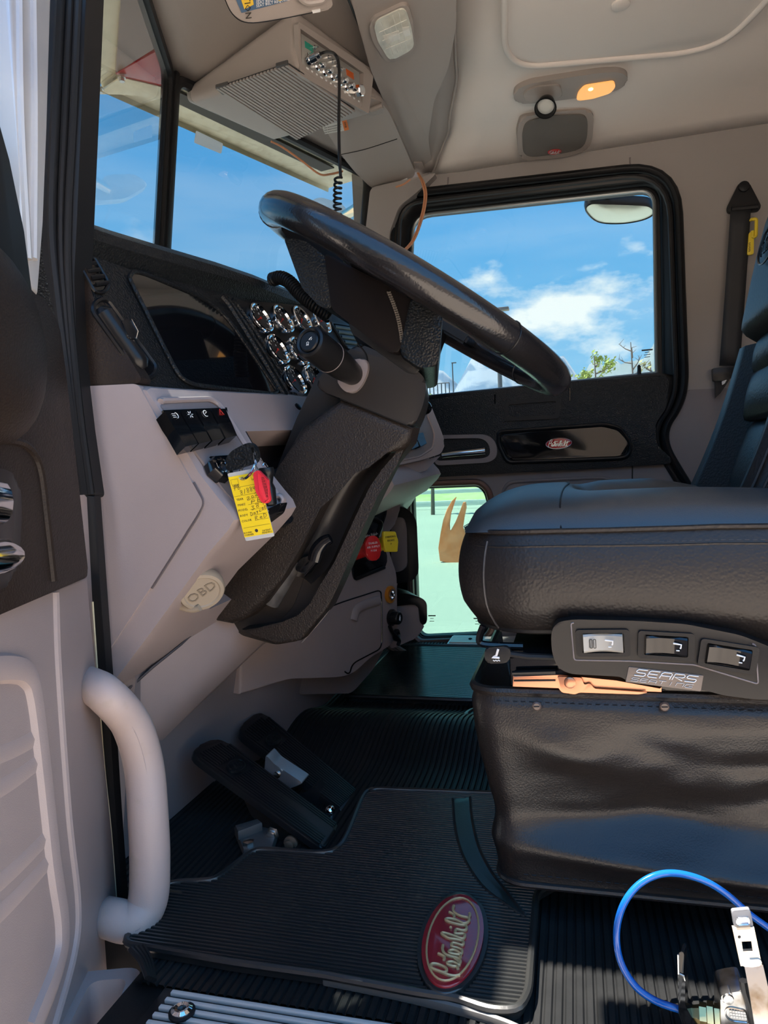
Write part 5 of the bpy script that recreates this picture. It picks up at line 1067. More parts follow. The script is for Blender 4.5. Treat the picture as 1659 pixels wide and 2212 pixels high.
bm = BM(); prism(bm, rnd(yw([(1538, 796), (1590, 789), (1592, 808), (1572, 822), (1540, 824)], 2.022), .005), (0, .012, 0), .003); out('belt_guide', bm, SATIN, sb)
bm = BM(); prism(bm, yw([(1544, 824), (1576, 820), (1556, 850), (1545, 860)], 2.03), (0, .003, 0)); out('lower_webbing', bm, BLK, sb)
bm = BM(); prism(bm, rnd(yw([(1559, 824), (1570, 820), (1566, 828), (1560, 832)], 2.018), .002), (0, .002, 0)); out('guide_tab', bm, WHITE, sb)
bm = BM(); prism(bm, rnd(yw([(1618, 502), (1629, 499), (1628, 549), (1614, 551)], 2.026), .004), (0, .008, 0), .002); yt = out('belt_tag', bm, YEL, sb, label='yellow belt tag')
bm = BM(); tube(bm, rnd(yw([(1622, 474), (1634, 473), (1633, 510), (1626, 513), (1626, 502)], 2.026), .004), .0042, 8); out('tag_hook', bm, YEL, sb, label='yellow hook')
bm = BM()
for k in range(6): tube(bm, yw([(1617, 526+k*3.6), (1621, 524+k*3.4)], 2.0255), .0007, 4)
out('tag_print', bm, INK, yt)
# ================================================================== FLOOR MATS
def inside(p, poly):
    c = False; n = len(poly)
    for i in range(n):
        a, b = poly[i], poly[i-1]
        if (a[1] > p[1]) != (b[1] > p[1]) and p[0] < (b[0]-a[0])*(p[1]-a[1])/(b[1]-a[1])+a[0]: c = not c
    return c
def mat_z(x, y, z0):
    return z0+(0.016*math.exp(-((x-0.035)/0.055)**2)*max(0, 1-(y-0.635)/0.09)**2 if y < .725 else 0)
def ribbed(bm, poly, z0, pitch, h, holes=(), step=0.02, axis=0):
    "ribs along x (axis 0) or y, clipped to the outline and leaving the holes free"
    P = [(p[0], p[1]) for p in poly]; A = 1-axis
    lo, hi = min(p[A] for p in P), max(p[A] for p in P); t = lo+pitch*.5
    while t < hi:
        xs = []
        for Q in [P]+[[(h_[0], h_[1]) for h_ in H2] for H2 in holes]:
            for i in range(len(Q)):
                a, b = Q[i], Q[i-1]
                if (a[A] > t) != (b[A] > t): xs.append(a[axis]+(b[axis]-a[axis])*(t-a[A])/(b[A]-a[A]))
        xs.sort()
        for s, e in zip(xs[::2], xs[1::2]):
            if e-s < .004: continue
            n = max(1, int((e-s)/step)); rows = []
            for k in range(n+1):
                x = lerp(s, e, k/n); pt = (lambda dt, hh: V((x, t+dt, mat_z(x, t, z0)+hh)) if axis == 0 else V((t+dt, x, z0+hh)))
                rows.append([bm.verts.new(pt(d, hh)) for d, hh in ((-pitch*.36, 0), (-pitch*.2, h), (pitch*.2, h), (pitch*.36, 0))])
            for r0, r1 in zip(rows, rows[1:]):
                for j in range(3): bm.faces.new((r0[j], r1[j], r1[j+1], r0[j+1]))
            for r in (rows[0], rows[-1]): bm.faces.new(r)
        t += pitch
    bmesh.ops.recalc_face_normals(bm, faces=bm.faces[:])
ZM = 0.012
dm = thing('floor_mat', 'black ribbed rubber mat with a red oval badge in the driver footwell', 'floor mat', (-0.2, 0.9, 0.003))
mpx = [(268, 2040), (330, 1930), (368, 1907), (452, 1905), (474, 1896), (540, 1842), (566, 1836), (700, 1846), (730, 1836), (746, 1814), (784, 1718), (802, 1705), (1090, 1716), (1240, 1722), (1215, 1900), (1158, 1932), (1148, 2060), (1141, 2148), (1120, 2186), (1060, 2184), (985, 2158), (900, 2146), (700, 2108), (500, 2080)]
MP = rnd(ats(mpx, Z=ZM), [.01, .01, .02, .02, .02, .02, .02, .03, .03, .03, .03, .02]+[.01]*12, 3)
cr_o = spl(ats([(978, 1728), (983, 1790), (1000, 1852), (1040, 1915), (1090, 1955), (1134, 1984)], Z=ZM), 5); cr_i = spl(ats([(1016, 1724), (1020, 1770), (1034, 1830), (1062, 1886), (1096, 1930), (1134, 1980)], Z=ZM), 5)
cres = cr_o+cr_i[::-1]
def me2(a, b, n=40): return ats(ell(978, 2035, a, b, math.radians(-75), n), Z=ZM+.006)
bm = BM()
base = [V((p.x, p.y, 0.003)) for p in MP]
loops = tessellate_polygon([MP]); va = [bm.verts.new(p) for p in MP]; vb = [bm.verts.new(p) for p in base]
for t in loops: bm.faces.new([va[i] for i in t])
for i in range(len(MP)): bm.faces.new((va[i-1], va[i], vb[i], vb[i-1]))
bmesh.ops.recalc_face_normals(bm, faces=bm.faces[:])
out('mat_base', bm, RUBM, dm)
bm = BM(); ribbed(bm, MP, ZM, 0.0056, 0.0026, [cres, me2(112, 74)]); out('mat_ribs', bm, RUBM, dm, kind='stuff', ang=30)
bm = BM(); tube(bm, [V((p.x, p.y, mat_z(p.x, p.y, ZM)+.001)) for p in MP], .0042, 8, closed=True); out('mat_border', bm, RUBM, dm)
bm = BM(); prism(bm, [p+V((0, 0, .002)) for p in cres], (0, 0, -.004), .0008); cb = out('crescent_band', bm, RUBM, dm, label='smooth raised crescent band')
bm = BM()
for c_ in (cr_o, cr_i): tube(bm, [p+V((0, 0, .001)) for p in c_], .0024, 6)
out('crescent_rim', bm, RUBM, dm)
bm = BM(); prism(bm, me2(112, 74), (0, 0, -.008), .002, 3); out('badge_pad', bm, RUBM, dm)
bm = BM(); q = [p+V((0, 0, .0025)) for p in me2(103, 64)]; prism(bm, q, (0, 0, -.004), .0015, 3); bd = out('mat_badge', bm, mat('mat_badge_red', (0.30, 0.012, 0.02), 0.12, coat=.7), dm, label='domed red oval badge with gold script')
bm = BM(); q = [p+V((0, 0, .0031)) for p in me2(92, 53)]; tube(bm, q, .0011, 6, closed=True); zz = ZM+.0095
for s in SCRIPT: tube(bm, spl([at(880+x/7.9, 1900+y/7.9, Z=zz) for x, y in s], 5), .0016, 6)
out('badge_script', bm, GOLD, dm, label='gold script lettering')
# passenger side mat
pm = thing('floor_mat', 'black ribbed rubber mat with a round emblem in the passenger footwell', 'floor mat', (-0.1, 1.7, 0.003))
PM = rnd([V((at(662, 1586, Z=.014).x, 1.475, .014)), V((0.14, 1.475, .014)), V((0.14, 1.94, .014)), V((at(662, 1586, Z=.014).x, 1.94, .014))], .02, 4)
bm = BM(); prism(bm, PM, (0, 0, -.011), .002); out('mat_base', bm, RUBP, pm)
c_ = at(1062, 1546, Z=.016); em = [c_+V((.055*math.cos(t), .055*math.sin(t)*1.0, 0)) for t in [2*math.pi*k/32 for k in range(32)]]
bm = BM(); ribbed(bm, PM, .014, .0062, .0022, [em], .3); out('mat_ribs', bm, RUBP, pm, kind='stuff', ang=30)
bm = BM(); tube(bm, [p+V((0, 0, .001)) for p in PM], .005, 8, closed=True); out('mat_border', bm, RUBM, pm)
bm = BM(); prism(bm, [p+V((0, 0, .003)) for p in em], (0, 0, -.006), .002); e_ = out('mat_emblem', bm, RUBM, pm)
bm = BM(); tube(bm, [c_+(p-c_)*.82+V((0, 0, .004)) for p in em], .002, 6, closed=True); script(bm, lambda u, v: c_+V((u*.036, v*.04, .004)), .0018, 2); out('emblem_script', bm, RUBM, pm)
# ================================================================== SILL TREAD PLATE
TREAD = mat('tread_aluminium', (.78, .77, .74), .45, metal=.45)
tp_ = thing('tread_plate', 'ribbed aluminium tread plate on the driver door sill', 'tread plate', (-0.2, 0.61, 0.0))
bm = BM(); rows = []
A_ = at(372, 2138, Z=.004); 
bx(bm, (A_.x-.01, .545, -.004), (0.42, A_.y+.003, .003), .001); out('plate_base', bm, SATIN, tp_)
for i in range(9):
    y = A_.y-.0045-i*.0098; x0 = A_.x+.002+.010*0-.0075*max(0, (i-0))*-.35-.012*i*.25
    bm = BM(); bx(bm, (x0+.0, y-.0025, .002), (.40, y+.0025, .0065), .001); out('tread_bar', bm, TREAD, tp_)
c_ = at(393, 2186, Z=.007); bm = BM(); lathe(bm, c_, EZ, [(0, .010), (.003, .010), (.005, .007), (.004, .004), (.001, .0035), (.001, 0)], 18); out('plate_bolt', bm, CHROME, tp_)
bm = BM(); lathe(bm, c_-EZ*.001, EZ, [(0, .0125), (.002, .0125), (.003, .0105), (.003, 0)], 18); out('bolt_washer', bm, BLK, tp_)
# curved strips at the foot of the pillar
ws = thing('sill_weatherstrip', 'coiled end of the black rubber weatherstrip at the pillar foot', 'weatherstrip', at(295, 2090, Z=0.02))
bm = BM()
for k in range(4): tube(bm, spl([at(282+k*9, 2050-k*2, Z=.03-.004*k), at(304+k*7, 2076, Z=.026-.004*k), at(318+k*5, 2112+k*2, Z=.02-.003*k)], 5), .0028, 6)
out('strip', bm, SEAL, ws)
lp_ = thing('mat_trim_strip', 'loose grey rubber edging strip lying along the sill', 'edging strip', at(900, 2195, Z=0.004))
bm = BM(); tube(bm, spl(ats([(700, 2118), (860, 2150), (1000, 2184), (1090, 2212), (1150, 2240)], Z=.006), 5), .0055, 8, ry=.003); out('strip', bm, mat('worn_rubber', (.09, .085, .08), .45), lp_)
# ================================================================== PEDALS
def pedal(name, lab, hn, hf, tn_, tf, th, m=SATIN):
    "pad given by its four surveyed corners: heel near/far, toe near/far"
    t = thing(name, lab, 'pedal', V((hn.x, hn.y, 0)))
    up = (tn_-hn).cross(hf-hn).normalized(); up = up if up.z > 0 else -up
    L_ = (tn_-hn); q = [hn, hf, tf, tn_]
    bm = BM(); prism(bm, rnd(q, [.006, .006, .022, .030], 5), up*-th, .004, 3); out('pad', bm, m, t)
    bm = BM(); n = 13
    for k in range(n):
        s = (k+.5)/n; a = hn.lerp(hf, s); b = tn_.lerp(tf, s); cut = .06 if 0.1 < s < .9 else .14
        a2, b2 = a.lerp(b, .03), a.lerp(b, .66); wd = (hf-hn).normalized()*((hf-hn).length/n*.33)
        for p, r in ((a2, b2), (a.lerp(b, .80), a.lerp(b, 1-cut))) if .12 < s < .88 else ((a2, a.lerp(b, .9)),):
            prism(bm, [p-wd, p+wd, r+wd, r-wd], up*.0022, 0) if True else 0
    out('pad_ribs', bm, m, t, kind='stuff')
    c = (hn.lerp(tn_, .73)+hf.lerp(tf, .73))/2; xd = (hf-hn).normalized(); yd = L_.normalized()
    bm = BM(); prism(bm, [c+xd*.022*math.cos(a)+yd*.013*math.sin(a)+up*.002 for a in [2*math.pi*k/24 for k in range(24)]], up*-.003, .001); tube(bm, [c+xd*.020*math.cos(a)+yd*.0115*math.sin(a)+up*.0025 for a in [2*math.pi*k/24 for k in range(24)]], .0008, 5, closed=True)
    script(bm, lambda u, v: c+xd*u*.017+yd*v*.02+up*.0025, .0007, 2); out('pad_emblem', bm, m, t)
    return t, up
hn, tn_ = at(698, 1833, Y=0.868), at(403, 1622, Y=0.915)
wv = at(735, 1786, Y=0.868+.072)-hn; wv2 = at(474, 1590, Y=0.99)-tn_
p1, up1 = pedal('brake_pedal', 'long black ribbed pedal nearest the door', hn, hn+wv, tn_, tn_+wv2, .010, SATIN)
bm = BM(); dn = V((0, .006, 0))
prism(bm, rnd([hn+dn, hn.lerp(tn_, .62)+dn, hn.lerp(tn_, .55)+dn+V((.004, 0, -.035)), hn.lerp(tn_, .3)+dn+V((0, 0, -.05)), hn+dn+V((.0, 0, -.015))], .004), (0, .045, 0), .002); out('pedal_bracket', bm, mat('dark_steel', (.03, .025, .022), .35, metal=.4), p1)
for (x, y) in ((587, 1803), (626, 1824)):
    c = at(x, y, Y=0.874); bm = BM(); lathe(bm, c+EY*.006, -EY, [(0, .010), (.004, .010), (.005, .0065), (.010, .0065), (.011, .004), (.011, 0)], 6 if x < 600 else 16); out('bolt', bm, STEEL if x < 600 else mat('rusty_bolt', (.25, .15, .10), .5, metal=.6), p1)
hn2, tn2 = at(740, 1752, Y=0.985), at(506, 1578, Y=1.06)
wv = at(776, 1713, Y=1.055)-hn2; wv2 = at(562, 1533, Y=1.145)-tn2
p2, up2 = pedal('accelerator_pedal', 'second black ribbed pedal with silver bracket behind the first', hn2, hn2+wv, tn2, tn2+wv2, .010, SATIN)
bm = BM(); prism(bm, rnd([at(x, y, Y=.995) for x, y in ((574, 1630), (592, 1650), (655, 1692), (620, 1706), (600, 1700), (570, 1676))], .004), (0, .03, 0), .002); br = out('pedal_bracket', bm, mat('zinc_bracket', (.55, .55, .57), .35, metal=.9), p2, label='bare silver bracket')
bm = BM(); lathe(bm, at(600, 1672, Y=.992), -EY, [(0, .0055), (.004, .0055), (.005, .004), (.005, 0)], 12); out('rivet', bm, STEEL, p2)
bm = BM(); prism(bm, [at(x, y, Y=.999) for x, y in ((640, 1720), (680, 1700), (730, 1760), (720, 1790), (690, 1776))], (0, .03, 0), .002); out('pedal_base', bm, BLK, p2)
bm = BM(); c = at(713, 1752, Y=.975); bmesh.ops.create_uvsphere(bm, u_segments=18, v_segments=12, radius=.0085, matrix=Matrix.Translation(c)); out('ball_joint', bm, CHROME, p2, label='polished steel ball')
# loose linkage on the floor under the pedals
lk_ = thing('pedal_linkage', 'dull steel linkage plate on the floor below the brake pedal', 'bracket', at(540, 1800, Z=0.004))
bm = BM(); prism(bm, ats([(506, 1786), (560, 1766), (600, 1790), (585, 1836), (526, 1834)], Z=.014), (0, 0, -.012), .002); prism(bm, ats([(508, 1782), (556, 1768), (566, 1776), (514, 1796)], Z=.026), (0, 0, -.012), .002); out('plate', bm, mat('dull_steel', (.12, .11, .105), .5, metal=.5), lk_)
bm = BM(); lathe(bm, at(537, 1824, Z=.014), EZ, [(0, .008), (.005, .008), (.006, .005), (.006, 0)], 6); out('bolt', bm, STEEL, lk_)
# ================================================================== LOOSE AIR LINE AND VALVE
hose = thing('air_hose', 'bright blue plastic air hose looping up by the seat skirt', 'hose', at(1400, 2100, Y=0.68))
hp_ = [(1720, 2050, .70), (1659, 2004, .70), (1618, 1974, .70), (1570, 1932, .70), (1520, 1902, .695), (1465, 1887, .69), (1420, 1890, .685), (1380, 1911, .68), (1350, 1948, .672), (1334, 1995, .665), (1333, 2045, .66), (1346, 2090, .655), (1374, 2132, .65), (1412, 2160, .645), (1450, 2175, .64), (1500, 2190, .64)]
bm = BM(); tube(bm, spl([at(x, y, Y=yy) for x, y, yy in hp_], 6), .0032, 12); out('tubing', bm, BLUE, hose)
vl = thing('air_valve', 'plated hand valve with brass fitting and a flat steel lever at the sill', 'valve', at(1600, 2150, Y=0.63))
def yv(pts, y=.64): return ats(pts, Y=y)
bm = BM(); fa_ = [at(1486, 2189, Y=.64), at(1570, 2204, Y=.635)]; ax = (fa_[1]-fa_[0]).normalized(); ll = (fa_[1]-fa_[0]).length
lathe(bm, fa_[0], ax, [(0, .006), (ll*.32, .0085), (ll*.32, .0105), (ll*.5, .0105), (ll*.5, .009), (ll*.52, .0125), (ll*.68, .0125), (ll*.69, .0095), (ll*.71, .0115), (ll*.84, .0115), (ll*.85, .009), (ll*1.0, .009), (ll, 0)], 6); out('brass_fitting', bm, BRASS, vl, ang=25, label='hexagonal brass fitting')
bm = BM(); lathe(bm, fa_[0]+ax*ll*.93, ax, [(0, .0098), (.004, .0098), (.004, 0)], 16); out('thread_seal', bm, mat('orange_seal', (.6, .2, .1), .5), vl)
bm = BM(); prism(bm, rnd(yv([(1556, 2150), (1580, 2144), (1610, 2140), (1640, 2200), (1650, 2260), (1560, 2260), (1557, 2200)], .625), .004), (0, .03, 0), .004, 3); vb_ = out('valve_body', bm, STEEL, vl)
bm = BM(); prism(bm, rnd(yv([(1556, 2152), (1580, 2144), (1586, 2160), (1562, 2168)], .622), .002), (0, .01, 0), .001); lathe(bm, at(1573, 2157, Y=.622), -EY, [(0, .0045), (.002, .004), (.003, 0)], 12); out('cover_screw', bm, STEEL, vl)
bm = BM(); tube(bm, rnd(yv([(1566, 2182), (1576, 2176), (1612, 2184), (1618, 2210), (1580, 2206), (1568, 2196)], .6245), .003), .0008, 5, closed=True)
xd = (at(1612, 2192, Y=.624)-at(1568, 2186, Y=.624)).normalized(); text(bm, 'PARKER', at(1594, 2188, Y=.6242), xd, EZ, .0075, .0003, 1) if False else None
for k in range(3):
    for j in range(6): box(bm, at(1578+j*6+k*1, 2184+k*6+j*.8, Y=.6243), xd, EZ, EY, (.0018, .002, .0008))
out('cast_marking', bm, STEEL, vl)
# flat lever: short cap, pale tab with square hole, long worn blade
lev = [(1582, 1967, 1621, 1964), (1588, 2003, 1628, 2002)]
bm = BM(); prism(bm, rnd(yv([(1580, 1968), (1620, 1964), (1628, 2002), (1586, 2004)], .618), .002), (0, .004, 0), .001); out('lever_cap', bm, mat('grey_cap', (.16, .165, .18), .4), vl)
bm = BM(); prism(bm, rnd(yv([(1590, 1983), (1618, 1981), (1621, 1998), (1591, 2000)], .6165), .002), (0, .003, 0), .0008); tube(bm, yv([(1591, 2006), (1621, 2004)], .615), .0022, 8); out('lever_roll', bm, CHROME, vl)
bm = BM(); plate(bm, yv([(1582, 2004), (1629, 2003), (1646, 2085), (1600, 2087)], .617), [yv([(1602, 2034), (1623, 2033), (1626, 2054), (1605, 2055)], .617), [at(1597+3.4*math.cos(t), 2024+3.4*math.sin(t), Y=.617) for t in [2*math.pi*k/12 for k in range(12)]]], (0, .003, 0)); out('lever_tab', bm, mat('plated_tab', (.85, .74, .6), .35, metal=.75, var=((.6, .5, .4), 90, .55, .75)), vl, label='pale plated tab with a square hole')
bm = BM(); prism(bm, rnd(yv([(1600, 2074), (1644, 2072), (1647, 2086), (1626, 2090), (1602, 2088)], .6155), .002), (0, .004, 0), .0008); out('lever_collar', bm, mat('zinc_collar', (.6, .59, .56), .35, metal=.8), vl)
bm = BM(); q = [yv([(1608, 2086), (1648, 2084)], .619), yv([(1618, 2140), (1660, 2136)], .612), yv([(1630, 2212), (1680, 2208)], .604), yv([(1640, 2280), (1700, 2276)], .600)]
loft(bm, [[a, b, b+V((0, .003, 0)), a+V((0, .003, 0))] for a, b in q]); out('lever_blade', bm, STEEL, vl, label='worn steel lever blade')
bm = BM(); tube(bm, spl(yv([(1606, 2118), (1610, 2140), (1620, 2172), (1632, 2230)], .622), 4), .0035, 8); out('lever_edge', bm, SATIN, vl)
# black bracket in front of the hose
bk = thing('hose_bracket', 'thin black steel bracket standing where the blue hose ends', 'bracket', at(1475, 2200, Y=0.62))
bm = BM(); q = yv([(1465, 2060), (1472, 2054), (1478, 2060), (1476, 2104), (1480, 2116), (1480, 2172), (1496, 2200), (1530, 2260), (1490, 2260), (1466, 2190), (1464, 2110)], .632)
prism(bm, rnd(q, .002), (.004, .012, 0), .001); bo_ = out('bracket_plate', bm, GLOSS, bk)
bm = BM(); tube(bm, yv([(1465, 2062), (1466, 2104)], .631), .0009, 5); out('worn_edge', bm, STEEL, bk); bm = BM(); tube(bm, yv([(1468, 2104), (1477, 2108), (1480, 2118)], .631), .0008, 5); out('worn_edge', bm, STEEL, bk)
# ================================================================== OVERHEAD CONSOLE AND RADIO
oc = thing('overhead_console', 'grey overhead box with a slotted underside hanging from the header', 'console', at(600, 200, Z=1.3))
b1, b2, b3, b4 = at(400, 222, Z=1.335), at(592, 306, Z=1.335), at(802, 250, Z=1.30), at(642, 146, Z=1.30)
UPH = 0.115
def up3(p, k=1.0): return p+V((0, 0, UPH*k))
bm = BM(); vs = [bm.verts.new(p) for p in (b1, b2, b3, b4)]+[bm.verts.new(p) for p in (up3(b1, .28), up3(b2, .28), up3(b3), up3(b4))]
for f in ((0, 1, 2, 3), (4, 5, 6, 7), (0, 1, 5, 4), (1, 2, 6, 5), (2, 3, 7, 6), (3, 0, 4, 7)): bm.faces.new([vs[i] for i in f])
bmesh.ops.recalc_face_normals(bm, faces=bm.faces[:]); bmesh.ops.bevel(bm, geom=bm.edges[:], offset=.016, segments=4, affect='EDGES', profile=.6)
cb_ = out('console_body', bm, HEADD, oc)
GP = plane3(b1, b2, b3); GP = GP if GP[1].z < 0 else (GP[0], -GP[1])
def gpn(pts, o=0.0): return ats(pts, pl=off(GP, o))
bm = BM(); prism(bm, rnd(gpn([(466, 190), (622, 137), (768, 238), (640, 300)], .0012), .008), GP[1]*-.002); out('grille_recess', bm, mat('slot_dark', (.03, .028, .028), .7), oc)
ga, gb, gc, gd = gpn([(466, 190), (622, 137), (768, 238), (640, 300)], .002)
bm = BM(); n = 21
for k in range(n):
    s = (k+.5)/n; a = ga.lerp(gb, s); b = gd.lerp(gc, s); w_ = (gb-ga)/n*.30
    prism(bm, [a-w_, a+w_, b+w_, b-w_], GP[1]*.0035)
out('grille_ribs', bm, HEADD, oc, kind='stuff')
for c in ((478, 198), (608, 152)):
    bm = BM(); prism(bm, rnd(gpn([(c[0]-14, c[1]-8), (c[0]+14, c[1]-16), (c[0]+16, c[1]+2), (c[0]+4, c[1]+8)], .0045), .004), GP[1]*-.006, .001); out('grille_notch', bm, mat('notch_dark', (.06, .055, .053), .6), oc)
# radio
rd_ = thing('cb_radio', 'chrome-knobbed two-way radio in the end of the overhead console', 'radio', at(715, 150, Z=1.33))
ru = (b3-b4).normalized(); RN = V((0.93, -.30, -.20)); RN = (RN-ru*RN.dot(ru)).normalized(); rv = RN.cross(ru); rv = rv if rv.z > 0 else -rv
RP_ = off((b4+V((0, 0, .05)), RN), .004)
def rp_(pts, o=0.0): return ats(pts, pl=off(RP_, o))
bm = BM(); plate(bm, rnd(rp_([(644, 46), (808, 152), (797, 246), (648, 162)], .004), .006), [rp_([(649, 62), (786, 158), (782, 232), (652, 150)], .004)], RN*-.012); out('radio_surround', bm, HEADD, oc)
bm = BM(); prism(bm, rp_([(651, 72), (776, 156), (779, 224), (653, 142)], .003), RN*-.008, .001); fp = out('face_plate', bm, mat('radio_face', (.45, .44, .41), .35, metal=.6), rd_)
bm = BM(); prism(bm, rp_([(659, 88), (676, 99), (676, 112), (660, 102)], .0045), RN*-.003, .0005); out('channel_display', bm, mat('display_green', (.01, .04, .03), .1, emit=((.02, .25, .15), .25)), rd_, label='small green channel display')
bm = BM(); prism(bm, rp_([(748, 148), (764, 158), (765, 172), (750, 162)], .0045), RN*-.003, .0005); out('meter_window', bm, mat('display_orange', (.10, .02, .005), .1, emit=((.35, .06, .01), .35)), rd_, label='orange meter window')
kp_ = [(689, 138), (705, 150), (722, 160), (738, 171), (752, 182)]
for x, y in kp_:
    c = at(x-5, y+5, pl=off(RP_, .003)); bm = BM(); lathe(bm, c, RN, [(0, .0085), (.004, .0085), (.006, .0062), (.020, .0058), (.022, .0045), (.022, 0)], 16); out('radio_knob', bm, CHROME, rd_)
c = at(764, 198, pl=off(RP_, .003)); bm = BM(); lathe(bm, c, RN, [(0, .010), (.004, .010), (.006, .012), (.022, .0118), (.024, .010), (.024, 0)], 8); out('channel_knob', bm, CHROME, rd_, ang=20, label='large faceted chrome channel knob')
for x, y in ((707, 124), (716, 133), (725, 142), (677, 103), (735, 150)):
    c = at(x, y, pl=off(RP_, .003)); bm = BM(); lathe(bm, c, RN, [(0, .004), (.004, .004), (.005, .002), (.012, .0018), (.013, 0)], 10); out('toggle_switch', bm, CHROME, rd_)
bm = BM()
for k in range(12): box(bm, at(lerp(664, 775, k/11), lerp(148, 219, k/11), pl=off(RP_, .0035)), ru, rv, RN, (.0045 if k % 3 else .007, .003, .0012))
out('face_lettering', bm, WHITE, rd_)
cn0, cn1 = at(666, 130, pl=off(RP_, .003)), at(692, 116, pl=off(RP_, .030)); ax = (cn1-cn0).normalized(); ll = (cn1-cn0).length
bm = BM(); lathe(bm, cn0, ax, [(0, .012), (ll*.2, .012), (ll*.22, .0095), (ll*.7, .0095), (ll*.75, .007), (ll*.95, .0065), (ll, .005), (ll, 0)], 18); out('mic_plug', bm, CHROME, rd_, label='chrome microphone plug')
# coiled cord from the radio down behind the wheel and onto the dash
cd = thing('microphone_cord', 'black coiled microphone cord dropping from the radio to the dash', 'cord', at(735, 300, Y=1.15))
A = [cn1, at(706, 112, Y=cn1.y-.02), at(722, 116, Y=1.22), at(731, 135, Y=1.21), at(733, 180, Y=1.20), at(732, 260, Y=1.19), at(733, 330, Y=1.18), at(736, 384, Y=1.18)]
bm = BM(); tube(bm, spl(A, 6), .0027, 8); out('straight_lead', bm, BLK, cd)
def coil(ctrl, R, pitch, r, n=14):
    c = spl(ctrl, 10); Ls = [0]
    for a, b in zip(c, c[1:]): Ls.append(Ls[-1]+(b-a).length)
    fr = frames(c); pts = []; N = int(Ls[-1]/pitch*n); j = 0
    for i in range(N+1):
        s = Ls[-1]*i/N
        while j < len(c)-2 and Ls[j+1] < s: j += 1
        k = (s-Ls[j])/max(1e-9, Ls[j+1]-Ls[j]); p = c[j].lerp(c[j+1], k); t, u, w = fr[j]; a = 2*math.pi*i/n
        pts.append(p+(u*math.cos(a)+w*math.sin(a))*R)
    return pts
bm = BM(); tube(bm, coil([at(731, 384, Y=1.18), at(729, 420, Y=1.18), at(729, 470, Y=1.185), at(731, 520, Y=1.2)], .0062, .0085, .0022), .0021, 6); out('hanging_coil', bm, BLK, cd)
bm = BM(); tube(bm, coil([at(588, 604, Y=1.13), at(606, 600, Y=1.12), at(626, 610, Y=1.11), at(648, 634, Y=1.10), at(680, 660, Y=1.09), at(712, 684, Y=1.09)], .0095, .0054, .0024), .0024, 6); out('dash_coil', bm, BLK, cd)
# ================================================================== VISORS, LAMPS
VP_ = off(HP, .016)
dv = thing('sun_visor', 'grey driver sun visor with blue and yellow caution sticker at the top edge', 'sun visor', at(600, 20, Y=0.98))
pl0 = (at(600, 20, Y=0.95), V((0.42, -.28, -.86)).normalized())
def vz(pts, o=0.0): return ats(pts, pl=off(pl0, o))
bm = BM(); prism(bm, rnd(vz([(440, -120), (482, 0), (505, 34), (535, 50), (590, 44), (700, 24), (718, 18), (719, 4), (706, -20), (690, -140)]), .012), pl0[1]*-.014, .005, 3); out('visor_board', bm, HEADD, dv)
bm = BM(); tube(bm, spl(vz([(478, -20), (502, 30), (536, 49), (600, 42), (680, 26)], .001), 5), .0007, 5); out('visor_stitching', bm, BLK, dv)
bm = BM(); prism(bm, vz([(484, -60), (640, -90), (622, 2), (522, 28)], .0012), pl0[1]*-.001); st1 = out('caution_sticker', bm, mat('sticker_blue', (.07, .13, .22), .5), dv, label='blue sticker with white text and yellow CAUTION band')
bm = BM(); prism(bm, vz([(500, -60), (536, -68), (548, 10), (528, 20)], .0018), pl0[1]*-.001); prism(bm, vz([(606, -60), (634, -66), (620, -2), (602, 2)], .0018), pl0[1]*-.001); out('yellow_band', bm, mat('sticker_yellow', (.75, .5, .05), .5), dv)
bm = BM(); xd = (at(620, 0, pl=pl0)-at(530, 20, pl=pl0)).normalized(); yd = pl0[1].cross(xd); yd = yd if yd.z > 0 or True else yd
yd = (at(560, -20, pl=pl0)-at(562, 10, pl=pl0)).normalized()
for k in range(7): 
    a = at(552, 14-k*7, pl=off(pl0, .0016)); text(bm, 'SEAT BELT REQUIRED', a+xd*.026, xd, yd, .0052, .0001, 1)
out('sticker_text', bm, WHITE, dv)
bm = BM(); text(bm, 'CAUTION', at(533, -4, pl=off(pl0, .0028)), -yd, xd, .012, .0001, 1); out('caution_text', bm, INK, dv)
bm = BM(); prism(bm, vz([(674, 24), (692, 20), (692, 26), (676, 29)], .002), pl0[1]*-.002); out('visor_clip', bm, WHITE, dv)
bm = BM(); tube(bm, rnd(vz([(640, -10), (660, 8), (700, 2), (712, -20)], .004), .008), .004, 8); out('visor_handle', bm, HEADD, dv)
pv_ = thing('sun_visor', 'grey passenger sun visor with an orange and white sticker by the far pillar', 'sun visor', at(800, 320, pl=VP_))
VQ = off(HP, .044)
def vq(pts, o=0.0): return ats(pts, pl=off(VQ, o))
bm = BM(); prism(bm, rnd(vq([(690, 236), (800, 200), (838, 236), (862, 290), (898, 374), (890, 386), (832, 410), (804, 408), (765, 370), (735, 332), (704, 282)]), [.01, .02, .03, .02, .02, .01, .03, .03, .03, .02, .02]), HP[1]*-.020, .009, 4); out('visor_board', bm, HEADD, pv_)
bm = BM(); tube(bm, spl(vq([(736, 334), (790, 322), (858, 300)], .0005), 5), .0012, 5); out('visor_fold', bm, BLK, pv_)
bm = BM(); prism(bm, vq([(694, 270), (740, 262), (746, 282), (702, 290)], .001), HP[1]*-.001); s_ = out('danger_sticker', bm, mat('sticker_white', (.62, .6, .56), .5), pv_, label='small white sticker with an orange end')
bm = BM(); prism(bm, vq([(738, 259), (748, 257), (754, 280), (744, 283)], .0016), HP[1]*-.001); out('orange_band', bm, mat('sticker_orange', (.75, .18, .02), .5), pv_)
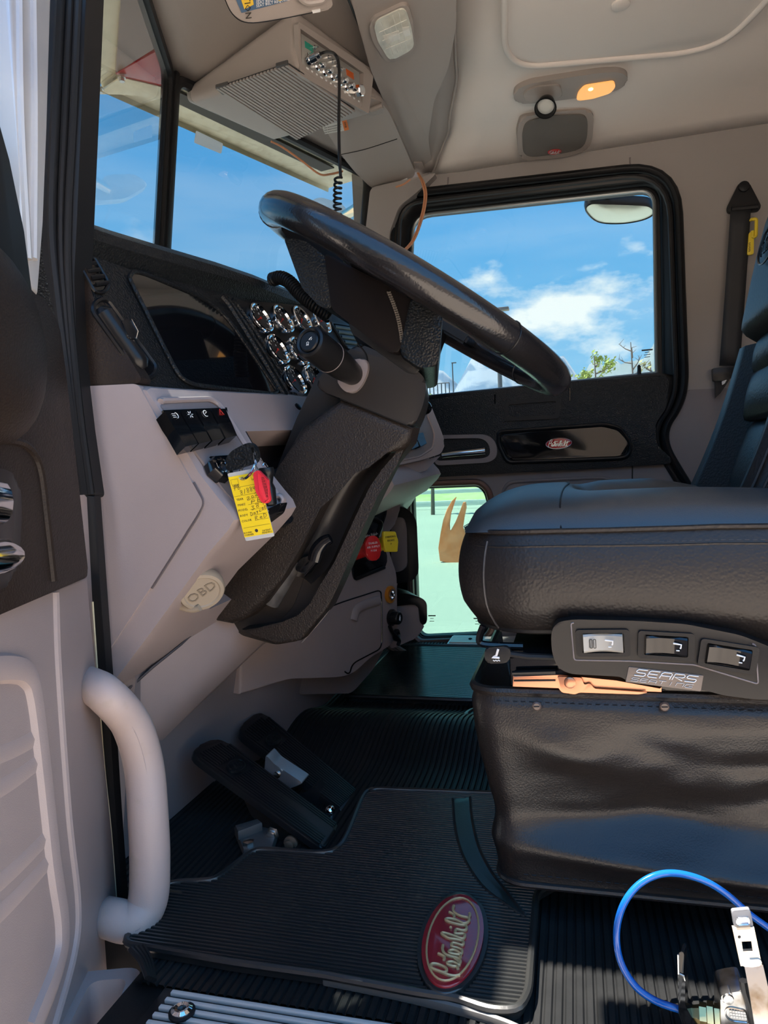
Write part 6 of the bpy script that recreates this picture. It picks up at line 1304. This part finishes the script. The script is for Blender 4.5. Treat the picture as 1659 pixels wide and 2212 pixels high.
bm = BM(); xd = (at(744, 270, pl=VQ)-at(698, 280, pl=VQ)).normalized(); yd = (at(720, 270, pl=VQ)-at(723, 284, pl=VQ)).normalized()
text(bm, 'DANGER', at(746, 270, pl=off(VQ, .002)), -yd, xd, .006, .0001, 1)
for k in range(3): text(bm, 'AIR BAG WARNING', at(719, 273+k*5, pl=off(VQ, .0015)), xd, yd, .0048, .0001, 1)
out('sticker_text', bm, INK, pv_)
bm = BM(); q = vq([(788, 216), (806, 212), (826, 222), (832, 240), (818, 250), (792, 248)], .004); prism(bm, rnd(q, .008), HP[1]*-.012, .005); tube(bm, vq([(800, 238), (826, 228)], .010), .006, 8); out('visor_pivot', bm, HEADD, pv_)
bm = BM(); tube(bm, vq([(866, 392), (880, 386)], .003), .003, 6); out('visor_pin', bm, WHITE, pv_)
# courtesy lamp on the header beam
LP = off(HP, .034)
def lp2(pts, o=0.0): return ats(pts, pl=off(LP, o))
rl_ = thing('reading_lamp', 'clear unlit lamp with ribbed lens set in the header beam', 'lamp', at(850, 75, pl=LP))
lo_ = [(797, 62), (804, 42), (872, 10), (884, 14), (893, 50), (899, 98), (890, 114), (848, 136), (832, 132), (806, 92)]
bm = BM(); prism(bm, rnd(lp2(lo_, .003), .012), HP[1]*-.008, .004, 3); out('lamp_bezel', bm, HEADD, rl_)
li = [(808, 58), (814, 44), (868, 18), (878, 24), (888, 56), (895, 98), (886, 110), (848, 130), (838, 126), (816, 90)]
bm = BM(); prism(bm, rnd(lp2(li, .0055), .010), HP[1]*-.004, .002, 3); le = out('lamp_lens', bm, mat('clear_lens', (.62, .62, .54), .12, var=((.42, .42, .37), 25, .4, .7)), rl_, label='clear ribbed plastic lens')
bm = BM()
for k in range(1, 5): s = k/5; tube(bm, lp2([(lerp(810, 874, s), lerp(54, 20, s)), (lerp(838, 890, s), lerp(122, 104, s))], .0057), .0008, 5)
for k in range(1, 4): s = k/4; tube(bm, lp2([(lerp(812, 840, s), lerp(52, 124, s)), (lerp(874, 892, s), lerp(22, 104, s))], .0057), .0008, 5)
prism(bm, lp2([(826, 78), (862, 66), (866, 84), (836, 96)], .0062), HP[1]*-.002, .0008); prism(bm, lp2([(868, 60), (884, 58), (888, 76), (874, 80)], .0062), HP[1]*-.002, .0008); out('lens_ribs', bm, mat('lens_rib', (.7, .7, .64), .1), rl_)
# dome lamp with swivel spot over the passenger door
DP = plane3(on_ceil(1120, 200), on_ceil(1350, 170), on_ceil(1210, 232))
DP = DP if DP[1].z < 0 else (DP[0], -DP[1])
def dp(pts, o=0.0): return ats(pts, pl=off(DP, o))
dl = thing('dome_lamp', 'oval dome lamp with lit amber lens and black swivel spot on the headliner', 'lamp', at(1235, 195, pl=DP))
ho = [(1108, 212), (1112, 196), (1140, 182), (1200, 172), (1300, 157), (1340, 156), (1357, 166), (1354, 182), (1330, 198), (1250, 212), (1160, 223), (1120, 225)]
bm = BM(); prism(bm, rnd(dp(ho, .014), .016), DP[1]*-.03, .010, 4); hb = out('lamp_housing', bm, HEADD, dl)
bm = BM(); prism(bm, rnd(dp([(1128, 210), (1134, 198), (1160, 188), (1210, 184), (1216, 210), (1190, 218), (1140, 220)], .018), .010), DP[1]*-.01, .004, 3); out('spot_base', bm, HEADD, dl)
AMB = mat('amber_lens', (.85, .45, .15), .2, emit=((1.0, .45, .12), .55))
bm = BM(); prism(bm, rnd(dp([(1245, 215), (1249, 200), (1262, 186), (1300, 180), (1326, 176), (1330, 188), (1318, 202), (1280, 214), (1250, 218)], .0175), .008), DP[1]*-.012, .004, 3); am = out('amber_lens', bm, AMB, dl, label='lit amber lens')
bm = BM(); c = at(1276, 193, pl=off(DP, .018)); lathe(bm, c, DP[1], [(0, .006), (.001, .004), (.0014, 0)], 14); out('bulb_glow', bm, mat('bulb', (1, .8, .4), .3, emit=((1.0, .7, .25), 2.5)), dl, label='bright bulb behind the lens')

s0_, s1_ = at(1180, 212, pl=off(DP, .004)), at(1183, 240, pl=off(DP, .030)); ax = (V((-.12, -.55, -.83))).normalized()
bm = BM(); cc_ = at(1180, 224, pl=off(DP, .030)); lathe(bm, cc_-ax*.012, ax, [(0, .012), (.006, .019), (.014, .0215), (.030, .0265), (.032, .0262), (.032, .0235), (.022, .020), (.022, 0)], 28); sp_ = out('spot_bezel', bm, SATIN, dl, label='black swivel spot bezel')
bm = BM(); lathe(bm, cc_-ax*.012+ax*.0222, ax, [(0, .0198), (.002, .018), (.0035, .010), (.004, 0)], 24); out('spot_lens', bm, mat('spot_lens', (.5, .5, .46), .12, emit=((1, 1, .9), .05)), dl)
# overhead speaker
SPn = plane3(on_ceil(1120, 340), on_ceil(1280, 328), on_ceil(1200, 245)); SPn = SPn if SPn[1].z < 0 else (SPn[0], -SPn[1])
def spn(pts, o=0.0): return ats(pts, pl=off(SPn, o))
spk = thing('ceiling_speaker', 'square rounded speaker cover with tiny red badge above the passenger window', 'speaker', at(1200, 300, pl=SPn))
bm = BM(); prism(bm, rnd(spn([(1124, 254), (1180, 244), (1270, 236), (1283, 250), (1280, 300), (1270, 326), (1220, 340), (1140, 347), (1120, 338), (1116, 290)], .010), .016), SPn[1]*-.05, .008, 4); out('speaker_frame', bm, HEADD, spk)
bm = BM(); prism(bm, rnd(spn([(1136, 262), (1190, 250), (1262, 247), (1270, 262), (1268, 300), (1258, 322), (1215, 332), (1146, 340), (1130, 332), (1128, 286)], .0125), .018), SPn[1]*-.006, .003, 3); out('speaker_grille', bm, mat('speaker_cloth', (.13, .12, .11), .8, bump=('noise', 1200, .5, .0008)), spk)
c = at(1198, 328, pl=off(SPn, .0132)); xd = (at(1220, 326, pl=SPn)-at(1180, 329, pl=SPn)).normalized(); yd = SPn[1].cross(xd); yd = yd if yd.z > 0 else -yd
badge(spk, c, xd, yd, SPn[1], .0185, .0085, 'speaker_badge')
# loose copper coloured wires
w_ = thing('hanging_wire', 'copper coloured wire hanging in front of the passenger window corner', 'wire', at(910, 400, Y=1.95))
bm = BM()
for o_ in (0, 4): tube(bm, spl([at(902+o_*.4, 374, Y=1.98), at(912+o_, 396, Y=1.95), at(917+o_, 425, Y=1.94), at(909+o_, 470, Y=1.94), at(890+o_, 520, Y=1.95), at(862+o_, 550, Y=1.96)], 6), .0026, 6)
out('wire_strand', bm, ORANGEW, w_)
w2 = thing('windshield_wire', 'thin copper wire running along the top of the windshield', 'wire', at(660, 350, Y=1.75))
bm = BM(); tube(bm, spl([at(586, 306, Y=1.62), at(610, 318, Y=1.66), at(650, 346, Y=1.7), at(690, 376, Y=1.75), at(715, 376, Y=1.8), at(740, 370, Y=1.84)], 6), .0026, 6); tube(bm, spl([at(855, 404, Y=1.92), at(872, 398, Y=1.92), at(886, 388, Y=1.93)], 4), .0026, 6); out('wire_strand', bm, ORANGEW, w2)
# ================================================================== OUTSIDE
# steel sun visor over the windshield
CREAMS = mat('visor_ground_tint', (.80, .74, .55), .4, metal=.2, var=((.60, .54, .38), 40, .45, .75))  # cream base stands in for the yellowish ground the steel reflects
ev = thing('exterior_visor', 'stainless exterior sun visor above the windshield, seen from below', 'visor', (-0.95, 1.4, 1.37))
def vlip(y, k=1.0): p = wtop(y); p.x -= .165*k; p.z = 1.385-.012*k-.02*0; return p
bm = BM()
ysv = [YM+(2.10-YM)*i/6 for i in range(7)]
loft(bm, [[wtop(y)+V((-.01, 0, .012)), vlip(y, .42)+V((0, 0, .004)), vlip(y), vlip(y)+V((0, 0, .006)), wtop(y)+V((-.01, 0, .03))] for y in ysv])
out('passenger_wing', bm, CREAMS, ev)
bm = BM(); loft(bm, [[vlip(y, .36)+V((0, 0, -.004)), vlip(y, .60)+V((0, 0, -.004)), vlip(y, .60)+V((0, 0, .0)), vlip(y, .36)+V((0, 0, .0))] for y in ysv[0:6]]); out('shadow_strip', bm, mat('gap_shade', (.05, .045, .035), .6), ev, label='dark strip standing in for a shaded gap along the underside')  # shade of the gap laid on as a dark strip
bm = BM(); loft(bm, [[vlip(y, .98)+V((0, 0, .004)), vlip(y, 1.0)+V((0, 0, -.012)), vlip(y, 1.02)+V((0, 0, .004))] for y in ysv]); out('rolled_lip', bm, CREAMS, ev)
ysd = [YM-(YM-.70)*i/6 for i in range(7)]
bm = BM(); loft(bm, [[wtop(y)+V((-.01, 0, .012)), vlip(y, .5)+V((0, 0, .004)), vlip(y), vlip(y)+V((0, 0, .006)), wtop(y)+V((-.01, 0, .03))] for y in ysd]); out('driver_wing', bm, CREAMS, ev)
# red painted centre brace
bm = BM(); q = ats([(248, 160), (346, 108), (372, 190), (296, 180)], Y=1.28); bc_ = wtop(YM)
rdp = mat('red_paint', (.42, .012, .02), .18, coat=.6)
a1, a2, a3, a4 = at(250, 158, Z=1.366), at(264, -40, Z=1.366), at(286, -40, Z=1.366), at(332, 106, Z=1.366)
loft(bm, [[a1, a4, a4+V((0, 0, .012)), a1+V((0, 0, .012))], [a2, a3, a3+V((0, 0, .012)), a2+V((0, 0, .012))]]); out('roof_brow', bm, mat('brow_paint', (.20, .13, .10), .3, coat=.3), ev, label='brown-red painted roof brow')
bm = BM(); q = ats([(250, 160), (336, 112), (358, 186), (300, 184)], Z=1.364); prism(bm, q, (0, 0, .012), .002); out('centre_brace', bm, rdp, ev, label='red painted centre brace')
bm = BM(); q = ats([(208, 204), (262, 168), (356, 190), (364, 222), (300, 206), (250, 204)], Z=1.362); prism(bm, q, (0, 0, .004), .001); out('brace_flange', bm, CREAMS, ev)
for x, y in ((263, 166), (215, 190)):
    bm = BM(); lathe(bm, at(x, y, Z=1.360), -EZ, [(0, .009), (.003, .009), (.003, .006), (.010, .006), (.010, 0)], 6); out('visor_bolt', bm, STEEL, ev)
bm = BM(); q = ats([(176, 80), (185, 82), (214, 142), (206, 146)], Z=1.362); prism(bm, q, (0, 0, .004), .001); out('visor_seam', bm, SATIN, ev)
# toll tag on the glass, a translucent white film
TAGF = mat('tag_film', (.8, .8, .8), .6); _n = TAGF.node_tree; _t = _n.nodes.new('ShaderNodeBsdfTranslucent'); _t.inputs[0].default_value = (.9, .9, .9, 1)
_x = _n.nodes.new('ShaderNodeMixShader'); _x.inputs[0].default_value = .7; _n.links.new(_n.nodes['Principled BSDF'].outputs[0], _x.inputs[1]); _n.links.new(_t.outputs[0], _x.inputs[2]); _n.links.new(_x.outputs[0], _n.nodes['Material Output'].inputs[0])
tt = thing('windshield_tag', 'pale grey sticker tag behind the top of the passenger windshield', 'sticker', wpt(1.46, 1.31))
bm = BM(); gp_ = plane3(wpt(1.42, 1.3), wpt(1.9, 1.3), wpt(1.42, 1.0)); q = ats([(424, 282), (482, 310), (478, 332), (420, 308)], pl=off(gp_, .004 if gp_[1].x > 0 else -.004)); prism(bm, rnd(q, .003), EX*-.001); out('tag_body', bm, TAGF, tt)
# chrome mirror arm outside the passenger windshield corner
ma = thing('mirror_arm', 'chrome tubular mirror arm beyond the far windshield corner', 'mirror arm', at(770, 460, Y=2.45))
bm = BM(); tube(bm, spl([at(735, 470, Y=2.5), at(762, 455, Y=2.45), at(800, 428, Y=2.4), at(830, 412, Y=2.3), at(845, 425, Y=2.12)], 6), .018, 14); tube(bm, spl([at(768, 462, Y=2.45), at(763, 490, Y=2.45), at(772, 520, Y=2.45), at(800, 515, Y=2.45)], 5), .006, 8); out('arm_tube', bm, mat('warm_chrome', (.85, .78, .6), .12, metal=1), ma)
bm = BM(); prism(bm, rnd([at(x, y, Y=2.5) for x, y in ((690, 425), (740, 440), (760, 470), (755, 500), (700, 480), (660, 440))], .02), (0, .06, 0), .01, 3); out('mirror_back', bm, mat('pale_mirror_shell', (.6, .66, .66), .25, metal=.4), ma)
# round look-down mirror above the passenger window
lm = thing('convex_mirror', 'pale convex mirror hanging outside the top of the passenger window', 'mirror', at(1335, 455, Y=2.2))
mpl = (at(1335, 458, Y=2.2), V((0, -.34, -.94)).normalized())
bm = BM(); q = spl([at(x, y, pl=mpl) for x, y in ((1264, 455), (1275, 440), (1310, 440), (1370, 442), (1404, 446), (1414, 462), (1390, 476), (1340, 484), (1290, 480))], 5, True)
cc_ = sum(q, V((0, 0, 0)))/len(q); loft(bm, [[cc_+(p-cc_)*s-mpl[1]*dy for p in q] for s, dy in ((1.0, .03), (1.02, .01), (1.0, 0), (.965, -.002), (.95, .002))]); out('mirror_shell', bm, SATIN, lm)
bm = BM(); loft(bm, [[cc_+(p-cc_)*s-mpl[1]*dy for p in q] for s, dy in ((.95, .001), (.7, -.004), (.35, -.007), (.02, -.008))]); out('mirror_face', bm, mat('mirror_face', (.88, .92, .78), .45, metal=.7), lm)  # pale green tint stands in for the bright ground it would reflect
bm = BM(); q = [at(x, y, Y=2.21) for x, y in ((1285, 440), (1330, 428), (1385, 432), (1408, 448), (1330, 440))]; prism(bm, rnd(q, .01), (0, .03, 0), .003); tube(bm, [at(1316, 434, Y=2.2), at(1310, 424, Y=2.14)], .006, 8); out('mirror_mount', bm, CHROME, lm)
# ground, kerb and road
ZG = -1.32
bm = BM(); bx(bm, (-4000, 2.6, ZG-.2), (4000, 4000, ZG)); g_ = out('ground', bm, mat('concrete_ground', (.36, .37, .35), .85, var=((.30, .31, .30), .12, .4, .7)), kind='structure')
bm = BM(); bx(bm, (-4000, -4000, ZG-.2), (4000, 2.6, ZG-.004)); out('ground', bm, mat('warm_bounce_ground', (.56, .45, .35), .9, var=((.46, .37, .29), .5, .4, .7)), kind='structure')  # unseen near-side ground, coloured warm tan to bounce light into the cab
# unseen tan block added behind the open door for warm reflections
bm = BM(); bx(bm, (-40, -26, ZG), (45, -16, ZG+6.5)); bx(bm, (-41, -27, ZG+6.5), (46, -15, ZG+6.9)); out('wall_warm_bounce', bm, mat('tan_wall', (.58, .44, .32), .85), kind='structure')
# verge with rough grass beyond the rail
bm = BM(); grid(bm, lambda u, v: V((lerp(-60, 60, u), lerp(38, 60, v), ZG+.02+2.3*v**.7+.25*mnoise.noise(V((u*30, v*4, 1))))), 60, 8); flip_to(bm, EZ)
out('grass_bank', bm, mat('dry_grass', (.40, .46, .25), .9, var=((.30, .38, .16), 1.2, .4, .65)), kind='stuff', cat='grass', label='rough green grass bank beyond the road seen through the low door window')
rail = thing('guard_rail', 'white horizontal road rail seen through the low door window', 'guard rail', (-2, 34, ZG))
bm = BM(); bx(bm, (-40, 34, ZG+.15), (40, 34.12, ZG+.42), .03); out('rail_beam', bm, mat('rail_white', (.75, .77, .74), .5), rail)
bm = BM(); bx(bm, (-40, 34.3, ZG+.75), (40, 34.4, ZG+.95), .03); out('rail_beam', bm, bpy.data.materials['rail_white'], rail)
for k in range(9):
    bm = BM(); bx(bm, (-32+k*8, 34.12, ZG-.01), (-31.9+k*8, 34.3, ZG+.95)); out('rail_post', bm, ALU, rail)
# orange pennants
fo = thing('orange_flag', 'orange two-pointed flag standing outside the low door window', 'flag', at(985, 1215, Z=ZG))
yf = fo.location.y; ORF = mat('orange_cloth', (.95, .33, .16), .7, var=((.85, .24, .09), 3, .4, .6))
for pts in ([(950, 1212), (952, 1150), (965, 1100), (984, 1074), (972, 1110), (970, 1150), (985, 1130), (1000, 1085), (1006, 1096), (998, 1140), (1010, 1160), (1012, 1212)],):
    bm = BM(); prism(bm, spl(ats(pts, Y=yf), 2, True), (0, .15, 0), .02); out('flag_cloth', bm, ORF, fo)
bm = BM(); tube(bm, [at(968, 1225, Y=yf+.05), at(966, 1120, Y=yf+.05)], .03, 8); out('flag_pole', bm, ORF, fo)
# snowy mountains
def ridge_mesh(name, yc, prof, depth, m, lab, seed):
    xs_ = []
    for px, py_ in prof: p = at(px, py_, Y=yc); xs_.append((p.x, p.z))
    bm = BM(); NX, NY = 160, 14; xa, xb = xs_[0][0], xs_[-1][0]
    def fn(u, v):
        x = lerp(xa, xb, u); h = 0
        for (x0, z0), (x1, z1) in zip(xs_, xs_[1:]):
            if x0 <= x <= x1 or (x1, z1) == xs_[-1] and x > x1: t = (x-x0)/(x1-x0); h = lerp(z0, z1, min(1, t)); break
        w = v*2-1; prof_ = (1-abs(w))**.9; n = mnoise.fractal(V((x/depth*5, w*2.2, seed)), .9, 2.1, 5)
        return V((x, yc+w*depth, max(ZG, ZG+(h-ZG)*prof_*(1+.5*n*prof_)+ .0)))
    grid(bm, fn, NX, NY); flip_to(bm, EZ); return out(name, bm, m, label=lab, cat='mountain', ang=80)
SNOW = mat('snow_rock', (.27, .32, .37), .9, var=((.12, .19, .27), .009, .46, .56))
ridge_mesh('snowy_mountain', 2600, [(-1500, 900), (-400, 870), (300, 850), (800, 835), (900, 838), (940, 825), (985, 800), (1020, 785), (1048, 796), (1080, 815), (1120, 800), (1160, 806), (1200, 796), (1240, 790), (1290, 815), (1400, 830), (1900, 850)], 900, SNOW, 'pale snow-capped mountains low behind the passenger window', 2.0)
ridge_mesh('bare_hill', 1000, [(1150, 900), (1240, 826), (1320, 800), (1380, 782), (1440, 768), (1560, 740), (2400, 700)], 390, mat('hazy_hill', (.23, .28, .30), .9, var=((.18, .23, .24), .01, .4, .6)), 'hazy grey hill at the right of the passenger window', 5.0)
# street lamps
def lamp(name, x, ytop, Y, arm, lab):
    b = at(x, 900, Y=Y); t_ = at(x-2, ytop, Y=Y); o = thing(name, lab, 'street lamp', (t_.x, Y, ZG), 'street lamps beyond the passenger window')
    PM_ = bpy.data.materials.get('lamp_pole') or mat('lamp_pole', (.10, .11, .12), .5)
    bm = BM(); tube(bm, [V((t_.x, Y, ZG)), t_], [.11, .075], 10); out('pole', bm, PM_, o)
    bm = BM(); box(bm, t_+V((arm*.5, 0, .05)), EX, EY, EZ, (abs(arm)+.2, .3, .12), .03); out('lamp_head', bm, PM_, o)
lamp('street_lamp', 1076, 672, 28, .35, 'dark street lamp with short arm just right of the wheel rim')
lamp('street_lamp', 979, 785, 90, .4, 'fainter distant street lamp behind the column top')
# trees
LEAF = mat('spring_leaves', (.42, .50, .10), .7, var=((.28, .38, .06), 2.0, .4, .65)); BARK = mat('bark', (.16, .13, .11), .9); LEAFP = mat('pale_leaves', (.50, .46, .20), .8)
def tree(name, lab, x, ytop, Y, spread, leaves, lm_, seed, nb=16):
    rnd_ = random.Random(seed); top = at(x, ytop, Y=Y); o = thing(name, lab, 'tree', (top.x, Y, ZG)); H0 = top.z-ZG
    bm = BM(); tips = []
    tube(bm, [V((top.x, Y, ZG)), V((top.x+.1, Y, ZG+H0*.5)), V((top.x, Y, ZG+H0*.97))], [.09, .06, .015], 7)
    for k in range(nb):
        h = H0*(.25+.7*k/nb); p = V((top.x+.05, Y, ZG+h)); a = rnd_.uniform(0, 6.28); l = spread*(1.05-.55*k/nb)*rnd_.uniform(.7, 1.1)
        e = p+V((math.cos(a)*l, math.sin(a)*l, l*rnd_.uniform(.4, .9))); m_ = p.lerp(e, .5)+V((0, 0, -.08*l)); tube(bm, [p, m_, e], [.03, .02, .006], 5); tips += [m_, e, m_.lerp(e, .5)]
        for j in range(3): b0 = m_.lerp(e, rnd_.random()); e2 = b0+V((rnd_.uniform(-1, 1), rnd_.uniform(-1, 1), rnd_.uniform(.2, 1)))*l*.4; tube(bm, [b0, e2], [.012, .004], 4); tips.append(e2)
    out('trunk', bm, BARK, o)
    if leaves:
        bm = BM()
        for t_ in range(leaves):
            c = rnd_.choice(tips)+V([rnd_.gauss(0, spread*.11) for _ in range(3)]); n = V([rnd_.gauss(0, 1) for _ in range(3)]).normalized(); u = n.orthogonal().normalized(); w = n.cross(u); s = rnd_.uniform(.05, .10)
            f = [bm.verts.new(c+u*s), bm.verts.new(c+w*s*.5), bm.verts.new(c-u*s), bm.verts.new(c-w*s*.5)]; bm.faces.new(f)
        out('foliage', bm, lm_, o, kind='stuff')
tree('leafy_tree', 'bright green leafy young tree beyond the wheel rim', 1283, 758, 26, .85, 1500, LEAF, 3)
tree('bare_tree', 'bare thin grey tree right of the leafy tree', 1362, 728, 30, 1.0, 0, LEAF, 8, 20)
tree('dry_tree', 'brownish sparse tree at the right edge of the passenger window', 1404, 770, 24, .55, 260, LEAFP, 11)
tree('hedge_tree', 'low green tree at the left end of the passenger window', 922, 822, 30, .6, 700, LEAF, 21, 10)
tree('far_shrub', 'low yellow-green shrub under the rim of the wheel', 1240, 812, 29, .7, 700, LEAF, 31, 10)
fn_ = thing('wire_fence', 'grey mesh fence panel at the left of the passenger window', 'fence', at(952, 850, Y=110))
bm = BM(); a = [at(928, 830, Y=110), at(966, 826, Y=110)]
for k in range(9): z = lerp(ZG, a[0].z, k/8); tube(bm, [V((a[0].x, 110, z)), V((a[1].x+.3, 110, z))], .09, 5)
for k in range(6): x = lerp(a[0].x, a[1].x+.3, k/5); tube(bm, [V((x, 110, ZG)), V((x, 110, a[0].z))], .09, 5)
out('fence_panel', bm, bpy.data.materials['lamp_pole'], fn_)
